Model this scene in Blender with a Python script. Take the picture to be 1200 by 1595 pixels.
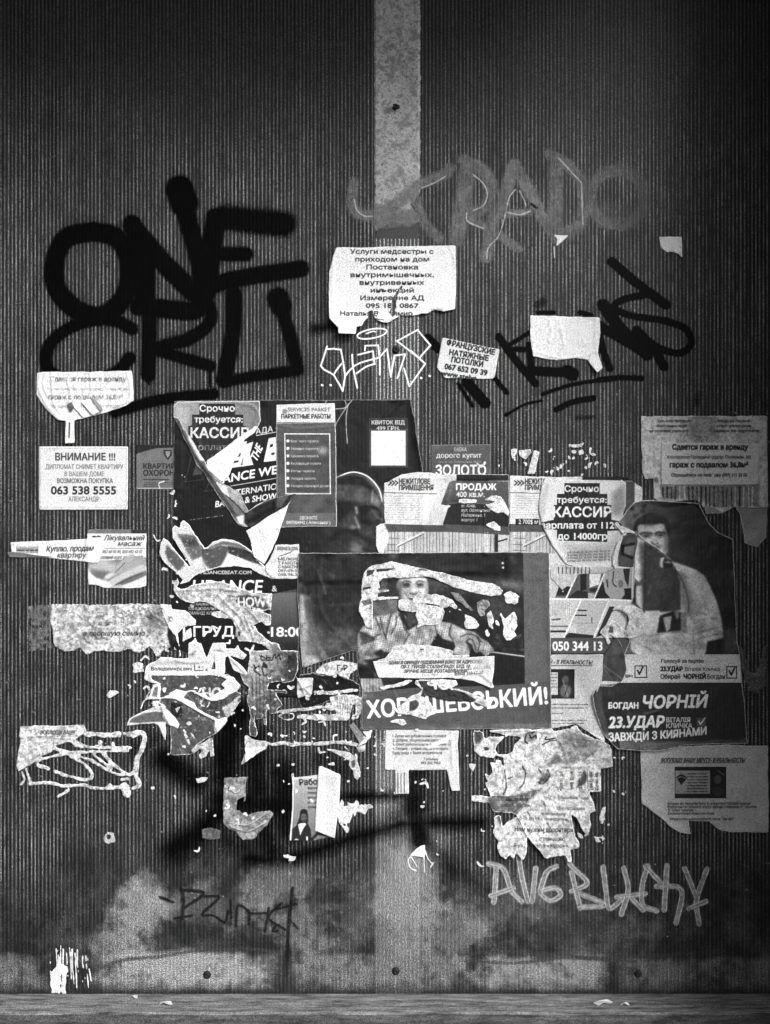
import bpy, math, random
import numpy as np

# ---------------------------------------------------------------- camera, sky, sun, exposure
SC = bpy.context.scene
COL = SC.collection
for _o in list(bpy.data.objects):
    bpy.data.objects.remove(_o)
U = 0.001            # one unit of the plan (about a millimetre on the wall)
CX, CZ = 600.0, 1595.0
CAM_D = 2.0

cam = bpy.data.cameras.new('camera')
camo = bpy.data.objects.new('camera', cam)
COL.objects.link(camo)
camo.location = (0.0, -CAM_D, 0.7975)
camo.rotation_euler = (math.radians(90), 0, 0)
cam.sensor_fit = 'VERTICAL'
cam.sensor_height = 36.0
cam.lens = 36.0 * CAM_D / 1.595
cam.clip_start = 0.05
cam.clip_end = 4000
SC.camera = camo

SUN_EL, SUN_AZ = math.radians(30), math.radians(30)     # up, and to the right of the wall's normal
world = bpy.data.worlds.new('World')
SC.world = world
world.use_nodes = True
wn, wl = world.node_tree.nodes, world.node_tree.links
sky = wn.new('ShaderNodeTexSky')
sky.sky_type = 'NISHITA'
sky.sun_disc = False
sky.sun_elevation = SUN_EL
sky.sun_rotation = math.radians(180) - SUN_AZ
sky.dust_density = 4.0
bw = wn.new('ShaderNodeRGBToBW')                        # the picture is black and white: a grey sky
wl.new(sky.outputs[0], bw.inputs[0])
wl.new(bw.outputs[0], wn['Background'].inputs['Color'])
wn['Background'].inputs['Strength'].default_value = 0.06

sun = bpy.data.lights.new('sun', 'SUN')
suno = bpy.data.objects.new('sun', sun)
COL.objects.link(suno)
sun.energy = 1.5
sun.angle = math.radians(22)
sun.color = (1, 1, 1)
sd = (math.sin(SUN_AZ) * math.cos(SUN_EL), -math.cos(SUN_AZ) * math.cos(SUN_EL), math.sin(SUN_EL))
from mathutils import Vector
suno.rotation_euler = Vector(sd).to_track_quat('Z', 'Y').to_euler()

SC.view_settings.view_transform = 'Standard'
SC.view_settings.look = 'None'
SC.view_settings.exposure = 1.25
SC.view_settings.gamma = 1
SC.view_settings.use_curve_mapping = False

# ---------------------------------------------------------------- numeric helpers
rng = np.random.default_rng(7)


def noise2(h, w, scale, seed, octv=4, ax=1.0):
    """fractal value noise in 0..1; scale in samples; ax stretches it along y"""
    r = np.random.default_rng(seed)
    out = np.zeros((h, w), np.float32)
    amp, tot = 1.0, 0.0
    for o in range(octv):
        sx, sy = max(scale / 2 ** o, 1.0), max(scale * ax / 2 ** o, 1.0)
        gh, gw = int(h / sy) + 3, int(w / sx) + 3
        g = r.random((gh, gw)).astype(np.float32)
        y = np.arange(h) / sy
        x = np.arange(w) / sx
        yi, xi = y.astype(int), x.astype(int)
        fy, fx = (y - yi), (x - xi)
        fy = (fy * fy * (3 - 2 * fy))[:, None]
        fx = (fx * fx * (3 - 2 * fx))[None, :]
        a, b = g[yi][:, xi], g[yi][:, xi + 1]
        c, d = g[yi + 1][:, xi], g[yi + 1][:, xi + 1]
        out += amp * ((a * (1 - fx) + b * fx) * (1 - fy) + (c * (1 - fx) + d * fx) * fy)
        tot += amp
        amp *= 0.55
    return out / tot


def box1(a, r, axis):
    n = 2 * r + 1
    a = np.moveaxis(a, axis, 0)
    p = np.concatenate([np.repeat(a[:1], r + 1, 0), a, np.repeat(a[-1:], r, 0)], 0)
    c = np.cumsum(p, 0, dtype=np.float64)
    return np.moveaxis(((c[n:] - c[:-n]) / n).astype(np.float32), 0, axis)


def blur(a, r):
    r = int(round(r))
    if r < 1:
        return a
    for _ in range(2):
        a = box1(box1(a, r, 0), r, 1)
    return a


def raster_w(E, W, H, sub=3):
    """coverage of consistently wound faces, given all their directed edges"""
    acc = np.zeros((H, W + 2), np.float64)
    E = np.asarray(E, float)
    up = E[:, 1] > E[:, 3]
    E = np.where(up[:, None], E[:, [2, 3, 0, 1]], E)
    sg = np.where(up, -1.0, 1.0)
    r0 = np.clip(np.ceil(E[:, 1] * sub - 0.5), 0, H * sub).astype(int)
    r1 = np.clip(np.ceil(E[:, 3] * sub - 0.5), 0, H * sub).astype(int)
    n = r1 - r0
    k = n > 0
    E, r0, n, sg = E[k], r0[k], n[k], sg[k]
    if len(n) == 0:
        return acc[:, :W].astype(np.float32)
    idx = np.repeat(np.arange(len(n)), n)
    off = np.arange(n.sum()) - np.repeat(np.cumsum(n) - n, n)
    row = r0[idx] + off
    e = E[idx]
    x = np.clip(e[:, 0] + (e[:, 2] - e[:, 0]) * ((row + 0.5) / sub - e[:, 1]) / (e[:, 3] - e[:, 1]), 0, W)
    xi = np.floor(x).astype(int)
    f = x - xi
    rr = row // sub
    np.add.at(acc, (rr, xi), sg[idx] * (1 - f))
    np.add.at(acc, (rr, xi + 1), sg[idx] * f)
    return np.clip(np.abs(np.cumsum(acc, 1)[:, :W]) / sub, 0, 1).astype(np.float32)


def raster(E, W, H, sub=3):
    """even-odd coverage of the edges E (N,4: x0,y0,x1,y1 in samples)"""
    acc = np.zeros((H, W + 2), np.float64)
    if len(E) == 0:
        return acc[:, :W].astype(np.float32)
    E = np.asarray(E, float)
    sw = E[:, 1] > E[:, 3]
    E = np.where(sw[:, None], E[:, [2, 3, 0, 1]], E)
    r0 = np.clip(np.ceil(E[:, 1] * sub - 0.5), 0, H * sub).astype(int)
    r1 = np.clip(np.ceil(E[:, 3] * sub - 0.5), 0, H * sub).astype(int)
    n = r1 - r0
    k = n > 0
    E, r0, n = E[k], r0[k], n[k]
    if len(n) == 0:
        return acc[:, :W].astype(np.float32)
    idx = np.repeat(np.arange(len(n)), n)
    off = np.arange(n.sum()) - np.repeat(np.cumsum(n) - n, n)
    row = r0[idx] + off
    y = (row + 0.5) / sub
    e = E[idx]
    x = e[:, 0] + (e[:, 2] - e[:, 0]) * (y - e[:, 1]) / (e[:, 3] - e[:, 1])
    o = np.lexsort((x, row))
    row, x = row[o], x[o]
    start = np.searchsorted(row, row, 'left')
    sgn = np.where((np.arange(len(row)) - start) % 2 == 0, 1.0, -1.0)
    x = np.clip(x, 0, W)
    xi = np.floor(x).astype(int)
    f = x - xi
    rr = row // sub
    np.add.at(acc, (rr, xi), sgn * (1 - f))
    np.add.at(acc, (rr, xi + 1), sgn * f)
    return np.clip(np.cumsum(acc, 1)[:, :W] / sub, 0, 1).astype(np.float32)


def closed_edges(p):
    p = np.asarray(p, float)
    return np.concatenate([p, np.roll(p, -1, 0)], 1)


def sm(pts, closed=False, n=8):
    """smooth curve through the points"""
    P = np.asarray(pts, float)
    if len(P) < 3:
        return P
    if closed:
        Q = np.concatenate([P[-1:], P, P[:2]])
    else:
        Q = np.concatenate([2 * P[:1] - P[1:2], P, 2 * P[-1:] - P[-2:-1]])
    out = []
    t = np.linspace(0, 1, n, endpoint=False)[:, None]
    for i in range(len(Q) - 3):
        a, b, c, d = Q[i], Q[i + 1], Q[i + 2], Q[i + 3]
        out.append(0.5 * (2 * b + (c - a) * t + (2 * a - 5 * b + 4 * c - d) * t * t + (3 * b - a - 3 * c + d) * t ** 3))
    out = np.concatenate(out)
    return out if closed else np.concatenate([out, P[-1:]])


def rough(poly, amp, seed=0, step=1.3):
    P = np.asarray(poly, float)
    if amp <= 0:
        return P
    out = []
    for a, b in zip(P, np.roll(P, -1, 0)):
        L = np.hypot(*(b - a))
        n = max(1, int(L / step))
        t = np.arange(n)[:, None] / n
        out.append(a + (b - a) * t)
    Q = np.concatenate(out)
    r = np.random.default_rng(seed + 11)
    n = len(Q)
    d = np.zeros((n, 2))
    for sc, am in ((1, .35), (3, .6), (9, 1.0)):
        k = max(3, n // sc)
        g = r.normal(size=(k, 2))
        xs = np.arange(n) * k / n
        i = xs.astype(int) % k
        f = (xs - xs.astype(int))[:, None]
        d += am * (g[i] * (1 - f) + g[(i + 1) % k] * f)
    return Q + d * amp * 0.5


def Tz(ox, oy, k):
    """points typed in an enlarged crop -> plan units"""
    return lambda *p: [(ox + p[i] / k, oy + p[i + 1] / k) for i in range(0, len(p), 2)]


def P2(*p):
    return [(p[i], p[i + 1]) for i in range(0, len(p), 2)]


# lettering: outlines of the built-in font
_tc = bpy.data.curves.new('lettering', 'FONT')
_to = bpy.data.objects.new('lettering', _tc)
COL.objects.link(_to)
_tcache = {}


def glyphs(s):
    if s in _tcache:
        return _tcache[s]
    _tc.body = s
    _tc.size = 1.0
    _tc.resolution_u = 4
    bpy.context.view_layer.update()
    ev = _to.evaluated_get(bpy.context.evaluated_depsgraph_get())
    m = ev.to_mesh()
    nv = len(m.vertices)
    co = np.zeros(nv * 3, np.float32)
    m.vertices.foreach_get('co', co)
    co = co.reshape(-1, 3)[:, :2]
    ed = []
    for p in m.polygons:
        v = list(p.vertices)
        for i in range(len(v)):
            ed.append((v[i], v[(i + 1) % len(v)]))
    ed = np.array(ed, int).reshape(-1, 2)
    E = np.concatenate([co[ed[:, 0]], co[ed[:, 1]]], 1).astype(float) if len(ed) else np.zeros((0, 4))
    ev.to_mesh_clear()
    _tcache[s] = E
    return E


_H = glyphs('Н')
CAPH = _H[:, [1, 3]].max() - _H[:, [1, 3]].min()

# ---------------------------------------------------------------- materials
_paper_mats = 0


def srgb2lin(v):
    return v / 12.92 if v <= 0.04045 else ((v + 0.055) / 1.055) ** 2.4


def new_mat(name):
    m = bpy.data.materials.new(name)
    m.use_nodes = True
    nt = m.node_tree
    return m, nt.nodes, nt.links, nt.nodes['Principled BSDF']


def math_node(N, L, op, a, b=None, clamp=False):
    n = N.new('ShaderNodeMath')
    n.operation = op
    n.use_clamp = clamp
    for i, v in enumerate((a, b)):
        if v is None:
            continue
        if isinstance(v, (int, float)):
            n.inputs[i].default_value = v
        else:
            L.new(v, n.inputs[i])
    return n.outputs[0]


def speckle(N, L, lo, hi, scale=760.0, seed=0.0):
    """fine grain: a factor between lo and hi varying over about a millimetre"""
    g = N.new('ShaderNodeNewGeometry')
    n = N.new('ShaderNodeTexNoise')
    n.noise_dimensions = '3D'
    n.inputs['Scale'].default_value = scale
    n.inputs['Detail'].default_value = 2.0
    n.inputs['Roughness'].default_value = 0.7
    L.new(g.outputs['Position'], n.inputs['Vector'])
    mr = N.new('ShaderNodeMapRange')
    mr.inputs['From Min'].default_value = 0.34
    mr.inputs['From Max'].default_value = 0.66
    mr.inputs['To Min'].default_value = lo
    mr.inputs['To Max'].default_value = hi
    L.new(n.outputs['Fac'], mr.inputs['Value'])
    return mr.outputs[0], n.outputs['Fac']


def grey(N, L, sock):
    c = N.new('ShaderNodeCombineColor')
    for i in range(3):
        L.new(sock, c.inputs[i])
    return c.outputs[0]


def make_image(name, arr, alpha=None):
    h, w = arr.shape
    if alpha is None:
        arr = np.clip(arr, 0, 1)
        arr = arr * (1 - .34 * np.clip(1 - arr / .8, 0, 1))       # inks are deeper than they look on a screen
    im = bpy.data.images.new(name, w, h, alpha=alpha is not None)
    im.colorspace_settings.name = 'sRGB' if alpha is None else 'Non-Color'
    px = np.ones((h, w, 4), np.float32)
    a = np.clip(arr[::-1], 0, 1)
    px[..., 0] = px[..., 1] = px[..., 2] = a
    if alpha is not None:
        px[..., 1] = np.clip(alpha[::-1], 0, 1)
        px[..., 3] = 1
    im.pixels.foreach_set(px.ravel())
    im.update()
    im.pack()
    return im


def paper_material(name, arr, gloss=0.55, grain=0.3):
    m, N, L, P = new_mat(name)
    im = make_image(name + '_print', arr)
    t = N.new('ShaderNodeTexImage')
    t.image = im
    t.extension = 'EXTEND'
    u = N.new('ShaderNodeUVMap')
    u.uv_map = 'print'
    L.new(u.outputs[0], t.inputs[0])
    b = N.new('ShaderNodeRGBToBW')
    L.new(t.outputs[0], b.inputs[0])
    f, raw = speckle(N, L, 1 - grain, 1 + grain * 0.6)
    v = math_node(N, L, 'MULTIPLY', b.outputs[0], f)
    v2 = math_node(N, L, 'MULTIPLY', f, 0.004)
    v = math_node(N, L, 'ADD', v, v2, True)
    L.new(grey(N, L, v), P.inputs['Base Color'])
    P.inputs['Roughness'].default_value = gloss
    P.inputs['Specular IOR Level'].default_value = 0.25
    bp = N.new('ShaderNodeBump')
    bp.inputs['Strength'].default_value = 0.25
    bp.inputs['Distance'].default_value = 0.0006
    L.new(raw, bp.inputs['Height'])
    L.new(bp.outputs[0], P.inputs['Normal'])
    return m


def plain_material(name, v, gloss=0.7, grain=0.35, scale=900.0, blotch=0.0, bscale=30.0, metallic=0.0, bump=0.3):
    m, N, L, P = new_mat(name)
    f, raw = speckle(N, L, srgb2lin(v) * (1 - grain), srgb2lin(v) * (1 + grain), scale)
    if blotch:
        f2, _ = speckle(N, L, 1 - blotch, 1 + blotch, bscale)
        f = math_node(N, L, 'MULTIPLY', f, f2)
    L.new(grey(N, L, f), P.inputs['Base Color'])
    P.inputs['Roughness'].default_value = gloss
    P.inputs['Metallic'].default_value = metallic
    P.inputs['Specular IOR Level'].default_value = 0.25
    bp = N.new('ShaderNodeBump')
    bp.inputs['Strength'].default_value = bump
    bp.inputs['Distance'].default_value = 0.001
    L.new(raw, bp.inputs['Height'])
    L.new(bp.outputs[0], P.inputs['Normal'])
    return m


PAPER_BACK = plain_material('paper_back', 0.84, 0.7, 0.3)


def film_material(name, arr, alpha, gloss=0.5):
    m, N, L, P = new_mat(name)
    im = make_image(name + '_paint', arr, alpha)
    t = N.new('ShaderNodeTexImage')
    t.image = im
    t.extension = 'EXTEND'
    u = N.new('ShaderNodeUVMap')
    u.uv_map = 'print'
    L.new(u.outputs[0], t.inputs[0])
    s = N.new('ShaderNodeSeparateColor')
    L.new(t.outputs[0], s.inputs[0])
    sq = math_node(N, L, 'POWER', s.outputs[0], 2.2)
    f, raw = speckle(N, L, 0.65, 1.35)
    v = math_node(N, L, 'MULTIPLY', sq, f, True)
    L.new(grey(N, L, v), P.inputs['Base Color'])
    P.inputs['Roughness'].default_value = gloss
    P.inputs['Specular IOR Level'].default_value = 0.04
    tr = N.new('ShaderNodeBsdfTransparent')
    mx = N.new('ShaderNodeMixShader')
    # spray dots: the thin edge of the paint breaks up
    f3, _ = speckle(N, L, -0.5, 0.5, 1100.0)
    a1 = math_node(N, L, 'MULTIPLY', f3, math_node(N, L, 'MULTIPLY', s.outputs[1], math_node(N, L, 'SUBTRACT', 1.0, s.outputs[1])))
    a2 = math_node(N, L, 'ADD', s.outputs[1], math_node(N, L, 'MULTIPLY', a1, 2.2), True)
    L.new(a2, mx.inputs[0])
    L.new(tr.outputs[0], mx.inputs[1])
    L.new(P.outputs[0], mx.inputs[2])
    L.new(mx.outputs[0], N['Material Output'].inputs[0])
    return m


# ---------------------------------------------------------------- objects
def tag(o, label=None, cat=None, group=None, kind=None):
    if label:
        o['label'] = label
    if cat:
        o['category'] = cat
    if group:
        o['group'] = group
    if kind:
        o['kind'] = kind
    return o


def mesh_object(name, V, faces, mats, parent=None, mat_index=None, uv=None, smooth=True, loc=(0, 0, 0)):
    """V (n,3) world coordinates; faces (m,4) quads or list of faces"""
    V = np.asarray(V, np.float32) - np.asarray(loc, np.float32)
    me = bpy.data.meshes.new(name)
    if isinstance(faces, np.ndarray):
        m, k = faces.shape
        me.vertices.add(len(V))
        me.vertices.foreach_set('co', V.ravel())
        me.loops.add(m * k)
        me.loops.foreach_set('vertex_index', faces.astype(np.int32).ravel())
        me.polygons.add(m)
        me.polygons.foreach_set('loop_start', np.arange(0, m * k, k, dtype=np.int32))
        try:
            me.polygons.foreach_set('loop_total', np.full(m, k, np.int32))
        except Exception:
            pass
    else:
        me.from_pydata([tuple(map(float, v)) for v in V], [], faces)
    for mt in mats:
        me.materials.append(mt)
    me.update(calc_edges=True)
    if uv is not None:
        lay = me.uv_layers.new(name='print')
        li = np.zeros(len(me.loops), np.int32)
        me.loops.foreach_get('vertex_index', li)
        lay.data.foreach_set('uv', np.asarray(uv, np.float32)[li].ravel())
    me.polygons.foreach_set('use_smooth', np.full(len(me.polygons), smooth))
    if mat_index is not None:
        me.polygons.foreach_set('material_index', np.asarray(mat_index, np.int32))
    me.validate()
    me.update()
    o = bpy.data.objects.new(name, me)
    COL.objects.link(o)
    if parent is not None:
        o.parent = parent
        o.location = Vector(loc) - parent.location
    else:
        o.location = loc
    return o


def px(x, y, h=0.0):
    return ((x - CX) * U, -h * U, (CZ - y) * U)


GX0, GY0, GX1, GY1 = -260, -260, 1460, 1700
GH = np.full((GY1 - GY0, GX1 - GX0), 0.75, np.float32)     # height of whatever is already glued on, in plan units


def bil(a, x, y):
    h, w = a.shape
    x = np.clip(x, 0, w - 1.001)
    y = np.clip(y, 0, h - 1.001)
    xi, yi = x.astype(int), y.astype(int)
    fx, fy = x - xi, y - yi
    return (a[yi, xi] * (1 - fx) + a[yi, xi + 1] * fx) * (1 - fy) + (a[yi + 1, xi] * (1 - fx) + a[yi + 1, xi + 1] * fx) * fy


_seed = [100]


class Sheet:
    """a piece of paper (or a film of paint): outline, print and relief on one canvas"""

    def __init__(s, name, label, cat, box, group=None, parent=None, S=2.0, val=0.9, kind=None):
        s.name, s.label, s.cat, s.group, s.parent, s.kind = name, label, cat, group, parent, kind
        s.x0, s.y0 = box[0] - 4, box[1] - 4
        s.S = S
        s.W, s.H = int((box[2] - box[0] + 8) * S), int((box[3] - box[1] + 8) * S)
        s.m = np.zeros((s.H, s.W), np.float32)
        s.c = np.full((s.H, s.W), val, np.float32)
        s.h = np.zeros((s.H, s.W), np.float32)
        _seed[0] += 17
        s.seed = _seed[0]

    def q(s, P):
        return (np.asarray(P, float) - (s.x0, s.y0)) * s.S

    def nz(s, scale, octv=4, ax=1.0):
        s.seed += 1
        return noise2(s.H, s.W, scale * s.S, s.seed, octv, ax)

    def xy(s):
        return (np.arange(s.W)[None, :] + .5) / s.S + s.x0, (np.arange(s.H)[:, None] + .5) / s.S + s.y0

    def cov(s, poly, r=0.0, smooth=False):
        P = np.asarray(poly, float)
        if smooth:
            P = sm(P, True, 6)
        s.seed += 1
        P = rough(P, r, s.seed)
        return raster(closed_edges(s.q(P)), s.W, s.H)

    def add(s, poly, r=0.0, smooth=False):
        s.m = np.maximum(s.m, s.cov(poly, r, smooth))
        return s

    def sub(s, poly, r=0.8, smooth=False):
        s.m = s.m * (1 - s.cov(poly, r, smooth))
        return s

    def fray(s, amt=0.8, scale=5, wid=2.0):
        """eat the outline away in fibres"""
        n = s.nz(scale, 4)
        n2 = s.nz(1.6, 2)
        b = blur(s.m, wid * s.S)
        v = b + (n - 0.5) * amt * 1.25 + (n2 - .5) * (.25 + amt * 1.1)
        s.m = np.clip((v - 0.5) * 6 + 0.5, 0, 1) * (blur(s.m, 2) > 0.02)
        # stripped paper: fibres, thin grey patches where the skin shows through
        k = np.clip((s.nz(3.2, 3) - .53) * 5, 0, 1) * (.25 + amt * .5)
        k2 = np.clip((s.nz(11, 4) - .56) * 6, 0, 1) * (.2 + amt * .5)
        s.c = s.c * (1 - np.maximum(k, k2) * .55)
        s.h = s.h + 1.7 * s.nz(5.5, 2) + 2.2 * np.abs(s.nz(17, 3) - .5)
        return s

    def holes(s, thr=0.62, scale=8, ax=1.0, where=None):
        n = s.nz(scale, 4, ax)
        k = np.clip((n - thr) * 14, 0, 1)
        if where is not None:
            k = k * where
        s.m = s.m * (1 - k)
        return s

    def mix(s, k, val):
        s.c = s.c * (1 - k) + val * k
        return s

    def F(s, poly, val, a=1.0, soft=0, r=0.0, smooth=False):
        k = s.cov(poly, r, smooth)
        if soft:
            k = blur(k, soft * s.S)
        return s.mix(k * a, val)

    def R(s, x0, y0, x1, y1, val, a=1.0, soft=0):
        return s.F(P2(x0, y0, x1, y0, x1, y1, x0, y1), val, a, soft)

    def E(s, cx, cy, rx, ry, val, a=1.0, soft=0.6, rot=0.0):
        X, Y = s.xy()
        c, n = math.cos(math.radians(rot)), math.sin(math.radians(rot))
        dx, dy = X - cx, Y - cy
        u, v = (dx * c + dy * n) / rx, (-dx * n + dy * c) / ry
        d = (np.sqrt(u * u + v * v) - 1) * min(rx, ry)
        return s.mix(np.clip(0.5 - d / (2 * soft), 0, 1) * a, val)

    def G(s, x0, y0, v0, x1, y1, v1, poly=None, a=1.0):
        """printed gradient between two points"""
        X, Y = s.xy()
        t = np.clip(((X - x0) * (x1 - x0) + (Y - y0) * (y1 - y0)) / ((x1 - x0) ** 2 + (y1 - y0) ** 2), 0, 1)
        k = a if poly is None else s.cov(poly) * a
        return s.mix(k, v0 + (v1 - v0) * t)

    def dist(s, pts, reach=None):
        P = s.q(pts)
        D = np.full((s.H, s.W), 1e4, np.float32)
        R = (reach or 60) * s.S
        for a, b in zip(P[:-1], P[1:]):
            x0, x1 = int(max(0, min(a[0], b[0]) - R)), int(min(s.W, max(a[0], b[0]) + R + 2))
            y0, y1 = int(max(0, min(a[1], b[1]) - R)), int(min(s.H, max(a[1], b[1]) + R + 2))
            if x1 <= x0 or y1 <= y0:
                continue
            X = np.arange(x0, x1)[None, :] + .5 - a[0]
            Y = np.arange(y0, y1)[:, None] + .5 - a[1]
            d = b - a
            L2 = max(1e-6, d @ d)
            t = np.clip((X * d[0] + Y * d[1]) / L2, 0, 1)
            dd = np.sqrt((X - t * d[0]) ** 2 + (Y - t * d[1]) ** 2)
            D[y0:y1, x0:x1] = np.minimum(D[y0:y1, x0:x1], dd)
        return D / s.S

    def jn(s):
        if not hasattr(s, '_jn'):
            s._jn = noise2(s.H, s.W, 6 * s.S, s.seed + 5, 3) - .5
        return s._jn

    def strk(s, pts, w, soft=0.7, smooth=True, jit=0.0):
        """coverage of a stroke and the window of the canvas it lies in"""
        P = sm(pts) if smooth and len(pts) > 2 else np.asarray(pts, float)
        Q = s.q(P)
        R = (w / 2 + soft * 2 + jit + 1.5) * s.S
        x0, x1 = int(np.clip(Q[:, 0].min() - R, 0, s.W)), int(np.clip(Q[:, 0].max() + R + 1, 0, s.W))
        y0, y1 = int(np.clip(Q[:, 1].min() - R, 0, s.H)), int(np.clip(Q[:, 1].max() + R + 1, 0, s.H))
        if x1 <= x0 or y1 <= y0:
            return None, None
        D = np.full((y1 - y0, x1 - x0), 1e4, np.float32)
        for a, b in zip(Q[:-1], Q[1:]):
            u0, u1 = max(0, int(min(a[0], b[0]) - R - x0)), min(x1 - x0, int(max(a[0], b[0]) + R + 2 - x0))
            v0, v1 = max(0, int(min(a[1], b[1]) - R - y0)), min(y1 - y0, int(max(a[1], b[1]) + R + 2 - y0))
            if u1 <= u0 or v1 <= v0:
                continue
            X = np.arange(u0, u1)[None, :] + .5 + x0 - a[0]
            Y = np.arange(v0, v1)[:, None] + .5 + y0 - a[1]
            d = b - a
            t = np.clip((X * d[0] + Y * d[1]) / max(1e-6, d @ d), 0, 1)
            D[v0:v1, u0:u1] = np.minimum(D[v0:v1, u0:u1], np.sqrt((X - t * d[0]) ** 2 + (Y - t * d[1]) ** 2))
        D /= s.S
        sl = (slice(y0, y1), slice(x0, x1))
        if jit:
            D = D + s.jn()[sl] * jit * 2
        return np.clip(0.5 - (D - w / 2) / (2 * soft), 0, 1), sl

    def L(s, pts, w, val, a=1.0, soft=0.5, smooth=True, jit=0.0):
        k, sl = s.strk(pts, w, soft, smooth, jit)
        if k is not None:
            s.c[sl] = s.c[sl] * (1 - k * a) + val * k * a
        return s

    def addL(s, pts, w, jit=0.0, smooth=True, soft=0.4, a=1.0):
        k, sl = s.strk(pts, w, soft, smooth, jit)
        if k is not None:
            s.m[sl] = np.maximum(s.m[sl], k * a)
        return s

    def subL(s, pts, w, jit=0.0, smooth=True):
        k, sl = s.strk(pts, w, .4, smooth, jit)
        if k is not None:
            s.m[sl] = s.m[sl] * (1 - k)
        return s

    def T(s, txt, x, y, h, val=0.1, an='l', w=None, b=0.0, sh=0.0, rot=0.0, a=1.0, bend=0.0, wear=0.0, mirror=False, into='c', clip=None):
        """lettering: baseline y, cap height h, optional fitted width w, boldness b, slant sh"""
        E = glyphs(txt).copy()
        if not len(E):
            return s
        k = h * 1.2 / CAPH
        X = E[:, [0, 2]] * k
        Y = E[:, [1, 3]] * k
        X = X - X.min()
        if w:
            X = X * (w / max(1e-6, X.max()))
        if an == 'c':
            X = X - X.max() / 2
        elif an == 'r':
            X = X - X.max()
        if mirror:
            X = -X
        X = X + Y * sh
        c, n = math.cos(math.radians(rot)), math.sin(math.radians(rot))
        xx = x + X * c + Y * n
        yy = y - Y * c + X * n + bend * X * X
        Q = np.stack([(xx[:, 0] - s.x0) * s.S, (yy[:, 0] - s.y0) * s.S, (xx[:, 1] - s.x0) * s.S, (yy[:, 1] - s.y0) * s.S], 1)
        ux0, uy0 = int(np.clip(Q[:, [0, 2]].min() - 6, 0, s.W)), int(np.clip(Q[:, [1, 3]].min() - 6, 0, s.H))
        ux1, uy1 = int(np.clip(Q[:, [0, 2]].max() + 7, 0, s.W)), int(np.clip(Q[:, [1, 3]].max() + 7, 0, s.H))
        if ux1 <= ux0 or uy1 <= uy0:
            return s
        sl = (slice(uy0, uy1), slice(ux0, ux1))
        k = raster_w(Q - (ux0, uy0, ux0, uy0), ux1 - ux0, uy1 - uy0)
        if b:
            kk = k.copy()
            rr_ = b * s.S * .62
            n_ = max(1, int(math.ceil(rr_)))
            for i in range(-n_, n_ + 1):
                for j in range(-n_, n_ + 1):
                    q_ = math.hypot(i, j)
                    if 0 < q_ < rr_ + 1:
                        kk = np.maximum(kk, np.roll(np.roll(k, i, 1), j, 0) * min(1.0, rr_ + 1 - q_))
            k = kk
        if wear:
            k = k * np.clip(1.15 - wear * 2.2 * (s.jn()[sl] + .5), 0, 1)
        if clip is not None:
            k = k * s.cov(clip)[sl]
        if into == 'm':
            s.m[sl] = np.maximum(s.m[sl], k * a)
            return s
        s.c[sl] = s.c[sl] * (1 - k * a) + val * k * a
        return s

    def lines(s, x, y, w, n, dy, h=1.6, val=0.35, an='l', seed=1, a=.8):
        """lines of small print, too small to read in the photograph"""
        r = random.Random(seed)
        for i in range(n):
            X = x
            end = x + w * (r.uniform(.6, 1.0) if i % 3 == 2 else r.uniform(.88, 1))
            if an == 'c':
                d = (x + w - end) / 2
                X, end = x + d, end - d
            while X < end:
                l = min(r.uniform(3, 12), end - X)
                s.L([(X, y + i * dy), (X + l, y + i * dy)], h, val, a, soft=.5, smooth=False, jit=.7)
                X += l + 2.2
        return s

    def mottle(s, amt=0.1, scale=20, octv=4, ax=1.0, k=1.0):
        s.c = s.c + (s.nz(scale, octv, ax) - .5) * 2 * amt * k
        return s

    def photo(s, soft=1.0, amt=.12, k=1.0):
        """printed photograph: soft tones, uneven density"""
        b = blur(s.c, soft * s.S)
        b = b * (1 + (s.nz(14, 4) - .5) * amt * 3) + (s.nz(5, 3) - .5) * amt * .8
        s.c = s.c * (1 - k) + np.clip(b, .02, 1) * k
        return s

    def torn(s, w=2.5, val=0.92, jit=2.0, box=None):
        """the white core of the paper shows along a torn edge"""
        b = blur(s.m, w * s.S)
        k = np.clip((0.93 - b + (s.nz(4, 3) - .5) * .25 * jit) * 5, 0, 1)
        if box is not None:
            k = k * blur(s.cov(box), 2)
        return s.mix(k, val)

    # relief
    def wr(s, amp, scale=25, octv=3, ax=1.0, k=1.0):
        s.h = s.h + amp * s.nz(scale, octv, ax) * k
        return s

    def crease(s, pts, amp=0.8, w=4.0, smooth=True, sharp=True):
        P = sm(pts) if smooth and len(pts) > 2 else pts
        d = s.dist(P, w * 3)
        s.h = s.h + (amp * np.clip(1 - d / w, 0, 1) if sharp else amp * np.exp(-(d / w) ** 2))
        return s

    def curl(s, p, q, k=0.02, pw=2.0, lim=14.0):
        """the smaller part of the sheet, beyond the line p-q, leaves the wall"""
        X, Y = s.xy()
        dx, dy = q[0] - p[0], q[1] - p[1]
        L = math.hypot(dx, dy)
        d = (-(X - p[0]) * dy + (Y - p[1]) * dx) / L
        if (s.m * (d > 0)).sum() > (s.m * (d < 0)).sum():
            d = -d
        v = k * np.clip(d, 0, None) ** pw
        s.h = s.h + lim * (1 - np.exp(-v / lim))
        return s

    def bump(s, cx, cy, r, amp, ry=None):
        X, Y = s.xy()
        d = ((X - cx) / r) ** 2 + ((Y - cy) / (ry or r)) ** 2
        s.h = s.h + amp * np.exp(-d * 2)
        return s

    def ripple(s, amp=0.12):
        X, Y = s.xy()
        s.h = s.h + amp * (1 + np.cos(2 * math.pi * (X - RIB0) / RIBP)) * (0.5 + s.nz(30, 2))
        return s

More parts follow.
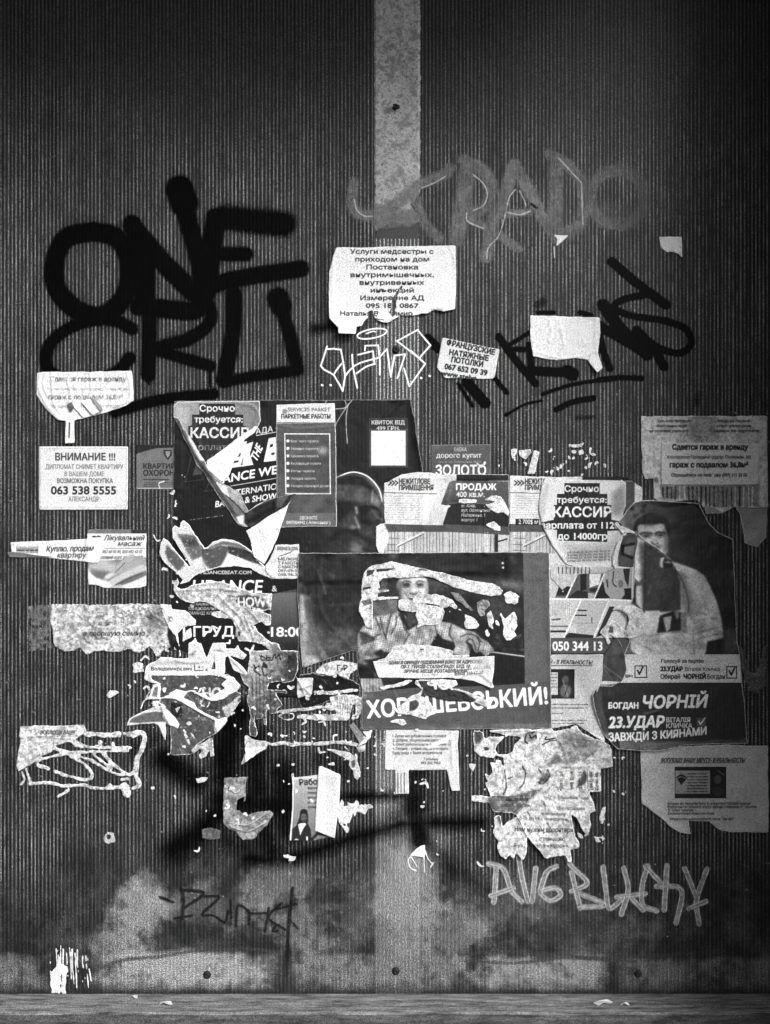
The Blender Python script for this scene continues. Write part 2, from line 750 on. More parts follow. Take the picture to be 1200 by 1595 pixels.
    def done(s, g=1.6, gloss=0.6, grain=0.55, back=True, lift=0.35, drape=True, ripple=0.1, film=False):
        if ripple and not film:
            s.ripple(ripple)
        if not film and s.W > 60:
            # edges come unglued here and there
            e = np.clip(1 - blur(s.m, 7 * s.S), 0, .5) * 2
            s.h = s.h + 4.5 * e * np.clip(s.nz(26, 2) - .48, 0, 1) + .5 * np.clip(s.nz(16, 3) - .5, 0, 1)
        mb = blur(s.m, max(1, 0.6 * s.S))
        gw, gh = int(s.W / s.S / g), int(s.H / s.S / g)
        cxs = (np.arange(gw) + .5) * g * s.S - .5
        cys = (np.arange(gh) + .5) * g * s.S - .5
        CXg, CYg = np.meshgrid(cxs, cys)
        thr = 0.5 if not film else 0.02
        sel = bil(mb if not film else np.maximum(blur(s.m, 3), s.m), CXg, CYg) > thr
        if not sel.any():
            print('EMPTY', s.name, s.label)
            return None
        ji, ii = np.nonzero(sel)
        nid = -np.ones((gh + 1, gw + 1), int)
        cnt = np.zeros((gh + 1, gw + 1), int)
        for dj, di in ((0, 0), (0, 1), (1, 1), (1, 0)):
            np.add.at(cnt, (ji + dj, ii + di), 1)
        vj, vi = np.nonzero(cnt)
        nid[vj, vi] = np.arange(len(vj))
        vx = vi * g * s.S - .5
        vy = vj * g * s.S - .5
        bd = cnt[vj, vi] < 4
        if not film:
            x, y = vx[bd].astype(float), vy[bd].astype(float)
            ox, oy = x.copy(), y.copy()
            for _ in range(4):
                f = bil(mb, x, y) - .5
                gx = (bil(mb, x + 1, y) - bil(mb, x - 1, y)) / 2
                gy = (bil(mb, x, y + 1) - bil(mb, x, y - 1)) / 2
                n2 = gx * gx + gy * gy + 1e-3
                x = x - np.clip(f * gx / n2, -1.2, 1.2)
                y = y - np.clip(f * gy / n2, -1.2, 1.2)
            mxd = 0.7 * g * s.S
            vx = vx.astype(float)
            vy = vy.astype(float)
            vx[bd] = ox + np.clip(x - ox, -mxd, mxd)
            vy[bd] = oy + np.clip(y - oy, -mxd, mxd)
        X = (vx + .5) / s.S + s.x0
        Y = (vy + .5) / s.S + s.y0
        # lie on whatever is already there
        gx0, gy0 = int(s.x0) - 12 - GX0, int(s.y0) - 12 - GY0
        gx1, gy1 = gx0 + int(s.W / s.S) + 26, gy0 + int(s.H / s.S) + 26
        loc = GH[max(gy0, 0):gy1, max(gx0, 0):gx1]
        gx0, gy0 = max(gx0, 0), max(gy0, 0)
        d = loc.copy()
        for r_ in range(4):
            d2 = d.copy()
            d2[1:] = np.maximum(d2[1:], d[:-1])
            d2[:-1] = np.maximum(d2[:-1], d[1:])
            d2[:, 1:] = np.maximum(d2[:, 1:], d[:, :-1])
            d2[:, :-1] = np.maximum(d2[:, :-1], d[:, 1:])
            d = d2
        d = np.maximum(blur(d, 2), loc)
        if not drape:
            d = np.full_like(d, d.min())
        hb = bil(d, X - GX0 - gx0, Y - GY0 - gy0) + lift
        hh = hb + (bil(s.h - (s.h[s.m > .5].min() if (s.m > .5).any() else 0), vx, vy) if not film else 0)
        hh = np.maximum(hh, hb)
        V = np.stack([(X - CX) * U, -hh * U, (CZ - Y) * U], 1)
        a, b_, c, d_ = nid[ji, ii], nid[ji + 1, ii], nid[ji + 1, ii + 1], nid[ji, ii + 1]
        F_ = np.stack([a, b_, c, d_], 1)
        uv = np.stack([(vx + .5) / s.W, 1 - (vy + .5) / s.H], 1)
        # update the glued heights
        if not film:
            ax_ = np.arange(int(s.x0) + 1, int(s.x0 + s.W / s.S) - 1)
            ay_ = np.arange(int(s.y0) + 1, int(s.y0 + s.H / s.S) - 1)
            AX, AY = np.meshgrid(ax_, ay_)
            sx_, sy_ = (AX - s.x0) * s.S, (AY - s.y0) * s.S
            mm = bil(s.m, sx_, sy_)
            h0 = s.h - s.h[s.m > .5].min()
            top = bil(d, AX - GX0 - gx0, AY - GY0 - gy0) + lift + bil(h0, sx_, sy_)
            cur = GH[ay_[0] - GY0:ay_[-1] + 1 - GY0, ax_[0] - GX0:ax_[-1] + 1 - GX0]
            cur[:] = np.where(mm > .35, np.maximum(cur, np.minimum(top, cur + 3.0)), cur)
        mats = [paper_material(s.name, s.c, gloss, grain) if not film else film_material(s.name, s.c, s.m, gloss)]
        mi = None
        if back and not film:
            n = len(V)
            V2 = V.copy()
            V2[:, 1] += 0.00018
            V = np.concatenate([V, V2])
            uv = np.concatenate([uv, uv])
            B = F_[:, ::-1] + n
            # rim
            rim = []
            S_ = sel
            up = S_ & ~np.roll(np.pad(S_, 1), 1, 0)[1:-1, 1:-1]
            dn = S_ & ~np.roll(np.pad(S_, 1), -1, 0)[1:-1, 1:-1]
            lf = S_ & ~np.roll(np.pad(S_, 1), 1, 1)[1:-1, 1:-1]
            rt = S_ & ~np.roll(np.pad(S_, 1), -1, 1)[1:-1, 1:-1]
            for k_, (e0, e1) in ((up, ((0, 1), (0, 0))), (dn, ((1, 0), (1, 1))), (lf, ((0, 0), (1, 0))), (rt, ((1, 1), (0, 1)))):
                j, i = np.nonzero(k_)
                p = nid[j + e0[0], i + e0[1]]
                q_ = nid[j + e1[0], i + e1[1]]
                rim.append(np.stack([q_, p, p + n, q_ + n], 1))
            rim = np.concatenate(rim)
            F_all = np.concatenate([F_, B, rim])
            mi = np.concatenate([np.zeros(len(F_)), np.ones(len(B) + len(rim))])
            mats.append(PAPER_BACK)
        else:
            F_all = F_
        cx, cy = float(X.mean()), float(Y.mean())
        o = mesh_object(s.name, V, F_all, mats, s.parent, mi, uv, True, px(cx, cy, float(hh.min())))
        tag(o, s.label, s.cat, s.group, s.kind)
        s.obj = o
        return o


RIB0, RIBP = 583.0, 5.9

# ================================================================ the place
def box_mesh(name, x0, x1, y0, y1, z0, z1, mat, parent=None, bev=0.0):
    """axis-aligned block in metres, with a small bevel"""
    import bmesh
    bm = bmesh.new()
    bmesh.ops.create_cube(bm, size=1)
    for v in bm.verts:
        v.co = Vector(((v.co.x + .5) * (x1 - x0) + x0, (v.co.y + .5) * (y1 - y0) + y0, (v.co.z + .5) * (z1 - z0) + z0))
    if bev:
        bmesh.ops.bevel(bm, geom=list(bm.edges), offset=bev, segments=2, affect='EDGES')
    loc = Vector(((x0 + x1) / 2, (y0 + y1) / 2, z0))
    for v in bm.verts:
        v.co -= loc
    me = bpy.data.meshes.new(name)
    bm.to_mesh(me)
    bm.free()
    me.materials.append(mat)
    o = bpy.data.objects.new(name, me)
    COL.objects.link(o)
    if parent is not None:
        o.parent = parent
        o.location = loc - parent.location
    else:
        o.location = loc
    return o


M_CONC = plain_material('dark_render', 0.24, 0.9, 0.35, 300.0, 0.25, 9.0)
M_GROUND = plain_material('asphalt', 0.25, 0.95, 0.4, 120.0, 0.2, 3.0)
M_DARK = plain_material('dark_metal', 0.13, 0.5, 0.4, 800.0)

g = box_mesh('ground', -60, 60, -60, 60, -0.9, -0.75, M_GROUND)
tag(g, kind='structure')
J_L, J_R, TOPZ = -0.69, 0.645, 1.70  # side walls and overhead slabs, out of view, added to shade the panel edges
tag(box_mesh('wall', -3.0, J_L, -0.45, 0.25, -0.75, 3.0, M_CONC, bev=.004), 'unseen dark wall added to shade the left edge of the ribbed panel', 'wall')
tag(box_mesh('wall', J_R, 3.0, -0.50, 0.25, -0.75, 3.0, M_CONC, bev=.004), 'unseen dark wall added to shade the right edge of the ribbed panel', 'wall')
tag(box_mesh('shade_lintel', J_L + .002, J_R - .002, -0.14, 0.25, TOPZ, 1.88, M_CONC, bev=.004), 'unseen dark block added over the ribbed panels to shade their top', 'shade_lintel')
tag(box_mesh('shade_canopy', J_L + .002, J_R - .002, -0.92, 0.24, 1.885, 1.98, M_CONC, bev=.004), 'unseen flat slab added above the wall to shade its upper part', 'shade_canopy')
tag(box_mesh('wall', J_L + .002, J_R - .002, -0.03, 0.25, -0.75, -0.07, M_CONC, bev=.004), 'dark rendered wall under the concrete ledge', 'wall')

# ---- the tone of the plastic skin and of its ribs, painted with wear and stains that have their own shapes
WX0, WY0, WX1, WY1 = -96, -106, 1236, 1556
wt = Sheet('w', None, None, (WX0, WY0, WX1, WY1), S=1.0, val=0.125)
rb = Sheet('w', None, None, (WX0, WY0, WX1, WY1), S=1.0, val=0.345)
rb.seed += 999
wt.mottle(.03, 160, 3).mottle(.035, 3, 2, 60).mottle(.04, 12, 3)
rb.mottle(.07, 120, 3).mottle(.13, 3, 2, 40).mottle(.12, 6, 3, 3)
Xg, Yg = wt.xy()


def both(fn):
    fn(wt, 0)
    fn(rb, 1)


# the pale upright behind the skin
for S_, v in ((wt, .28), (rb, .62)):
    S_.R(584, 330, 655, 1550, v, .75, 1)
# old grime film in the upper part veils the ribs
vg = np.clip((300 - Yg + (wt.nz(90, 3) - .5) * 200) / 200, 0, 1)
rb.mix(vg * .7 * np.ones_like(Xg), .22)
for S_, v in ((wt, .40), (rb, .52)):
    S_.R(585, 1150, 655, 1550, v, .6, 2)
# scraped and frosted lower part
low = np.clip((Yg - 1300 + (wt.nz(120, 3) - .5) * 220) / 110, 0, 1)
n1 = wt.nz(38, 5) * .62 + wt.nz(9, 4) * .30 + wt.nz(2.5, 2, 14) * .12
n1 = (n1 - .5) * 1.5 + .5
wt.mix(low * np.clip((n1 - .45) * 2.2, 0, 1) * .6, .36)
rb.mix(low * .92, wt.c + .045)

# the smeared cloud left of the tag
for (x, y, rx, ry, a, rt) in ((215, 1425, 45, 50, .75, 20), (185, 1465, 40, 32, .55, 0), (235, 1385, 22, 30, .5, -20), (470, 1445, 60, 40, .5, 10), (430, 1375, 60, 32, .4, -15), (330, 1410, 80, 36, .35, 0),
                             (640, 1400, 55, 90, .55, 0), (700, 1450, 60, 50, .45, 20), (560, 1420, 40, 60, .3, 0), (770, 1400, 90, 50, .22, 0), (900, 1440, 110, 50, .15, 0), (660, 1330, 40, 60, .35, 10)):
    X, Y = wt.xy()
    c_, s_ = math.cos(math.radians(rt)), math.sin(math.radians(rt))
    dx, dy = X - x, Y - y
    d = ((dx * c_ + dy * s_) / rx) ** 2 + ((-dx * s_ + dy * c_) / ry) ** 2
    k = np.clip(1.25 - d + (n1 - .5) * 2.2, 0, 1) * a
    wt.mix(k, .55)
    rb.mix(k, .58)
# the pale rail along the bottom, seen through the skin
edge = (wt.nz(30, 3) - .5) * 12
for (x0, x1, y0, v) in ((-96, 80, 1484, .36), (140, 450, 1478, .50), (440, 720, 1482, .38), (700, 960, 1486, .46), (950, 1236, 1488, .34)):
    k = np.clip((Xg - x0 + edge * 3) / 26, 0, 1) * np.clip((x1 - Xg + edge * 4) / 30, 0, 1) * np.clip((Yg - y0 + edge) / 9, 0, 1) * np.clip((1546 - Yg + edge * .3) / 7, 0, 1)
    k = k * np.clip(.55 + (n1 - .4) * 2.2, 0, 1)
    wt.mix(k, v)
    rb.mix(k, v + .06)
for (pts, w_) in ((P2(150, 1512, 190, 1496, 250, 1490, 300, 1482, 380, 1478, 440, 1484), 5), (P2(716, 1487, 780, 1482, 860, 1486, 930, 1492, 1000, 1490, 1080, 1484), 5), (P2(726, 1496, 800, 1500, 880, 1492, 990, 1498), 5)):
    wt.L(pts, w_, .2, .75, 1.5, jit=2)
    rb.L(pts, w_, .26, .75, 1.5, jit=2)
# uneven darker band just above the ledge
k = np.clip((Yg - 1526 + (wt.nz(14, 3) - .5) * 26) / 18, 0, 1)
wt.mix(k * .55, .12)
rb.mix(k * .55, .16)
# scratches
r_ = random.Random(5)
for i in range(170):
    x, y = r_.uniform(-40, 1200), r_.uniform(60, 1540)
    a_ = r_.uniform(0, math.pi)
    l_ = r_.uniform(3, 22)
    p_ = [(x, y), (x + l_ * math.cos(a_), y + l_ * math.sin(a_))]
    v = r_.choice((.12, .5, .62, .55))
    wt.L(p_, r_.uniform(.5, 1.3), v, r_.uniform(.2, .6), .6, smooth=False)
for i in range(620):
    x, y = (r_.uniform(-40, 1200), r_.uniform(560, 1540)) if i < 260 else (r_.gauss(420, 170), r_.gauss(1090, 150)) if i < 480 else (r_.gauss(850, 130), r_.gauss(1200, 110))
    q_ = r_.uniform(.7, 2.2)
    v = r_.choice((.1, .15, .6, .8))
    wt.L([(x, y), (x + q_, y + q_ * .5)], q_, v, .7, .5, smooth=False)
# clear black gaps where the sheets end
for S_ in (wt, rb):
    S_.L(P2(583, -100, 583, 340), 2.2, .1, .7, 1.0, smooth=False)
    S_.L(P2(656, -100, 656, 340), 1.8, .14, .6, 1.0, smooth=False)


wt.R(545, 340, 583, 384, .08, .7, 5).R(656, 320, 672, 384, .14, .6, 5)
SKIN_IM = make_image('skin_tones', wt.c, rb.c)


def skin_material(name, chan, gloss):
    m, N, L, P = new_mat(name)
    t = N.new('ShaderNodeTexImage')
    t.image = SKIN_IM
    t.extension = 'EXTEND'
    u = N.new('ShaderNodeUVMap')
    u.uv_map = 'print'
    L.new(u.outputs[0], t.inputs[0])
    s = N.new('ShaderNodeSeparateColor')
    L.new(t.outputs[0], s.inputs[0])
    sq = math_node(N, L, 'POWER', s.outputs[chan], 2.2)
    f, raw = speckle(N, L, -.25, 2.35, 640)
    f2, _ = speckle(N, L, .5, 1.5, 1500)
    v = math_node(N, L, 'MULTIPLY', math_node(N, L, 'MULTIPLY', sq, math_node(N, L, 'MAXIMUM', f, .04)), f2, True)
    L.new(grey(N, L, v), P.inputs['Base Color'])
    P.inputs['Roughness'].default_value = gloss
    P.inputs['Specular IOR Level'].default_value = 0.2
    bp = N.new('ShaderNodeBump')
    bp.inputs['Strength'].default_value = 0.2
    bp.inputs['Distance'].default_value = 0.001
    L.new(raw, bp.inputs['Height'])
    L.new(bp.outputs[0], P.inputs['Normal'])
    return m


M_SKIN = skin_material('plastic_skin', 0, .55)
M_RIB = skin_material('plastic_ribs', 1, .45)


def wuv(x, y):
    return ((x - wt.x0) / wt.W, 1 - (y - wt.y0) / wt.H)


def slab(name, x0, x1, y0, y1, h0, h1, mat, parent=None, n=1):
    """flat slab on the wall, plan coordinates, front at h1"""
    V = [px(x, y, h) for h in (h0, h1) for y in (y0, y1) for x in (x0, x1)]
    uv = [wuv(x, y) for h in (h0, h1) for y in (y0, y1) for x in (x0, x1)]
    F_ = [(4, 6, 7, 5), (0, 1, 3, 2), (0, 4, 5, 1), (2, 3, 7, 6), (0, 2, 6, 4), (1, 5, 7, 3)]
    return mesh_object(name, V, F_, [mat], parent, None, uv, False, px((x0 + x1) / 2, y1, h0))


def ribs(parent, xs, y0, y1):
    V, F_, uv = [], [], []
    nseg = 22
    for x in xs:
        j = r_.uniform(-.12, .12)
        n = len(V)
        gain = r_.choice((1, 1, 1, .7, .5, 1.15))
        for k in range(nseg + 1):
            y = y0 + (y1 - y0) * k / nseg
            j += r_.uniform(-.07, .07)
            w_ = r_.uniform(.7, .98)
            hh = .38 * gain * r_.uniform(.6, 1.1)
            for dx, h in ((-w_ - .25, 0.0), (-w_ + .1, hh), (w_ - .1, hh), (w_ + .25, 0.0)):
                V.append(px(x + j + dx, y, h))
                uv.append(wuv(x + j + dx, y))
        for k in range(nseg):
            for i in range(3):
                q = n + k * 4 + i
                F_.append((q, q + 4, q + 5, q + 1))
        F_.append((n, n + 1, n + 2, n + 3))
        e_ = n + nseg * 4
        F_.append((e_, e_ + 3, e_ + 2, e_ + 1))
    o = mesh_object('rib', V, F_, [M_RIB], parent, None, uv, False, parent.location)
    o['kind'] = 'stuff'
    return o


PL = slab('wall_panel', -92, 583, -102, 1549, -10, 0, M_SKIN)
tag(PL, 'large ribbed translucent plastic panel left of the pale vertical strip', 'wall panel', 'ribbed plastic wall panels')
PR = slab('wall_panel', 655.5, 1242, -102, 1549, -10, 0, M_SKIN)
tag(PR, 'large ribbed translucent plastic panel right of the pale vertical strip', 'wall panel', 'ribbed plastic wall panels')
first = RIB0 - RIBP * 114
ribs(PL, [RIB0 - RIBP * (i + .5) for i in range(113)], -101, 1548)
ribs(PR, [655.5 + RIBP * (i + .5) for i in range(99)], -101, 1548)
PS = slab('joint_strip', 583.3, 655.2, -102, 1549, -10, .05, M_SKIN)
tag(PS, 'pale vertical joint strip running the full height between the two ribbed panels', 'joint strip')
ribs(PS, [583.3 + RIBP * (i + .6) for i in range(12)], 372, 1548)
# the smooth pale cover on the upper half of the strip, worn away at its lower end
c = Sheet('cover_tape', None, None, (583, -100, 656, 400), parent=PS, val=.70)
c.add(P2(584, -100, 655, -100, 655, 300, 640, 320, 656, 345, 630, 350, 610, 344, 600, 352, 584, 362))
c.mottle(.04, 60, 3, 2).mottle(.02, 5, 3)
c.G(0, 300, 0, 0, 380, 0, a=0)
k = np.clip((c.xy()[1] - 300 + (c.nz(26) - .5) * 80) / 50, 0, 1) * np.ones_like(c.c)
c.mix(k * .55, .47)
c.R(583, -100, 586, 360, .55, .8).R(652, -100, 653.5, 330, .86, .8)
c.fray(.3, 7, 3)
c.E(611, 171, 9, 5, .35, .5, 2.5, -20)  # the screw's cast shadow, painted to its lower left
c.done(g=3, ripple=0, back=False, lift=.1)

# ---- ledge
import bmesh
M_LEDGE = plain_material('ledge_concrete', 0.42, 0.85, 0.6, 700.0, 0.4, 14.0, bump=.8)
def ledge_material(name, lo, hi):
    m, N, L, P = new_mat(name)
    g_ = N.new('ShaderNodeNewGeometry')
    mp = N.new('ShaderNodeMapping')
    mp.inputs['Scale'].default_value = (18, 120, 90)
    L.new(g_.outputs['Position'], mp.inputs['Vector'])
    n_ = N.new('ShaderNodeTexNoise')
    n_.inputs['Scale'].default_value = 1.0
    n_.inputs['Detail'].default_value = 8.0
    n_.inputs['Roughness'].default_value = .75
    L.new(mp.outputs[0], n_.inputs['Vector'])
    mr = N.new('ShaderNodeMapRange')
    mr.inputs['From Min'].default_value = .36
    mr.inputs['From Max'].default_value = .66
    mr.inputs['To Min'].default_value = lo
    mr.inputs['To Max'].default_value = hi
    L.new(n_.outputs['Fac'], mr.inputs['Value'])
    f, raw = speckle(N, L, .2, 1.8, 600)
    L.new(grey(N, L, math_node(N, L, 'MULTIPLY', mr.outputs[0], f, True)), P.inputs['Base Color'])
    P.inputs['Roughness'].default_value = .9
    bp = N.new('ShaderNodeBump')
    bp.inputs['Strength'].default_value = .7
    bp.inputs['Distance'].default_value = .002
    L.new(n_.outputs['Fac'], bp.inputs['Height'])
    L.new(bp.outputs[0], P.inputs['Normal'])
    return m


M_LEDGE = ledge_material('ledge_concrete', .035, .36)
M_LFRONT = ledge_material('ledge_dark_front', .012, .11)  # darker tone range for the front faces
nx, V, F_, FM = 240, [], [], []
prof = [(10, 12), (0.5, 12), (0.5, 0), (-38, -1), (-66, -2), (-73, -4), (-76, -9), (-77, -24), (-77, -117), (12, -117)]
hN = noise2(40, nx + 1, 9, 51)
for i in range(nx + 1):
    x = J_L + .001 + (J_R - J_L - .002) * i / nx
    for k_, (yy, zz) in enumerate(prof):
        d = (hN[k_ * 3, i] - .5) * (3.0 if 4 <= k_ <= 6 else 1.2 if k_ == 3 else 0)
        V.append((x, yy * U + d * U, .047 + (zz + d * .6) * U))
m_ = len(prof)
for i in range(nx):
    for k_ in range(m_ - 1):
        a_, b_ = i * m_ + k_, i * m_ + k_ + 1
        F_.append((a_, b_, b_ + m_, a_ + m_))
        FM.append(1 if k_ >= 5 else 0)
F_.append(tuple(range(m_)))
FM.append(1)
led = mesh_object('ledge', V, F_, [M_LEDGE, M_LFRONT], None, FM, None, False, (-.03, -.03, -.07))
tag(led, 'worn grey concrete ledge running along the foot of the panels', 'ledge')


# ---- litter lying on the ledge
for lab, x, d, w_, rot in (('tiny white paper scrap lying on the ledge below the left panel screw', 266, 42, 11, .2), ('small white paper scrap lying on the ledge under the right panel', 934, 40, 15, -.3),
                           ('tiny white paper chip at the front edge of the ledge, left part', 212, 16, 8, .5), ('tiny pale chip on the ledge right of the small white scrap', 965, 46, 7, .1)):
    V, F_ = [], []
    for k_, (a_, b_) in enumerate(((-1, -.4), (-.3, -.55), (.6, -.35), (1, .1), (.5, .5), (-.2, .35), (-.8, .45))):
        V.append(((x - CX + w_ * (a_ * math.cos(rot) - b_ * math.sin(rot))) * U, -(d + w_ * (a_ * math.sin(rot) + b_ * math.cos(rot))) * U, .0475 + .0016 * (k_ % 3)))
    V += [(p_[0], p_[1], p_[2] + .0003) for p_ in V]
    F_ = [tuple(range(7))[::-1], tuple(range(7, 14))] + [(i, (i + 1) % 7, 7 + (i + 1) % 7, 7 + i) for i in range(7)]
    tag(mesh_object('paper_scrap', V, F_, [PAPER_BACK], None, None, None, False, ((x - CX) * U, -d * U, .0475)), lab, 'paper scrap')


# ---- screws
def screw(x, y, label, parent_h=0.4, r=5.0):
    e = bpy.data.objects.new('screw', None)
    COL.objects.link(e)
    e.location = px(x, y, parent_h)
    tag(e, label, 'screw', 'dark screws fixing the panels')
    def lathe(nm, pr, mat):
        V, F_ = [], []
        n = 18
        for (rr, hh) in pr:
            for i in range(n):
                a_ = 2 * math.pi * i / n
                V.append(px(x + rr * math.cos(a_), y + rr * math.sin(a_), parent_h + hh))
        for k_ in range(len(pr) - 1):
            for i in range(n):
                j = (i + 1) % n
                F_.append((k_ * n + i, k_ * n + j, (k_ + 1) * n + j, (k_ + 1) * n + i))
        F_.append(tuple(range((len(pr) - 1) * n, len(pr) * n)))
        return mesh_object(nm, V, F_, [mat], e, None, None, True, e.location)
    lathe('washer', [(r * 1.25, 0), (r * 1.25, .9), (r * .8, 1.2)], M_DARK)
    lathe('screw_head', [(r * .85, 1.2), (r * .85, 3.6), (r * .6, 4.6), (r * .35, 4.7), (r * .3, 2.6), (.3, 2.6)], M_DARK)
    return e


screw(617, 167, 'dark screw high on the smooth pale part of the joint strip', .8)
screw(617, 545, 'dark screw inside the white marker tag under the nurse notice', .5)
screw(617, 1512, 'dark screw at the bottom of the joint strip just above the ledge', .5)
screw(323, 1518, 'dark screw near the ledge below the black scrawled tag on the left', .5)
screw(994, 1516, 'dark screw near the ledge on the right panel under the chalky tag', .5)

# ================================================================ paint and marker on the plastic
a24 = Tz(0, 250, 2.4)
f = Sheet('spray_and_shadow', 'thick black spray-painted two-line tag with fuzzy strokes on the left panel', 'graffiti', (40, 250, 510, 670), S=1.2, val=.035)
for pts, w in ((a24(350, 265, 250, 290, 205, 380, 215, 480, 290, 560, 380, 580, 450, 530, 485, 450, 478, 350, 430, 285, 350, 265), 31),
               (a24(495, 240, 530, 330, 545, 420, 542, 510), 31), (a24(498, 250, 600, 370, 725, 495), 31),
               (a24(670, 110, 705, 230, 740, 350, 760, 455), 30), (a24(672, 108, 690, 160), 44),
               (a24(810, 215, 790, 330, 775, 470), 33), (a24(800, 350, 920, 350), 23), (a24(780, 470, 900, 440, 1125, 405), 27),
               (a24(495, 630, 430, 598, 330, 600, 230, 645, 175, 715, 190, 790, 300, 832, 430, 795, 485, 738), 20),
               (a24(548, 480, 560, 600, 555, 800), 24), (a24(520, 545, 620, 555, 730, 560, 770, 500), 30),
               (a24(765, 500, 790, 590, 720, 660, 590, 700), 21), (a24(590, 710, 690, 740, 788, 768), 19),
               (a24(875, 500, 870, 650, 838, 820), 26), (a24(838, 828, 960, 805, 1110, 785), 18), (a24(1045, 530, 1080, 640, 1112, 780), 22),
               (a24(1040, 515, 1052, 545), 34), (a24(430, 940, 600, 895, 800, 872), 18)):
    f.addL(pts, w, .8, soft=2.6)
f.addL(a24(840, 215, 1060, 238), 40, 2.5, soft=5, a=.93)
f.addL(a24(785, 780, 786, 846), 3, .3)
f.addL(a24(556, 800, 557, 838), 2.4, .3).addL(a24(1100, 800, 1100, 815), 2.2, .3).addL(a24(240, 520, 241, 560), 2.2, .3)
k = blur(f.m, 9) * (.30 + .4 * f.nz(20, 2)) * np.clip((f.nz(1.3, 2) - .45) * 6, 0, 1)
f.m = np.maximum(f.m * (.94 + .06 * f.nz(12, 3)), k)
f.c = f.c + .05 * np.clip(f.nz(18, 4) - .5, 0, 1)
f.done(g=3, film=True, lift=.02, gloss=.6)

w4 = Tz(700, 220, 2.4)
f = Sheet('marker_graffiti', 'black wide marker tag with underline strokes running behind the blank sheet on the right panel', 'graffiti', (660, 390, 1100, 665), S=1.5, val=.04)
for pts, w in ((P2(667, 527, 683, 543), 14), (P2(714, 597, 736, 632), 6), (P2(727, 595, 756, 628), 17), (w4(185, 730, 250, 820, 322, 905), 12), (w4(165, 880, 215, 940), 8),
               (w4(230, 758, 305, 712), 7), (w4(235, 778, 305, 778), 8), (w4(298, 760, 308, 850), 10), (w4(300, 858, 380, 862, 465, 865), 15), (w4(440, 860, 460, 872), 20),
               (w4(575, 612, 640, 700, 740, 798), 19), (w4(562, 692, 650, 740, 735, 795), 16), (w4(700, 708, 760, 770, 802, 842), 15), (w4(560, 715, 575, 780, 600, 850), 11),
               (w4(608, 450, 700, 530, 810, 612), 15), (w4(745, 572, 650, 592, 618, 622, 680, 652, 800, 670, 880, 700, 905, 750, 870, 790, 800, 780, 710, 725), 11),
               (w4(350, 945, 450, 912, 580, 890), 6), (w4(560, 892, 640, 884, 718, 886), 9), (w4(210, 1025, 280, 985, 345, 970), 4), (w4(212, 1024, 216, 1020), 6),
               (w4(400, 1003, 460, 975, 540, 960), 9), (w4(330, 640, 392, 640), 6), (w4(490, 640, 530, 650), 8)):
    f.addL(pts, w, .7, soft=1.1)
for pts, w, a_ in ((w4(330, 612, 350, 600), 12, .45), (w4(920, 985, 935, 945), 9, .35), (w4(480, 1035, 545, 1030), 6, .5)):
    f.addL(pts, w, 2, soft=2, a=a_)
f.done(g=3, film=True, lift=.03, gloss=.4)

w3 = Tz(480, 370, 3.75)
f = Sheet('marker_graffiti', 'thin white marker tag with an oval halo above it on the joint strip', 'graffiti', (494, 505, 680, 630), S=2.5, val=.93)
for pts, s_ in ((w3(112, 635, 95, 690, 75, 750, 92, 770, 150, 802, 185, 860, 203, 897, 217, 810, 205, 720, 192, 655, 150, 650, 118, 652), 0),
                (w3(150, 802, 170, 770, 195, 738), 1), (w3(258, 685, 264, 760, 288, 878), 1), (w3(215, 812, 250, 770, 300, 735, 420, 700), 1), (w3(282, 795, 340, 755, 392, 738), 1),
                (w3(292, 685, 380, 663, 388, 736), 0), (w3(332, 660, 335, 632, 410, 630, 420, 720, 420, 802), 0), (w3(425, 692, 462, 650, 484, 815), 0),
                (w3(484, 812, 505, 690, 568, 682, 522, 822), 0), (w3(640, 540, 520, 605, 650, 705, 715, 630, 640, 540), 0), (w3(600, 660, 685, 738, 592, 870, 562, 765), 0)):
    f.addL(pts, 2.5, .25, smooth=bool(s_), soft=.45)
t_ = np.linspace(0, 2 * math.pi, 30)
f.addL(list(zip(480 + (374 + 86 * np.cos(t_)) / 3.75, 370 + (562 + 27 * np.sin(t_) - 14 * np.cos(t_)) / 3.75)), 2.4, .2, smooth=False)
f.addL(w3(340, 562, 380, 548, 395, 552), 1.8, .2)
for x, y in ((82, 862), (132, 862), (660, 820), (710, 808)):
    f.addL(w3(x, y, x + 2, y + 1), 3.4, smooth=False)
f.done(g=2, film=True, lift=.06, gloss=.5)

f = None
z6 = Tz(540, 220, 3.75)
f = Sheet('faded_graffiti', 'large faded pale grey lettering ghosted across the upper right of the strip and panel', 'graffiti', (540, 225, 1090, 410), S=1.2, val=.45)
gh = ((P2(552, 285, 550, 322, 572, 336, 612, 322, 650, 290, 690, 274, 702, 262), 15), (P2(645, 300, 660, 345, 684, 372), 14), (P2(590, 345, 640, 340), 22), (P2(728, 262, 722, 310, 712, 372), 22),
      (P2(722, 250, 752, 266, 766, 292, 756, 322, 728, 334), 17), (P2(726, 338, 760, 356), 12), (P2(800, 256, 782, 320, 768, 345, 757, 400), 17),
      (P2(802, 258, 826, 300, 846, 340, 868, 372), 17), (P2(784, 334, 824, 330), 11), (P2(776, 366, 808, 388), 12),
      (P2(856, 240, 886, 260, 908, 290, 908, 342, 884, 362), 17), (P2(866, 262, 866, 362), 19), (P2(868, 362, 884, 364), 18),
      (list(zip(962 + 43 * np.cos(t_), 308 + 42 * np.sin(t_))), 17), (P2(926, 320, 955, 328, 1000, 332), 16), (P2(1034, 300, 1030, 320, 1050, 338, 1070, 326), 8))
for i, (pts, w) in enumerate(gh):
    f.addL(pts, w * 1.15, 2.2, soft=2.5, a=.8 if i < 14 else .3)
f.mottle(.05, 30, 4).mottle(.06, 5, 3)
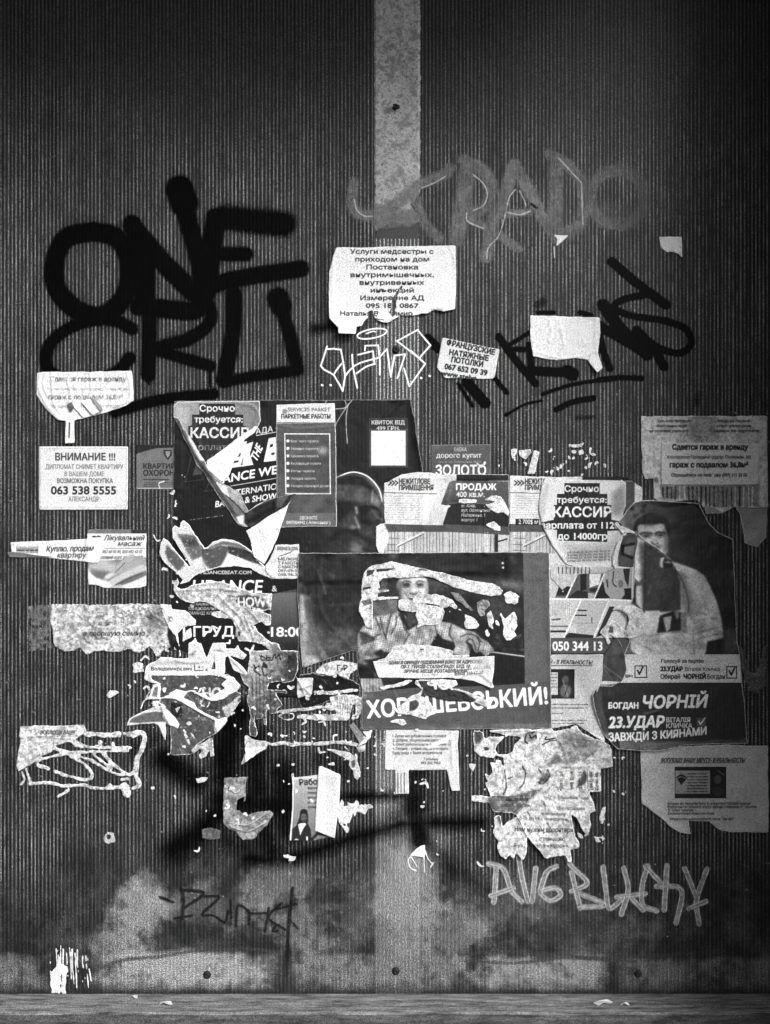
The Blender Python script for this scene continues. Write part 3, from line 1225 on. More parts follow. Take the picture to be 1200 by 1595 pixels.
f.m = f.m * np.clip(.78 + .8 * (f.nz(26, 4) - .4), 0, 1) * np.clip(.85 + .8 * (f.nz(3, 3, 4) - .45), 0, 1)
f.m = f.m * np.clip((1085 - f.xy()[0]) / 150, .6, 1)
for pts in (z6(45, 340, 60, 400, 100, 435, 150, 440), z6(440, 275, 520, 240, 580, 205), z6(740, 195, 800, 250, 822, 310, 800, 375, 740, 405), z6(700, 420, 710, 470, 800, 510),
            z6(940, 415, 1010, 430, 1070, 410), z6(990, 280, 950, 330, 930, 420, 890, 550, 830, 620, 820, 685), z6(1010, 290, 1040, 350, 1048, 385), P2(906, 285, 908, 350), P2(870, 246, 905, 284)):
    f.L(pts, 1.8, .8, .8, .7, jit=.5)
    f.addL(pts, 1.8, .5, a=.85)
f.L(P2(828, 318, 836, 324), 4, .1, .9, .6)
f.done(g=3, film=True, lift=.0, gloss=.7)

f = Sheet('spray_and_shadow', 'blurred black spray strokes crossing the lower middle of both panels under the torn papers', 'graffiti', (205, 1050, 800, 1420), S=1.0, val=.03)
for pts, w, so, a_ in ((P2(272, 1322, 310, 1298, 345, 1262), 34, 13, .95), (P2(385, 1338, 440, 1338, 500, 1322, 560, 1302, 620, 1286), 17, 9, .95), (P2(620, 1284, 680, 1282, 750, 1281), 15, 8, .95),
                       (P2(345, 1245, 400, 1252, 450, 1256, 500, 1248), 34, 13, .95), (P2(500, 1242, 570, 1240, 645, 1240), 10, 6, .95), (P2(646, 1150, 643, 1250, 656, 1310), 28, 9, .95),
                       (P2(656, 1310, 700, 1348, 765, 1390), 15, 11, .6), (P2(372, 1110, 356, 1150, 350, 1210), 34, 10, .97), (P2(255, 1182, 305, 1218), 30, 10, .95), (P2(395, 1150, 410, 1290, 425, 1325), 36, 16, .85),
                       (P2(440, 1205, 450, 1290), 40, 16, .85), (P2(500, 1180, 540, 1205), 26, 12, .5), (P2(240, 1150, 210, 1170), 26, 12, .5), (P2(590, 1290, 640, 1262), 20, 12, .6), (P2(340, 1300, 380, 1320), 30, 14, .6)):
    f.addL(pts, w * 1.25, 3, soft=so * 1.2, a=min(1, a_ * 1.05))
f.m = f.m * (.85 + .3 * (f.nz(14, 4) - .5)) 
f.done(g=4, film=True, lift=.02, gloss=.6)

f = Sheet('spray_and_shadow', 'soft dark shadow of the nurse notice painted on the panel at its lower left', 'graffiti', (470, 380, 545, 540), S=1.0, val=.03)  # film that paints the lifted notice's cast shadow onto the panel
for pts, w, so, a_ in ((P2(505, 398, 505, 460, 500, 510), 9, 6, .35), (P2(490, 512, 520, 508, 535, 500), 13, 7, .85)):
    f.addL(pts, w, 2, soft=so, a=a_)
f.done(g=3, film=True, lift=.025, gloss=.6)

p2 = Tz(0, 1230, 2)
f = Sheet('marker_graffiti', 'thin dark scrawled marker word low on the left panel', 'graffiti', (244, 1380, 470, 1500), S=1.5, val=.14)
for pts, w in ((p2(500, 335, 540, 350), 4.5), (p2(568, 310, 572, 350, 568, 402), 5), (p2(565, 312, 635, 322, 575, 368), 5), (p2(545, 400, 600, 392), 4), (p2(640, 332, 682, 336, 630, 388, 665, 392, 700, 412, 712, 380), 4.5),
               (p2(718, 345, 722, 400), 3), (p2(735, 425, 742, 362, 775, 380, 776, 418), 4.5), (p2(775, 386, 830, 384), 4), (p2(838, 368, 826, 440), 4), (p2(880, 352, 838, 398, 890, 436), 4),
               (p2(912, 308, 900, 420, 896, 530), 5.5), (p2(862, 372, 925, 355), 3.5), (p2(900, 400, 928, 432), 3.5), (p2(858, 425, 850, 440, 866, 440), 3), (p2(955, 300, 960, 288, 1020, 268), 2.5), (p2(985, 318, 988, 360), 2)):
    f.addL(pts, w, .9, soft=1.0, a=.8, smooth=True)
f.addL(p2(930, 505, 935, 590), 10, 3, soft=4, a=.5)
f.done(g=3, film=True, lift=.05, gloss=.6)

pb = Tz(560, 1300, 1.875)
f = Sheet('chalk_graffiti', 'pale streaky chalk-like tag of capitals low on the right panel', 'graffiti', (740, 1325, 1120, 1450), S=2.0, val=.58)
for pts in (pb(400, 95, 393, 198), pb(378, 85, 420, 100, 445, 165, 475, 195), pb(385, 178, 450, 155), pb(465, 62, 475, 125, 492, 195), pb(515, 98, 505, 195),
            pb(575, 92, 548, 108, 532, 150, 530, 172, 560, 192, 588, 175, 572, 155, 535, 162), pb(600, 50, 618, 90, 665, 140, 620, 165), pb(620, 110, 645, 215), pb(648, 212, 718, 205, 645, 172),
            pb(712, 95, 720, 165, 730, 215, 765, 190), pb(772, 98, 785, 160, 765, 232), pb(752, 182, 835, 172), pb(795, 185, 828, 220),
            pb(842, 92, 826, 150, 828, 205, 868, 222), pb(898, 90, 890, 220), pb(868, 150, 940, 162, 925, 258), pb(835, 92, 880, 140), pb(950, 98, 985, 185), pb(1015, 100, 985, 190, 992, 260), pb(962, 215, 1012, 195)):
    f.addL(pts, 9, .8, soft=.9, a=.72)
    q_ = np.asarray(pts)
    for dx in (-3.4, -1.2, 1.6, 3.2):
        f.L([(x + dx, y + dx * .25) for x, y in pts], 1.0, .88 if dx in (-3.4, 3.2) else .5, .75, .5, jit=.5)
f.mottle(.12, 4, 3)
f.done(g=2.5, film=True, lift=.05, gloss=.8)

# ================================================================ papers, the lowest first
NOTE, POST = 'notice', 'poster'
# --- faint remains on the far right
s = Sheet('faded_poster', 'dim grey poster remnant with a ragged hole at the right edge, below the garage notice', POST, (1090, 750, 1200, 862), val=.62)
s.add(P2(1093, 745, 1195, 745, 1194, 838, 1178, 852, 1160, 846, 1152, 800, 1144, 788, 1122, 800, 1098, 800), 1.2)
s.mottle(.12, 22).torn(1.6, .75).wr(.8, 20)
s.done(g=2.2)
s = Sheet('paper_remnant', 'dim U-shaped strip of torn poster edge at the right of the election poster', 'paper remnant', (1145, 985, 1200, 1085), val=.42)
s.add(P2(1148, 998, 1158, 1010, 1168, 1046, 1178, 1050, 1186, 1020, 1188, 1004, 1194, 1006, 1194, 1070, 1178, 1082, 1166, 1074, 1154, 1040), 1.5)
s.mottle(.1, 10).fray(.6, 5, 2)
s.done(g=2)

# --- small stickers on the plastic
s = Sheet('gold_buying_sticker', 'small dark sticker offering to buy gold, above the real estate sheet', 'sticker', (660, 685, 772, 745), val=.36)
s.add(P2(672, 693, 765, 692, 764, 745, 671, 745))
s.R(670, 690, 768, 700, .4, .6)
s.T('ЛАВКА', 717, 703, 5, .85, 'c', 20).T('дорого купит', 715, 713, 6.5, .92, 'c', 70, b=.3).T('тел. б. сп. Заболотная 48-б2', 716, 721, 3, .7, 'c', 66)
s.T('ЗОЛОТО', 718, 740, 13, .95, 'c', 78, b=.9).mottle(.05, 8).torn(.8, .5)
s.wr(.3, 20).done(g=2)
s = Sheet('security_sticker', 'small grey apartment security sticker tucked under the black dance poster', 'sticker', (208, 688, 282, 766), val=.47)
s.add(P2(213, 693, 282, 693, 282, 762, 213, 762))
s.F(P2(212, 692, 284, 692, 284, 697, 245, 698, 225, 703, 212, 708), .1).F(P2(255, 701, 268, 701, 268, 709, 262, 717, 256, 709), .15).F(P2(258, 703, 266, 703, 265, 709, 262, 713, 259, 709), .6)
s.T('КВАРТИРА', 224, 730, 6.6, .12, 'l', 56, b=.5).T('ОХОРОНА', 224, 741, 7.4, .12, 'l', 56, b=.6)
s.lines(224, 747, 46, 1, 3, 1.4, .15).lines(224, 752, 50, 3, 2.7, .7, .25).L(P2(213, 761, 282, 761), 2, .75)
s.mottle(.04, 10).done(g=2)

# --- blank and small scraps
s = Sheet('paper_scrap', 'small pale torn corner of paper alone high on the right panel', 'paper scrap', (1020, 362, 1068, 410), val=.88)
s.add(P2(1027, 369, 1062, 369, 1062, 404, 1056, 396, 1046, 392, 1038, 393, 1029, 385), .5)
s.wr(.5, 10).curl((1030, 400), (1062, 372), .01)
s.mottle(.05, 6).done(g=1.6)
s = Sheet('paper_scrap', 'tiny triangular paper scrap hanging under the ghosted letters on the right panel', 'paper scrap', (860, 360, 890, 410), val=.85)
s.add(P2(862, 366, 886, 367, 876, 376, 867, 384, 868, 372), .5)
s.addL(P2(863, 384, 864, 402), 1.4)
s.done(g=1)

s = Sheet('nurse_notice', 'white notice with centred Cyrillic lines and a torn curling bottom edge, over the joint strip', NOTE, (508, 380, 715, 526), val=.9)
w3p = w3
s.add(w3(165, 58, 300, 60, 500, 54, 862, 47, 864, 200, 864, 330, 858, 420, 790, 437, 740, 425, 655, 450, 600, 460, 545, 455, 470, 500, 440, 500, 400, 485, 345, 500, 318, 520, 285, 525, 280, 572, 180, 570, 178, 535, 126, 478, 122, 340, 124, 200, 148, 110), .35)
s.sub(w3(352, 430, 378, 425, 390, 470, 402, 480, 380, 500, 310, 522, 325, 495, 350, 470), .8)
s.sub(w3(545, 280, 556, 285, 520, 345, 505, 430, 522, 440, 490, 470, 478, 440, 490, 360), .5)
rows = (('Услуги медсестры с', 96, 490, 485), ('приходом на дом', 141, 492, 430), ('Постановка', 187, 492, 300), ('внутримышечных,', 232, 492, 485), ('внутривенных', 277, 490, 375),
        ('инъекций', 322, 492, 250), ('Измерение АД', 367, 492, 370), ('095 183 0867', 412, 492, 305), ('Наталья Владимир', 458, 400, 420))
for t, y, x, w in rows:
    s.T(t, 480 + x / 3.75, 370 + y / 3.75, 6.0, .1, 'c', w / 3.75, b=.5)
s.mottle(.03, 12)
s.wr(1.2, 34).crease(w3(860, 60, 830, 55, 855, 120, 864, 180), 1.2, 3).crease(w3(150, 130, 145, 300, 160, 450, 200, 530), 1.4, 5)
s.curl((545, 470), (512, 420), .03, 1.6).curl((720, 470), (560, 500), .05, 1.7).curl((560, 488), (520, 486), .05, 1.5).bump(612, 470, 22, 3.0, 16).bump(575, 505, 12, 5).bump(690, 482, 14, 5, 8)
s.crease(w3(655, 450, 700, 415, 790, 410, 850, 350), 2.2, 4).crease(w3(540, 290, 500, 380, 480, 470), 2.5, 5)
s.done(g=1.4)
for pts, h in ((w3(660, 448, 690, 412, 720, 432, 700, 445), 3), (w3(785, 437, 800, 405, 858, 360, 858, 420), 3), (w3(395, 478, 420, 430, 470, 440, 500, 480, 445, 498, 440, 480), 3)):
    q = Sheet('torn_edge', None, None, (560, 455, 715, 520), parent=s.obj, val=.97)
    q.add(pts, .4)
    q.wr(2, 8).bump(pts[0][0], pts[0][1], 10, h)
    q.done(g=1.1, lift=1.2, ripple=0)

s = Sheet('ceiling_sticker', 'small tilted white sticker in bold Cyrillic advertising stretch ceilings', 'sticker', (682, 522, 784, 608), val=.82)
s.add(w3(785, 585, 1118, 655, 1090, 815, 1075, 825, 960, 828, 800, 822, 752, 760), .4)
for t, x, y, w, h in (('ФРАНЦУЗСКИЕ', 948, 657, 285, 7.2), ('НАТЯЖНЫЕ', 938, 703, 230, 7.2), ('ПОТОЛКИ', 928, 742, 185, 7.2), ('067 652 09 39', 920, 787, 250, 7.2), ('www.stelya', 880, 822, 210, 7)):
    s.T(t, 480 + x / 3.75, 370 + y / 3.75, h, .1, 'c', w / 3.75, b=.8, rot=12 if y < 700 else 9)
s.mottle(.03, 8).wr(.7, 18).curl((775, 592), (680, 575), .05, 1.6).bump(770, 535, 10, 2)
s.done(g=1.5)

s = Sheet('blank_notice', 'blank white crumpled sheet with a hanging corner over the black marker tag', NOTE, (822, 488, 940, 588), val=.87)
s.add(w4(302, 653, 420, 655, 562, 660, 564, 720, 556, 790, 570, 850, 548, 868, 516, 818, 470, 810, 400, 820, 312, 805, 303, 740), .4)
s.mottle(.03, 10).wr(2.6, 26, ax=2).crease(w4(375, 670, 380, 710, 372, 745), 1.5, 3).crease(w4(418, 700, 428, 760, 415, 800), 1.8, 3.5).crease(w4(330, 790, 420, 812, 510, 800, 550, 780), 1.5, 3).crease(w4(545, 665, 550, 790), 1.2, 3)
s.curl((938, 540), (900, 570), .04, 1.6).curl((940, 558), (826, 556), .02, 1.8)
s.done(g=1.5)

# --- left column
s = Sheet('garage_notice', 'crumpled garage rental notice with gathered folds under the black spray tag on the left', NOTE, (54, 574, 214, 700), val=.87)
w5 = Tz(0, 560, 3.986)
s.add(w5(232, 82, 330, 78, 600, 75, 820, 70, 832, 150, 832, 255, 790, 285, 660, 330, 530, 365, 465, 378, 468, 455, 475, 520, 412, 522, 410, 460, 412, 380, 365, 378, 290, 310, 250, 255, 228, 220), .5)
for t, x, y, w, h, v, b in (('Сдается гараж в аренду', 550, 136, 470, 6.2, .12, .5), ('Кооператив Полярный (адрес Полярная, 30)', 545, 192, 500, 3.6, .35, .2), ('гараж с подвалом 36,8м²', 535, 248, 460, 6.4, .14, .4), ('Обращайтесь по телефону (097)1113355', 530, 300, 440, 4, .3, .3)):
    s.T(t, x / 3.986, 560 + y / 3.986, h, v, 'c', w / 3.986, b=b, wear=.55)
s.L(w5(436, 395, 436, 485), 2, .2, .9)
s.mottle(.05, 12).wr(2.0, 16, ax=1.6)
for p_ in (w5(250, 90, 245, 180, 300, 290, 380, 370), w5(290, 90, 270, 150, 300, 230), w5(320, 85, 330, 180, 340, 280, 400, 360), w5(420, 130, 440, 200, 430, 280), w5(560, 90, 570, 180, 560, 240), w5(790, 80, 810, 160, 800, 250, 700, 300)):
    s.crease(p_, 1.9, 3.0)
s.curl((214, 630), (60, 640), .02, 1.5)
s.done(g=1.3)
for i, (pts, v) in enumerate(((w5(455, 290, 480, 275, 540, 355, 525, 365), .93), (w5(505, 262, 560, 245, 635, 325, 580, 345), .95), (w5(425, 280, 450, 265, 470, 300, 440, 330), .45), (w5(565, 240, 600, 250, 650, 315, 630, 325), .55))):
    q = Sheet('fold', None, None, (100, 615, 170, 660), parent=s.obj, val=v)
    q.add(pts, .4).mottle(.04, 5).wr(2.5, 7).curl(pts[1], pts[2], .2, 1.2)
    q.done(g=1.1, lift=1.5, ripple=0)

s = Sheet('attention_notice', 'flat white printed notice with three exclamation marks and a large phone number', NOTE, (56, 690, 206, 800), val=.84)
s.add(w5(245, 540, 798, 540, 796, 932, 244, 934), .15)
for t, x, y, w, h, v, b in (('ВНИМАНИЕ !!!', 532, 626, 370, 9.5, .22, .6), ('ДИПЛОМАТ СНИМЕТ КВАРТИРУ', 526, 680, 480, 6, .38, .2), ('В ВАШЕМ ДОМЕ', 526, 724, 245, 6, .38, .2), ('ВОЗМОЖНА ПОКУПКА', 530, 767, 345, 6, .3, .35),
                            ('063 538 5555', 521, 836, 400, 10.5, .2, .9), ('АЛЕКСАНДР', 522, 880, 190, 6, .38, .2)):
    s.T(t, x / 3.986, 560 + y / 3.986, h, v, 'c', w / 3.986, b=b)
for p_ in (w5(255, 552, 788, 552), w5(255, 918, 786, 918), w5(256, 552, 256, 918), w5(786, 552, 786, 918)):
    s.L(p_, .8, .5, .35)
s.mottle(.02, 20).wr(.5, 50)
s.done(g=2, ripple=.12)

s = Sheet('massage_flyer', 'massage flyer with a photo of hands on a back, overlapped by a narrow white strip', NOTE, (132, 820, 234, 922), val=.88)
s.add(w5(545, 1055, 912, 1055, 910, 1405, 870, 1418, 650, 1418, 600, 1400, 550, 1395), .5)
s.R(136, 824, 205, 831, .5).R(205, 824, 230, 831, .2)
s.F(w5(570, 1100, 590, 1092, 600, 1100, 612, 1092, 632, 1100, 612, 1112, 598, 1106, 588, 1112), .1)
s.T('Лікувальний', 770 / 3.986, 560 + 1122 / 3.986, 6.5, .12, 'c', 62, b=.35, sh=.3).T('масаж', 805 / 3.986, 560 + 1158 / 3.986, 6.5, .12, 'c', 36, b=.35, sh=.3)
s.L(w5(650, 1172, 900, 1172), .8, .4).T('063 60 00 89, 050 692 43 57', 191, 861.5, 4.2, .3, 'c', 62, b=.3, sh=.2).T('повний курс до здоров’я', 190, 870.5, 4.5, .2, 'c', 64, b=.3, sh=.3)
s.F(w5(548, 1262, 640, 1250, 910, 1230, 910, 1340, 760, 1400, 600, 1350, 550, 1290), .55, smooth=False)
s.E(165, 885, 26, 12, .72, 1, 4, 15).E(215, 880, 26, 11, .66, 1, 4, -15).E(166, 897, 30, 7, .42, .8, 3, 10).E(200, 902, 26, 7, .42, .8, 3, -20)
s.L(w5(820, 1225, 760, 1270, 710, 1330), 9, .68, 1, 1.5).L(w5(900, 1290, 800, 1330, 700, 1380), 10, .75, 1, 1.5).L(w5(780, 1260, 720, 1320, 690, 1350), 1.2, .3, .8).L(w5(890, 1325, 800, 1360, 720, 1400), 1.5, .3, .8)
s.E(171, 897, 9, 4, .8, 1, 1.5, -30).F(w5(550, 1310, 600, 1360, 700, 1400, 680, 1420, 550, 1400), .88).F(w5(905, 1350, 905, 1410, 750, 1410), .86)
s.mottle(.04, 9).wr(.6, 25).curl((230, 908), (150, 912), .06, 1.6)
s.done(g=1.6)
s = Sheet('strip_notice', 'narrow folded white strip offering to buy and sell apartments, lying over the massage flyer', NOTE, (8, 836, 164, 884), val=.88)
s.add(w5(68, 1135, 300, 1125, 545, 1115, 548, 1105, 622, 1103, 628, 1220, 612, 1262, 560, 1258, 290, 1230, 62, 1228, 50, 1200, 78, 1192), .4)
s.T('Куплю, продам', 435 / 3.986, 560 + 1190 / 3.986, 7, .13, 'c', 73, b=.5, sh=.25, rot=-1).T('квартиру', 445 / 3.986, 560 + 1230 / 3.986, 7, .16, 'c', 44, b=.4, sh=.25)
s.R(26, 851, 61, 862, .45, .6).mottle(.06, 3, 2, 1, 1)
for i in range(26):
    s.R(26 + (i * 7 % 34), 851 + (i * 5 % 10), 28.5 + (i * 7 % 34), 853 + (i * 5 % 10), .15 if i % 2 else .75, .8)
s.F(w5(50, 1200, 78, 1192, 240, 1215, 340, 1225, 290, 1230, 62, 1228), .5)
s.wr(1.0, 22).crease(w5(70, 1195, 300, 1222), 1.3, 3).crease(w5(242, 1125, 244, 1225), 1.0, 2.5).curl((162, 872), (100, 876), .05, 1.6).crease(w5(545, 1115, 552, 1255), 1.2, 2.5)
s.done(g=1.4)

s = Sheet('family_notice', 'badly wrinkled and scraped white notice with two surviving italic lines on the left panel', NOTE, (40, 932, 282, 1026), val=.80)
w6 = Tz(0, 900, 4)
s.add(w6(318, 165, 420, 163, 640, 168, 820, 160, 1010, 165, 1030, 230, 1062, 320, 1090, 380, 1070, 430, 1010, 460, 985, 495, 950, 440, 930, 420, 900, 455, 860, 465, 800, 440, 740, 462, 640, 455, 540, 475, 500, 430, 470, 455, 400, 458, 345, 430, 335, 360, 318, 270), 1.0)
s.mottle(.14, 16, 5).mottle(.08, 3, 3)
s.E(245, 962, 16, 22, .42, .6, 8, 20)
s.T('зчшия пчстсем', 178, 974, 7, .22, 'c', 66, b=.4, sh=.25, wear=.7).T('с інтернетом лю буду', 182, 981, 4, .45, 'c', 84, sh=.2, wear=.6).T('в хорошую семью', 178, 990, 6.6, .12, 'c', 95, b=.55, sh=.22, wear=.35)
r_ = random.Random(9)
for i in range(26):
    x, y = r_.uniform(84, 262), r_.uniform(945, 1010)
    p_ = [(x, y)]
    for j in range(4):
        x += r_.uniform(-2, 11)
        y += r_.uniform(-7, 7)
        p_.append((x, y))
    s.crease(p_, r_.uniform(1.0, 2.4), 2.6)
    if i % 3 == 0:
        s.L(p_, 1.0, .3, .5, .5)
s.wr(2.2, 14)
s.fray(.55, 4, 1.6)
s.done(g=1.3)
s = Sheet('glue_residue', 'faint grey rectangle of old glue at the left end of the wrinkled notice', 'glue residue', (40, 938, 84, 1020), S=1.5, val=.50)
s.add(P2(44, 944, 80, 942, 82, 1012, 46, 1014), 2)
s.m = s.m * np.clip((s.nz(6, 4) - .3) * 2.2, 0, 1) * .75
s.mottle(.12, 6)
s.done(g=3, film=True, lift=.03, gloss=.9)

s = Sheet('outline_notice', 'notice torn away to a scribbled outline of white residue, lower left', NOTE, (24, 1122, 234, 1246), val=.84)
w6 = Tz(0, 900, 4)
for pts, w in ((w6(540, 975, 600, 972), 7), (w6(620, 975, 690, 978, 745, 972), 8), (w6(775, 968, 790, 975), 4), (w6(800, 975, 880, 965, 905, 985, 890, 1060, 862, 1120, 852, 1180, 850, 1230), 8),
               (w6(880, 960, 830, 980), 9), (w6(460, 1030, 540, 1050, 640, 1055, 760, 1058, 820, 1055), 5), (w6(450, 1090, 600, 1080, 800, 1078), 3), (w6(340, 1060, 430, 1085, 520, 1085), 5),
               (w6(240, 1170, 240, 1140, 330, 1110, 420, 1095), 4), (w6(240, 1165, 300, 1188), 6), (w6(345, 1205, 430, 1235, 520, 1255, 575, 1240, 560, 1190, 500, 1140, 440, 1110), 4.5),
               (w6(440, 1100, 560, 1130, 660, 1190, 740, 1225, 775, 1215, 700, 1150, 650, 1090, 590, 1085, 600, 1110, 700, 1190), 4.5), (w6(760, 1200, 800, 1225, 830, 1215, 850, 1160), 4.5),
               (w6(190, 1285, 300, 1275, 400, 1295, 500, 1290, 600, 1308, 740, 1305), 5), (w6(430, 1320, 365, 1362), 4), (w6(130, 1290, 155, 1255, 140, 1205), 3), (w6(165, 1190, 190, 1260, 185, 1285), 4),
               (w6(850, 1230, 870, 1290, 830, 1310), 6), (w6(780, 1300, 795, 1340), 13), (w6(640, 1100, 720, 1180), 3), (w6(760, 1255, 800, 1250), 4), (w6(690, 1290, 650, 1310), 4)):
    s.addL(pts, w, 1.6)
for x, y, w in ((625, 1022, 6), (662, 1030, 3), (705, 1032, 5), (950, 1307, 4)):
    s.addL(w6(x, y, x + 6, y + 2), w, .6)
s.add(w6(130, 925, 230, 918, 400, 918, 525, 915, 545, 955, 500, 985, 470, 1010, 520, 1030, 540, 1060, 470, 1055, 440, 1020, 350, 1045, 330, 1080, 250, 1120, 200, 1160, 120, 1205, 108, 1170, 125, 1050), .8)
s.T('ВОПЛОЩУ ВАШУ', 91, 1143.5, 5, .15, 'c', 54, b=.4, sh=.1)
s.L(w6(262, 985, 500, 985), 1, .5, .8).mottle(.1, 7)
s.F(w6(160, 1000, 340, 990, 340, 1050, 200, 1150, 130, 1190), .78, .5)
s.crease(w6(150, 1080, 170, 1010, 230, 985, 440, 1000), 2, 3).wr(1.2, 9).crease(w6(120, 1200, 200, 1150, 330, 1060), 3, 4)
s.fray(.45, 3, .8)
s.done(g=1.15)

# ================================================================ the central cluster
k1 = Tz(260, 610, 5.695)      # crop 260..450, 610..890
k2 = Tz(240, 800, 6.0)        # crop 240..440, 800..1040
k3 = Tz(500, 600, 3.75)       # crop 500..820, 600..880
k4 = Tz(200, 980, 6.0)        # crop 200..400, 980..1190
k5 = Tz(370, 990, 5.714)      # crop 370..580, 990..1220
k6 = Tz(440, 840, 2.727)      # crop 440..880, 840..1160
k7 = Tz(550, 860, 7.06)       # crop 550..720, 860..1030
k8 = Tz(690, 860, 6.667)      # crop 690..870, 860..1040
k9 = Tz(550, 990, 3.75)       # crop 550..870, 990..1150
r_ = random.Random(31)


def fibre(s, amt=.5, sc=4, w=1.2):
    return s.fray(amt, sc, w)


# ---- large black dance poster
s = Sheet('dance_poster', 'large black event poster with slanted white lettering, torn and layered over on the left', POST, (258, 616, 668, 1082), val=.06)
s.add(P2(272, 625, 400, 623, 520, 623, 640, 622, 646, 650, 653, 700, 660, 737, 661, 860, 640, 900, 470, 905, 466, 1012, 470, 1040, 474, 1108, 440, 1100, 428, 1080, 400, 1086, 330, 1030, 300, 1020, 268, 1012, 262, 990, 268, 900, 270, 760), .5)
s.mottle(.015, 60)
# triangles
for pts in (k1(225, 560, 165, 800, 330, 780), k1(375, 810, 345, 885, 420, 875), k1(490, 985, 475, 1025, 520, 1020)):
    for i in range(3):
        s.L([pts[i], pts[(i + 1) % 3]], .9, .45, .7, smooth=False)
s.F(k1(270, 600, 235, 740, 310, 735, 330, 690), .3)
for i in range(14):
    x = 294 + i * 4
    s.L(P2(x, 810.5 - i * .55, x + r_.uniform(.5, 3), 810 - i * .55), 1.2, .8 if i % 3 else .4, .8, smooth=False)
# logo lettering
T8 = dict(rot=-9)
s.T('РАДА ·', 392, 678, 7.5, .9, 'l', 40, b=.5, rot=-10, sh=.15)
s.L(P2(400, 678.5, 434, 672.5), 1.2, .9, smooth=False).L(P2(360, 757, 436, 744), 1.2, .85, smooth=False)
s.F(k1(660, 450, 770, 430, 740, 560, 770, 650, 560, 680, 600, 560), .86).F(k1(590, 560, 660, 545, 650, 575, 585, 590), .06).F(k1(580, 620, 640, 610, 635, 625, 575, 640), .06)
s.F(k1(715, 440, 775, 430, 700, 640, 660, 655), .06).F(k1(770, 470, 815, 440, 800, 520), .06)
s.F(k1(690, 470, 770, 445, 720, 610, 765, 640, 670, 668), .88)
s.F(k1(740, 420, 880, 395, 900, 480, 860, 620, 770, 640, 740, 540, 800, 440), .05)
s.T('THE', 400, 720, 10.5, .93, 'l', 24, b=.9, rot=-66, sh=.35)
s.F(k1(905, 415, 1010, 395, 1030, 450, 1000, 500, 1030, 560, 1000, 610, 860, 625), .88).F(k1(930, 545, 960, 540, 955, 560, 928, 563), .05).F(k1(920, 470, 945, 462, 940, 490, 915, 495), .05)
s.T('DANCE WEEK', 334, 755, 11, .94, 'l', 122, b=1.0, rot=-10, sh=.25)
s.T('INTERNATIONAL', 355, 774, 8, .9, 'l', 104, b=.6, rot=-9, sh=.22)
s.T('BATTLE & SHOW', 336, 790, 8, .9, 'l', 96, b=.7, rot=-8, sh=.22)
for p_ in (k1(690, 930, 740, 1040), k1(740, 910, 800, 1010), k1(600, 940, 630, 990)):
    s.L(p_, .8, .6, .6)
# pale lines of the marker tag running down on the poster
for p_ in (k3(185, 85, 150, 130, 95, 215, 78, 270), k3(140, 80, 145, 130, 80, 140), k3(45, 80, 10, 125), k3(160, 110, 148, 200, 155, 340)):
    s.L(p_, 1.4, .85, .85, jit=.3)
# ticket price label; the square code beneath it stays blank
s.R(575, 651, 635.5, 728, .30).R(576, 652, 635, 668, .12, .7).T('КВИТОК ВІД', 605, 661, 5.2, .9, 'c', 51, b=.5).T('499 ГРН.', 605, 670, 5.2, .88, 'c', 36, b=.4)
s.R(578.5, 671, 632, 725, .88)
# face with ski goggles and a pale helmet rim
s.E(545, 830, 75, 90, .11, .9, 22).mottle(.015, 14)
s.E(548, 785, 50, 48, .34, 1, 2).E(575, 790, 24, 36, .52, .7, 8)
s.E(546, 800, 48, 56, .17, 1, 4)
s.L(k3(92, 540, 150, 515, 200, 508, 260, 525, 310, 565, 345, 620, 358, 680), 2.2, .9)
s.F(k3(92, 545, 150, 530, 230, 535, 290, 580, 340, 650, 358, 700, 330, 700, 200, 600, 92, 575), .05, 1, 1.5, smooth=True)
s.F(k3(92, 575, 180, 580, 250, 590, 300, 620, 350, 700, 300, 690, 200, 680, 92, 680), .34, .9, 2)
s.F(k3(220, 610, 250, 600, 250, 690, 190, 680), .55, .5, 4)
s.F(k3(300, 620, 330, 640, 356, 700, 330, 720, 302, 690), .52, .9, 1.5).L(k3(306, 610, 300, 640, 298, 690), 1.4, .7)
s.F(k3(92, 680, 190, 680, 200, 720, 190, 800, 92, 800), .05, .9, 3)
s.F(k3(222, 705, 260, 696, 320, 705, 355, 740, 352, 790, 310, 815, 250, 810, 222, 760), .05, 1, 1.2, smooth=True)
s.L(k3(222, 705, 265, 695, 325, 708, 358, 745, 355, 795), 1.4, .5, .7)
s.F(k3(130, 780, 180, 740, 205, 760, 230, 830, 180, 850, 120, 850), .36, .7, 3, smooth=True).F(k3(180, 860, 250, 830, 330, 830, 350, 900, 300, 960, 200, 950), .30, .7, 5, smooth=True).E(583, 803, 10, 11, .3, .8, 3).L(k3(300, 730, 330, 770, 355, 785), 2, .6, .6, 1)
s.L(k3(206, 715, 212, 745), 4, .8, .8, 1.5).L(k3(200, 770, 216, 810, 225, 830), 3.2, .75, .8, 1.4).E(551, 824, 6, 5, .55, .8, 2).E(555, 826, 3.5, 3, .05, 1, 1).E(540, 826, 9, 6, .3, .5, 3)
s.L(k3(60, 900, 130, 850, 210, 870, 290, 910), 8, .04, .9, 3).E(554, 852, 9, 6, .6, .7, 3, 35).E(530, 860, 22, 14, .22, .7, 6)
s.E(575, 880, 18, 12, .42, .8, 5).E(556, 858, 12, 3, .62, .6, 2, 10).E(556, 866, 14, 2, .04, .8, 1.5, 6).E(535, 892, 30, 14, .04, .8, 8)
s.photo(1.0, .16, s.cov(P2(520, 738, 660, 738, 660, 905, 470, 905, 470, 830, 526, 825)) * (s.c < .75))
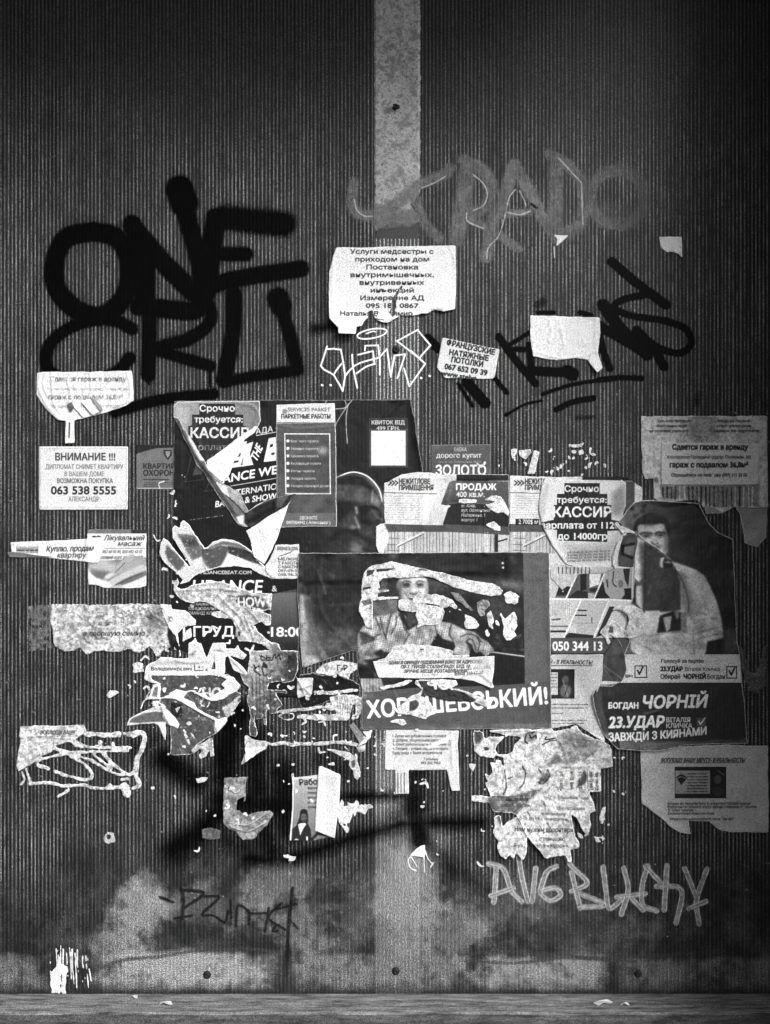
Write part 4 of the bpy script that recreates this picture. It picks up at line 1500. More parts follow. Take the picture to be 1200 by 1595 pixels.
# lower dates panel
s.T('URBANDANCEBEAT.COM', 291, 894, 4.4, .9, 'l', 101, b=.5)
s.T('HDANCE', 300, 923, 17, .93, 'l', 108, b=1.1, sh=.12).T('&', 424, 921, 8, .9, 'l', b=.3)
s.T('SHOW', 345, 947, 12, .9, 'l', 74, b=1.0)
s.T('12 НАЙКРАЩИХ', 299, 943, 3.9, .88, 'l', 44, b=.3, sh=.1).T('ТАНЦЮВАЛЬНИХ', 293, 950, 3.9, .88, 'l', 56, b=.3, sh=.1).T('КОМАНД ХЛОП', 290, 957, 3.9, .88, 'l', 50, b=.3, sh=.1)
s.F(k2(1090, 750, 1360, 700, 1360, 1200, 1080, 1200), .32).G(425, 930, .46, 425, 1010, .16, k2(1085, 750, 1362, 730, 1362, 1300, 1085, 1300), .85)
s.T('1 ГРУДНЯ', 286, 991, 13, .92, 'l', 112, b=1.1).T('18:00', 423, 991, 12.5, .9, 'l', 50, b=1.1)
s.wr(1.5, 60).wr(.5, 12)
s.curl((628, 620), (650, 740), .03, 1.7, 8).crease(P2(628, 622, 610, 640, 600, 650), .8, 6)
s.torn(.9, .5, 1.5)
s.done(g=1.8, gloss=.32, grain=.3)
DANCE = s

# rest of a paper with print, torn into blades
s = Sheet('torn_flyer', 'white and grey torn flyer remnant with two upright blades on the dance poster', 'torn flyer', (246, 806, 436, 920), val=.80)
s.add(k2(95, 225, 150, 260, 200, 330, 300, 440, 325, 470, 260, 350, 190, 230, 180, 140, 210, 105, 250, 140, 260, 90, 285, 65, 330, 95, 345, 110, 390, 190, 480, 320, 500, 320, 560, 262, 640, 238, 740, 248, 850, 300, 915, 345, 960, 420, 1040, 490, 1180, 600,
         1120, 612, 990, 560, 900, 508, 750, 490, 620, 500, 500, 530, 420, 560, 370, 600, 330, 640, 240, 660, 275, 620, 225, 560, 150, 500, 95, 440, 62, 350, 70, 290), .8)
s.sub(k2(195, 235, 260, 350, 350, 495, 330, 490, 240, 380, 190, 300), .5)
s.F(k2(125, 290, 190, 340, 310, 455, 230, 540, 160, 450, 110, 380), .42, 1, .8, r=1).F(k2(235, 190, 400, 210, 440, 310, 450, 400, 365, 435, 300, 330), .45, 1, .8, r=1).F(k2(270, 230, 400, 240, 430, 300, 300, 300), .3, 1, 2)
s.F(k2(440, 290, 500, 330, 600, 300, 690, 310, 690, 360, 620, 490, 520, 510, 470, 440), .36, 1, .8, smooth=True).F(k2(690, 300, 780, 310, 900, 350, 960, 430, 1040, 490, 880, 440, 700, 370), .22, 1, .8)
s.F(k2(500, 320, 640, 255, 800, 280, 910, 340, 820, 325, 650, 290, 540, 335), .55, 1, .6)
s.F(k2(360, 440, 450, 400, 490, 500, 400, 510), .85).F(k2(700, 372, 880, 445, 1000, 500, 900, 505, 760, 485, 640, 490), .88)
s.torn(1.6, .93, 2).mottle(.04, 8)
s.wr(1.4, 16).curl(k2(225, 560, 370, 430)[0], k2(225, 560, 370, 430)[1], .05, 1.6, 9).crease(k2(470, 330, 470, 430, 500, 530), 2, 3).crease(k2(500, 330, 640, 260, 800, 285, 960, 380), 2.2, 5)
s.done(g=1.2)

s = Sheet('torn_flyer', 'long white stripped paper layer tearing diagonally across the dance poster lettering', 'torn flyer', (264, 896, 436, 1030), val=.78)
s.add(k2(185, 650, 200, 620, 235, 625, 240, 660, 200, 690, 290, 700, 360, 665, 450, 650, 560, 635, 640, 638, 740, 660, 800, 690, 870, 720, 960, 745, 1105, 740, 1100, 900, 1075, 890, 1030, 910, 900, 870, 900, 880, 1095, 940, 1095, 1040, 1050, 1045, 1000, 1010, 930, 1040, 980, 1100,
         1085, 1190, 1170, 1215, 1190, 1300, 1060, 1255, 1020, 1215, 900, 1200, 790, 1190, 770, 1060, 740, 1000, 690, 975, 590, 965, 530, 935, 560, 915, 640, 912, 540, 850, 500, 825, 430, 820, 360, 835, 250, 800, 195, 740), .9)
s.F(k2(770, 780, 850, 760, 950, 770, 1020, 800, 1080, 900, 1000, 900, 880, 870, 780, 850), .35, 1, .8, r=1)
s.T('SHOW', 363, 945, 13, .86, 'l', 52, b=1.1, clip=k2(760, 700, 1100, 740, 1090, 910, 760, 880))
s.T('HO', 352, 980, 8, .85, 'l', 14, b=.6, rot=-20)
s.F(k2(630, 990, 700, 975, 760, 1040, 700, 1080), .3).F(k2(750, 1095, 810, 1100, 810, 1145, 740, 1140), .35)
s.F(k2(1000, 760, 1090, 760, 1080, 860, 1040, 800), .93)
for p_ in (k2(220, 720, 400, 715, 600, 700, 800, 730), k2(600, 760, 700, 860, 800, 960, 850, 1050), k2(640, 900, 740, 980, 820, 1100), k2(860, 880, 960, 980, 1040, 1100), k2(850, 960, 900, 1080, 940, 1180), k2(700, 760, 780, 770, 850, 760)):
    s.crease(p_, 1.8, 2.6).L(p_, 1.0, .5, .6, .6)
s.mottle(.09, 7).torn(1.3, .95, 2).wr(1.8, 11)
s.fray(.4, 3, .8)
s.done(g=1.15)

# small ad beside it
s = Sheet('small_ad', 'small printed repair ad squeezed between the dance poster and the parquet flyer', NOTE, (418, 842, 474, 908), val=.84)
s.add(k2(1140, 290, 1360, 285, 1355, 400, 1362, 600, 1330, 612, 1120, 606, 1060, 560, 1030, 500, 1080, 440), .6)
s.T('ВИКОНУЮТЬ ДОМА', 432, 857, 4.4, .2, 'l', 32, b=.3, sh=.1).L(P2(436, 866, 446, 863, 455, 859), 1.2, .3)
for i, t in enumerate(('МЕЛКИЕ', 'Т РАБОТЫ', 'С КВАРТИР', '097-09-31', '098-98-31')):
    s.T(t, 466, 873 + i * 6, 3.7, .28, 'r', 32, b=.3)
s.mottle(.05, 8).wr(.8, 14)
s.done(g=1.5)

# parquet flyer
s = Sheet('parquet_flyer', 'narrow grey parquet works flyer with a white header and a framed bullet list', 'flyer', (426, 624, 530, 828), val=.34)
z1 = Tz(240, 600, 4)
s.add(P2(431, 631, 480, 629, 522, 628, 524, 700, 525, 820, 480, 820, 432, 822, 431, 720), .3)
s.mottle(.07, 14, 4, .5).mottle(.03, 4)
s.R(430, 626, 523, 658, .86).T('SERVICES PARKET', 515, 641, 5, .35, 'r', 66, b=.3).E(444, 641, 4, 4, .6).T('ПАРКЕТНЫЕ РАБОТЫ', 477, 652, 5.6, .2, 'c', 76, b=.6)
s.R(432, 661, 520, 672, .45, .5, 2)
s.L(P2(431, 660, 522, 658), 1, .7)
for a_, b_ in (((444, 676), (514, 676)), ((514, 676), (515, 769)), ((515, 769), (446, 769)), ((446, 769), (444, 676))):
    s.L([a_, b_], 1.8, .92, smooth=False)
s.R(452, 690, 512, 712, .42, .6, 4).E(503, 702, 7, 6, .75, .6, 3)
for i, t in enumerate(('Шлифовка паркета', 'Укладка паркета', 'Циклевка паркета', 'Реставрация паркета', 'Ремонт паркета', 'Укладка паркета', 'Укладка паркетной доски')):
    y = 688 + i * 11.6
    s.E(449, y - 1, 2.4, 2.4, .95, 1, .5).T(t, 454, y + 1, 3.1, .85, 'l', (42, 42, 42, 46, 36, 38, 58)[i], b=.3)
s.F(P2(490, 770, 512, 770, 488, 800, 470, 800), .42, .7, 2).R(430, 799, 526, 822, .44).T('ЗВОНИТЕ', 481, 809, 4.2, .9, 'c', 27, b=.3).T('0977304942 ( Александр )', 481, 816, 4, .92, 'c', 68, b=.3)
s.torn(.8, .8, .6)
s.wr(.9, 30).wr(.3, 8).crease(P2(432, 662, 470, 668, 522, 664), .9, 3)
s.done(g=1.7, gloss=.4)

# left cashier sheet, its lower half folded over
s = Sheet('cashier_notice', 'grey cashier job notice with white letters, peeling diagonally off the dance poster', NOTE, (262, 620, 412, 830), val=.60)
s.add(k1(105, 90, 400, 88, 828, 85, 832, 260, 815, 310, 740, 350, 600, 440, 480, 540, 370, 610, 345, 640, 300, 600, 210, 430, 110, 260, 62, 220, 70, 115), .4)
s.G(300, 620, .62, 380, 700, .5)
s.F(k1(80, 100, 200, 110, 225, 200, 190, 300, 80, 230), .68, 1, 3)
s.F(k1(292, 108, 608, 108, 608, 205, 680, 205, 680, 305, 710, 310, 715, 700, 300, 700, 190, 480, 195, 310, 228, 300, 228, 205, 292, 205), .12)
s.T('Срочно', 339, 641, 8.4, .9, 'c', 54, b=.7).T('требуется:', 341, 658, 8, .9, 'c', 75, b=.7).T('КАССИР', 298, 682, 13.2, .85, 'l', 90, b=1.2).T('зарплата от', 293, 701, 8, .72, 'l', 90, b=.6, wear=.4).T('1120', 324, 718, 8, .55, 'l', b=.4, wear=.6)
for x in (305, 323, 332, 340, 356):
    s.L(P2(x, 640, x, 715), .8, .45, .45)
s.crease(k1(640, 105, 760, 130, 815, 200, 780, 290), 1.6, 4).crease(k1(120, 110, 230, 130, 225, 280, 300, 500), 1.2, 6)
s.wr(1.0, 24).curl(k1(62, 180, 330, 640)[0], k1(62, 180, 330, 640)[1], .05, 1.5, 5)
s.torn(.8, .85, 1)
s.done(g=1.5)
CASH = s
fl = Sheet('folded_back_flap', 'white reverse side of the notice folded over', None, (318, 655, 410, 756), parent=s.obj, val=.93)
fl.add(k1(815, 310, 780, 370, 690, 430, 680, 500, 600, 620, 560, 740, 500, 800, 400, 730, 355, 665, 365, 615, 480, 530, 600, 440, 740, 345, 790, 305), .6)
fl.mottle(.02, 12).wr(1.2, 18).curl(k1(365, 620, 800, 310)[0], k1(365, 620, 800, 310)[1], .05, 1.4, 9).crease(k1(400, 690, 500, 600, 700, 380), 2, 8, sharp=False)
fl.done(g=1.3, lift=1.5, ripple=0)
fl = Sheet('curled_edge', None, None, (262, 640, 392, 830), parent=s.obj, val=.40)
fl.add(k1(62, 218, 110, 240, 210, 400, 330, 600, 380, 690, 480, 790, 560, 880, 640, 950, 700, 1020, 710, 1080, 740, 1200, 690, 1195, 640, 1180, 560, 1070, 430, 880, 330, 720, 270, 660, 230, 560, 160, 420, 100, 290), .7)
fl.mottle(.08, 8)
fl.F(k1(180, 330, 340, 600, 350, 620, 300, 610, 200, 430), .85, .9, 1).F(k1(400, 720, 560, 870, 690, 1010, 700, 1070, 620, 1000, 500, 880), .72, .8, 1.2)
fl.F(k1(620, 1110, 690, 1090, 700, 1130, 735, 1200, 640, 1170), .88, 1, 1)
fl.L(k1(110, 290, 230, 560, 430, 880, 640, 1180), 1.4, .65, .8)
fl.torn(.9, .75, 1.5)
fl.wr(2.2, 9, ax=2).crease(k1(120, 290, 260, 560, 430, 800, 620, 1080), 3, 6)
fl.done(g=1.2, lift=1.2, ripple=0)
fl = Sheet('crumpled_layer', None, None, (322, 745, 450, 806), parent=s.obj, val=.62)
fl.add(k1(380, 700, 480, 800, 570, 850, 640, 880, 700, 1000, 740, 1070, 700, 1080, 640, 1010, 590, 960, 500, 900, 430, 800), .9)
fl.F(k1(430, 790, 540, 850, 560, 940, 500, 900), .85).mottle(.14, 5)
fl.wr(2.4, 7)
fl.done(g=1.2, lift=.6, ripple=0)

s = Sheet('peeled_corner', 'big white peeled corner of a poster pointing down to the small repair ad', 'peeled corner', (378, 778, 460, 892), val=.92)
s.add(z1(885, 672, 840, 745, 805, 850, 770, 960, 720, 1060, 690, 1115, 625, 1070, 600, 960, 575, 910, 640, 870, 740, 800, 830, 750), .4)
s.mottle(.03, 7).crease(z1(700, 1070, 700, 1035, 720, 1020), 1.5, 2).wr(1.5, 18).curl(z1(800, 860, 690, 1110)[0], z1(800, 860, 690, 1110)[1], .06, 1.5, 8).curl(z1(575, 910, 640, 1060)[0], z1(575, 910, 640, 1060)[1], .04, 1.5, 8)
s.bump(415, 825, 22, 5, 30)
s.done(g=1.3, lift=1.5, ripple=0)
q = Sheet('rolled_edge', None, None, (376, 765, 460, 832), parent=s.obj, val=.22)
q.add(z1(575, 795, 640, 745, 740, 705, 890, 672, 870, 700, 830, 750, 740, 800, 640, 868, 600, 890, 570, 850), .5)
q.F(z1(575, 800, 640, 755, 760, 722, 760, 790, 640, 860, 590, 860), .1).L(z1(575, 795, 650, 745, 740, 705, 888, 672), 1.6, .85)
q.F(z1(770, 700, 840, 690, 800, 760, 770, 760), .35).mottle(.1, 5)
q.crease(z1(580, 830, 700, 770, 860, 700), 5, 9, sharp=False)
q.done(g=1.3, lift=1.0, ripple=0)

# ================================================================ lower left cluster
s = Sheet('torn_poster', 'dark grey torn poster piece with white fragments of big letters, lower left of the cluster', 'torn poster', (218, 1020, 372, 1182), val=.36)
s.add(k4(215, 420, 940, 420, 1060, 520, 1010, 580, 1090, 620, 1000, 740, 930, 830, 880, 920, 830, 970, 740, 1020, 640, 1080, 600, 1165, 400, 1175, 400, 900, 390, 800, 290, 640, 150, 640, 240, 520), .9)
s.F(k4(400, 680, 505, 700, 505, 820, 430, 830, 400, 760), .05).F(k4(440, 740, 485, 720, 460, 780), .8, r=.5)
s.F(k4(430, 670, 460, 665, 450, 690), .7)
s.T('НО', 316, 1088, 14, .9, 'l', 29, b=1.4)
s.F(k4(840, 600, 920, 640, 940, 760, 800, 830, 720, 760, 760, 680), .28, 1, 2)
for p_ in (k4(655, 620, 670, 860), k4(550, 600, 640, 700), k4(710, 650, 680, 710), k4(600, 740, 550, 790), k4(850, 650, 850, 740), k4(740, 760, 860, 750), k4(560, 830, 880, 822), k4(480, 1110, 520, 1170)):
    s.L(p_, 1.0, .7, .7, jit=.4)
for (x, y, w) in ((520, 940, 4), (530, 980, 4), (590, 970, 2.5), (560, 1040, 5), (605, 990, 2)):
    s.L(k4(x, y, x + 14, y + 22), w, .88, 1, jit=1.2)
s.F(k4(870, 740, 940, 680, 1000, 640, 1060, 600, 1000, 740, 930, 830, 880, 920, 830, 970, 800, 890, 830, 850, 930, 820), .78, 1, .5, r=2)
s.mottle(.04, 5).torn(1.0, .85, 2).wr(1.2, 18).crease(k4(400, 1160, 405, 900), 1, 2)
s.fray(.2, 4, 1)
s.done(g=1.4)
s = Sheet('torn_paper_strip', 'white torn strip with a small ticked box above the dark letter fragments, lower left', 'torn paper', (218, 988, 404, 1092), val=.84)
s.add(k4(150, 465, 160, 400, 170, 350, 200, 320, 260, 295, 310, 258, 400, 262, 470, 272, 565, 268, 560, 200, 568, 130, 600, 120, 630, 80, 650, 120, 690, 130, 712, 200, 738, 262, 765, 190, 792, 125, 912, 125, 915, 178, 1000, 178, 1030, 140, 1050, 190, 1110, 238, 1080, 282,
         1020, 265, 940, 240, 1000, 290, 1080, 360, 1130, 425, 1060, 415, 985, 375, 950, 300, 938, 250, 912, 260, 908, 410, 880, 415, 940, 430, 985, 440, 1045, 525, 1010, 580, 900, 640, 790, 662, 700, 620, 630, 590, 720, 600, 760, 640, 880, 560, 905, 545, 870, 510, 925, 462, 850, 428,
         215, 432, 225, 470, 300, 500, 320, 515, 200, 490), .7)
s.sub(k4(800, 290, 818, 330, 815, 372, 775, 376), .4)
s.T('Володимирович', 236, 1044, 4.4, .15, 'l', 63, b=.3).L(k4(620, 330, 622, 386, 740, 384, 700, 350), 1.3, .15, smooth=False).F(k4(655, 345, 680, 350, 660, 368), .15)
s.F(k4(180, 320, 310, 300, 600, 300, 720, 310, 600, 330, 300, 330), .66, .8, 2).F(k4(560, 240, 600, 220, 640, 190, 610, 250), .45, .8, .8)
s.F(k4(790, 200, 850, 185, 910, 215, 850, 205), .5, .9, .8).mottle(.06, 8).torn(1.0, .95, 1.5)
s.wr(1.3, 13).crease(k4(450, 290, 560, 310, 700, 300), 1.8, 3).crease(k4(170, 340, 160, 460), 2, 4).curl(k4(150, 430, 320, 300)[0], k4(150, 430, 320, 300)[1], .06, 1.5, 5).crease(k4(820, 225, 820, 410), 1.6, 2.2).crease(k4(950, 260, 1110, 420), 2.2, 3)
s.done(g=1.15)
s = Sheet('torn_paper_strip', 'thin white ribbon of torn paper edge winding over the dark letter fragments', 'torn paper', (216, 1066, 360, 1136), val=.9)
for p_, w in ((k4(120, 738, 150, 670, 200, 645, 290, 645, 370, 630), 2.2), (k4(455, 565, 540, 585, 600, 575, 700, 625, 790, 660, 900, 640), 2.2), (k4(360, 630, 450, 640, 560, 700, 660, 755, 760, 810, 850, 850, 910, 830), 4), (k4(240, 520, 300, 520, 295, 640), 2), (k4(240, 530, 200, 640), 1.6)):
    s.addL(p_, w, .6)
s.add(k4(450, 562, 560, 580, 520, 640, 620, 680, 660, 745, 560, 700, 450, 650, 360, 640, 370, 620), .7)
s.add(k4(245, 525, 300, 520, 290, 640, 210, 635), .4).F(k4(250, 540, 285, 535, 275, 630, 225, 625), .5)
s.add(k4(225, 665, 290, 665, 290, 720, 230, 720), 1.2)
s.add(k4(820, 850, 900, 830, 930, 850, 870, 920, 835, 970, 805, 900), 1)
s.mottle(.1, 4).wr(2.4, 8)
s.done(g=1.05)
s = Sheet('paper_wedge', 'grey wedge of paper with a white torn rim jutting out left of the letter fragments', 'torn paper', (194, 1092, 286, 1160), val=.86)
s.add(k4(-15, 900, 20, 830, 130, 770, 240, 725, 320, 708, 380, 760, 440, 820, 482, 885, 465, 928, 420, 900, 350, 880, 360, 960, 345, 1040, 320, 980, 285, 900, 240, 878, 100, 885), .6)
s.F(k4(10, 870, 40, 830, 150, 785, 260, 768, 330, 775, 320, 810, 355, 865, 240, 865, 100, 875), .42, 1, .6).mottle(.05, 5)
s.wr(1.4, 12).curl(k4(0, 900, 320, 708)[0], k4(0, 900, 320, 708)[1], .01, 1.5).crease(k4(320, 720, 345, 800, 400, 890), 3, 5)
s.done(g=1.15)
s = Sheet('torn_paper_tuft', 'crumpled white tuft of paper at the foot of the dark letter fragments', 'torn paper', (294, 1142, 348, 1190), val=.8)
s.add(k4(590, 1130, 640, 1080, 720, 1050, 765, 1015, 790, 1010, 805, 1180, 770, 1190, 760, 1120, 730, 1190, 670, 1210, 660, 1170, 700, 1130, 660, 1110, 610, 1165), .9)
s.mottle(.14, 4).L(k4(780, 1020, 785, 1180), 1, .4, .7).wr(3, 7).fray(.3, 3, .7)
s.done(g=1.0)
s = Sheet('grape_poster_corner', 'dark glossy poster corner with a pale fruit photo under the wrinkled notice', 'torn poster', (246, 936, 312, 1032), val=.84)
s.add(k2(60, 845, 165, 850, 170, 890, 290, 905, 345, 950, 395, 990, 395, 1040, 290, 1052, 225, 1120, 240, 1200, 262, 1330, 245, 1335, 235, 1240, 210, 1140, 150, 1070, 110, 990), .8)
s.F(k2(140, 960, 180, 960, 180, 1010, 140, 1010), .5, 1, 1).torn(1, .95).mottle(.08, 6).wr(1.6, 10)
s.done(g=1.1)
s = Sheet('paper_scrap', 'small white scrap just left of the torn surname strip', 'paper scrap', (202, 1028, 228, 1050), val=.86)
s.add(k4(40, 330, 60, 318, 110, 308, 145, 325, 150, 400, 90, 400, 40, 400, 55, 360), .8)
s.mottle(.08, 5).wr(1.2, 7).fray(.2, 3, .7).done(g=1.0)
s = Sheet('paper_scrap', 'slanting white leaf-shaped scrap before the date on the dance poster', 'paper scrap', (282, 972, 302, 1002), val=.86)
s.add(k2(350, 1065, 355, 1150, 270, 1195, 275, 1140, 310, 1090), .5)
s.wr(1, 8).done(g=1.0)

# handwritten repair note
s = Sheet('handwritten_note', 'grey torn note with black handwritten capitals and long shredded strips below', NOTE, (376, 998, 472, 1156), val=.72)
s.add(k5(110, 135, 290, 130, 250, 100, 210, 60, 360, 62, 395, 130, 540, 130, 545, 300, 500, 400, 430, 420, 380, 400, 280, 420, 265, 470, 340, 475, 430, 478, 440, 505, 340, 505, 370, 560, 405, 620, 360, 650, 350, 690, 280, 695, 275, 600, 262, 690, 262, 800, 235, 790, 228, 690, 215, 735,
         172, 740, 165, 640, 150, 760, 185, 860, 170, 905, 115, 890, 110, 830, 122, 700, 90, 580, 100, 460, 60, 420, 20, 330, 90, 340, 110, 200), .9)
s.G(395, 1010, .8, 455, 1060, .32, a=.85)
s.F(k5(395, 135, 545, 130, 545, 400, 400, 380, 420, 250), .2, .75, 4)
for p_ in (k5(205, 180, 240, 190, 245, 212, 215, 215, 215, 175), k5(265, 175, 262, 215, 310, 215), k5(265, 195, 300, 195), k5(310, 215, 335, 165, 345, 200, 370, 170, 385, 210), k5(150, 260, 175, 310), k5(190, 270, 150, 305, 210, 350), k5(220, 290, 240, 350, 265, 345), k5(455, 170, 455, 230), k5(480, 180, 450, 200, 490, 215)):
    s.L(p_, 1.9, .08, .9, jit=.3)
s.F(k5(235, 225, 270, 265, 268, 290, 220, 280), .15).F(k5(305, 295, 325, 320, 300, 320), .2)
for x in (140, 175, 205, 240, 300):
    s.L(k5(x, 380, x + 5, 560, x + 3, 720), 1.0, .4, .7, jit=.4).crease(k5(x, 340, x + 5, 560, x + 3, 720), 1.8, 2)
s.F(k5(290, 390, 430, 380, 420, 470, 300, 460), .3, .7, 2)
s.mottle(.12, 5).torn(.8, .9, 2).wr(1.6, 9, ax=2).fray(.35, 3, .7)
s.done(g=1.05)

# dark strip of the older poster under the strands
s = Sheet('torn_poster', 'black glossy leftover of a poster behind the horizontal white strands', 'torn poster', (466, 1040, 568, 1112), val=.07)
s.add(k5(560, 345, 680, 325, 760, 355, 900, 342, 985, 382, 1092, 438, 1085, 520, 1060, 560, 1000, 530, 860, 560, 780, 600, 640, 640, 560, 640, 545, 560), 1.4)
s.L(k5(770, 390, 800, 430), 1.2, .6, .7).L(k5(750, 385, 780, 420), 1, .5, .7).L(k5(740, 450, 752, 462), 4, .9, 1, jit=1)
s.mottle(.03, 8).torn(1.2, .6, 2).wr(1, 12).done(g=1.3, gloss=.3)

# residue with long horizontal strands
s = Sheet('torn_poster_residue', 'horizontal white paper strands ending in a ribbed tuft, left of the big surname', 'torn paper', (430, 1024, 582, 1118), val=.84)
s.add(k5(700, 310, 740, 270, 830, 235, 880, 222, 980, 235, 1080, 245, 1140, 265, 1070, 300, 1000, 340, 990, 385, 920, 360, 900, 340, 820, 360, 760, 340, 700, 330), .9)
s.add(k5(680, 490, 860, 490, 1000, 470, 1085, 475, 1080, 495, 950, 505, 860, 525, 680, 515), .7)
s.add(k5(825, 545, 900, 525, 960, 520, 1060, 530, 1115, 560, 1118, 640, 1100, 700, 1060, 720, 1050, 620, 1030, 600, 1010, 680, 990, 740, 940, 770, 860, 750, 720, 750, 530, 735, 530, 705, 700, 700, 880, 700, 870, 660, 830, 670, 780, 640, 790, 600, 830, 600), .9)
s.add(k5(360, 665, 430, 650, 600, 640, 760, 620, 800, 640, 620, 665, 440, 680, 380, 690), .8)
s.addL(k5(370, 715, 420, 690, 495, 695, 495, 735, 430, 745, 372, 718), 2, .6).addL(k5(385, 755, 500, 765, 700, 768, 880, 755), 1.8, .6)
s.addL(k5(435, 822, 540, 835, 700, 840, 840, 850, 980, 830, 995, 855), 4.2, 1.2).addL(k5(410, 790, 430, 795), 4, .6)
s.T('Г-Р', 526, 1044, 7, .2, 'l', 16, b=.5, sh=-.1)
for x in range(890, 1060, 22):
    s.crease(k5(x, 540, x + 8, 620, x + 4, 700), 1.4, 1.6).L(k5(x, 540, x + 8, 620, x + 4, 700), .8, .45, .7)
s.mottle(.12, 4).wr(1.8, 9).fray(.45, 3, .7)
s.done(g=1.05)
s = Sheet('paper_scrap', 'small crumpled white square scrap left of the horizontal paper strands', 'paper scrap', (456, 1046, 496, 1092), val=.8)
s.add(k5(515, 345, 540, 375, 675, 370, 668, 510, 640, 548, 600, 530, 575, 540, 538, 555, 530, 480, 535, 390), .5)
s.mottle(.1, 6)
for p_ in (k5(560, 470, 600, 460, 660, 440), k5(545, 400, 590, 500, 570, 540), k5(600, 470, 650, 520)):
    s.crease(p_, 2.4, 3).L(p_, 1, .3, .7)
s.wr(2.5, 9).done(g=1.1)
s = Sheet('torn_paper_strip', 'broken white paper line with a bright folded corner at its left end', 'torn paper', (370, 1140, 582, 1220), val=.80)
s.add(k5(65, 885, 90, 880, 140, 920, 280, 945, 260, 1000, 180, 1050, 80, 1120, 30, 1155, 70, 1040), .5)
s.F(k5(75, 1000, 250, 1000, 180, 1050, 80, 1120), .97, 1, 1)
s.addL(k5(230, 955, 320, 965, 400, 955, 470, 965), 5, 2.2).addL(k5(480, 965, 560, 965, 650, 960), 5, 2.4).addL(k5(690, 965, 760, 960, 850, 950, 940, 950, 1060, 970), 6, 1.4)
s.add(k5(770, 1005, 900, 1015, 990, 1030, 1060, 1080, 1080, 1150, 1098, 1220, 1075, 1282, 1040, 1260, 1030, 1200, 990, 1150, 1000, 1110, 900, 1060), .7)
s.F(k5(1010, 1120, 1050, 1100, 1050, 1180, 1020, 1170), .4, 1, .6)
s.add(k5(1060, 990, 1140, 970, 1140, 1020, 1085, 1040), .8)
s.mottle(.1, 4).wr(1.6, 10).crease(k5(70, 890, 75, 1000, 80, 1110), 2, 4).curl(k5(60, 990, 270, 990)[0], k5(60, 990, 270, 990)[1], .03, 1.5, 4).fray(.3, 3, .7)
s.done(g=1.05)
s = Sheet('tape_piece', 'short slanted grey strip of tape at the lower left corner of the big surname poster', 'tape', (538, 1120, 582, 1168), val=.55)
s.add(k5(990, 800, 1035, 775, 1140, 905, 1090, 950), .4)
s.add(k5(1060, 980, 1090, 940, 1150, 900, 1110, 850, 1195, 850, 1185, 910, 1130, 950, 1070, 990), .4).F(k5(1110, 850, 1195, 850, 1185, 910, 1070, 990, 1100, 950, 1150, 900), .9)
s.wr(1, 12).done(g=1.2)

s = Sheet('numeral_scrap', 'torn curved paper scrap with a white numeral, below the left cluster', 'paper scrap', (344, 1206, 432, 1314), val=.62)
kz = Tz(200, 1000, 3)
s.add(kz(450, 632, 560, 628, 548, 680, 550, 740, 520, 790, 560, 810, 600, 790, 660, 785, 682, 800, 650, 850, 600, 900, 590, 920, 535, 922, 500, 880, 470, 870, 445, 845, 445, 720), .9)
s.sub(kz(510, 735, 548, 720, 530, 780, 508, 790), .8)
s.T('3', 351, 1259, 12, .9, 'l', 7, b=1)
s.mottle(.18, 8, 5).mottle(.08, 3).wr(2.2, 11)
for p_ in (kz(470, 840, 560, 850, 640, 800), kz(480, 860, 560, 880, 640, 840), kz(460, 660, 500, 700, 530, 680)):
    s.crease(p_, 2.5, 3).L(p_, 1, .85, .7)
s.fray(.35, 4, .8).done(g=1.1)

s = Sheet('job_flyer', 'grey job flyer with a woman in a suit, its bright white right half folded forward', 'flyer', (444, 1190, 536, 1316), val=.62)
kj = Tz(440, 1180, 7.5)
s.add(kj(105, 190, 135, 178, 140, 232, 420, 200, 640, 190, 640, 700, 612, 920, 370, 960, 340, 968, 85, 968, 115, 600, 120, 300), .4)
s.G(450, 1200, .75, 450, 1300, .5)
s.L(kj(125, 230, 120, 600, 92, 965), 3, .92)
s.F(kj(130, 235, 420, 203, 410, 235, 130, 265), .85, .8, 1)
s.T('Работа', 467, 1223, 8, .08, 'l', 40, b=.5, rot=-3)
for i in range(5):
    s.T(('вахта', 'повар', 'кассир', 'офис', 'склад')[i], 480, 1229 + i * 7.4, 3.4, .2, 'l', 15, b=.4)
s.F(kj(215, 620, 250, 600, 290, 620, 300, 700, 290, 770, 200, 770, 170, 780, 200, 700), .1, 1, .5, smooth=True).E(473.5, 1273, 4.6, 6.5, .42, 1, .6)
s.F(kj(120, 830, 180, 780, 230, 760, 300, 770, 330, 830, 340, 940, 400, 870, 500, 880, 600, 905, 500, 912, 420, 905, 350, 968, 110, 968), .15)
s.F(kj(185, 780, 215, 765, 270, 760, 280, 780, 240, 840, 210, 910), .85).F(kj(135, 960, 170, 940, 195, 960), .85).F(kj(280, 920, 300, 920, 300, 965, 280, 965), .9)
s.E(473.5, 1277, 2, .8, .2).E(472, 1272, .8, .5, .15).E(475.5, 1272, .8, .5, .15)
s.mottle(.03, 5).wr(.6, 30)
s.done(g=1.3)
q = Sheet('folded_half', 'blank bright white folded half', None, (484, 1186, 536, 1308), parent=s.obj, val=.93)
q.add(kj(430, 100, 455, 93, 540, 125, 685, 180, 670, 500, 615, 920, 500, 885, 380, 850, 400, 500), .2)
q.curl(kj(615, 920, 685, 180)[0], kj(615, 920, 685, 180)[1], 0, 1)
X, Y = q.xy()
q.h = q.h + 14 - np.clip((530 - X) * .28, 0, 12)
q.h = q.h + .25 * np.abs(X - 508) ** .5
q.done(g=1.3, lift=1.0, ripple=0)
s = Sheet('torn_paper_scrap', 'spiky white torn paper scrap right of the folded job flyer', 'paper scrap', (522, 1240, 588, 1302), val=.88)
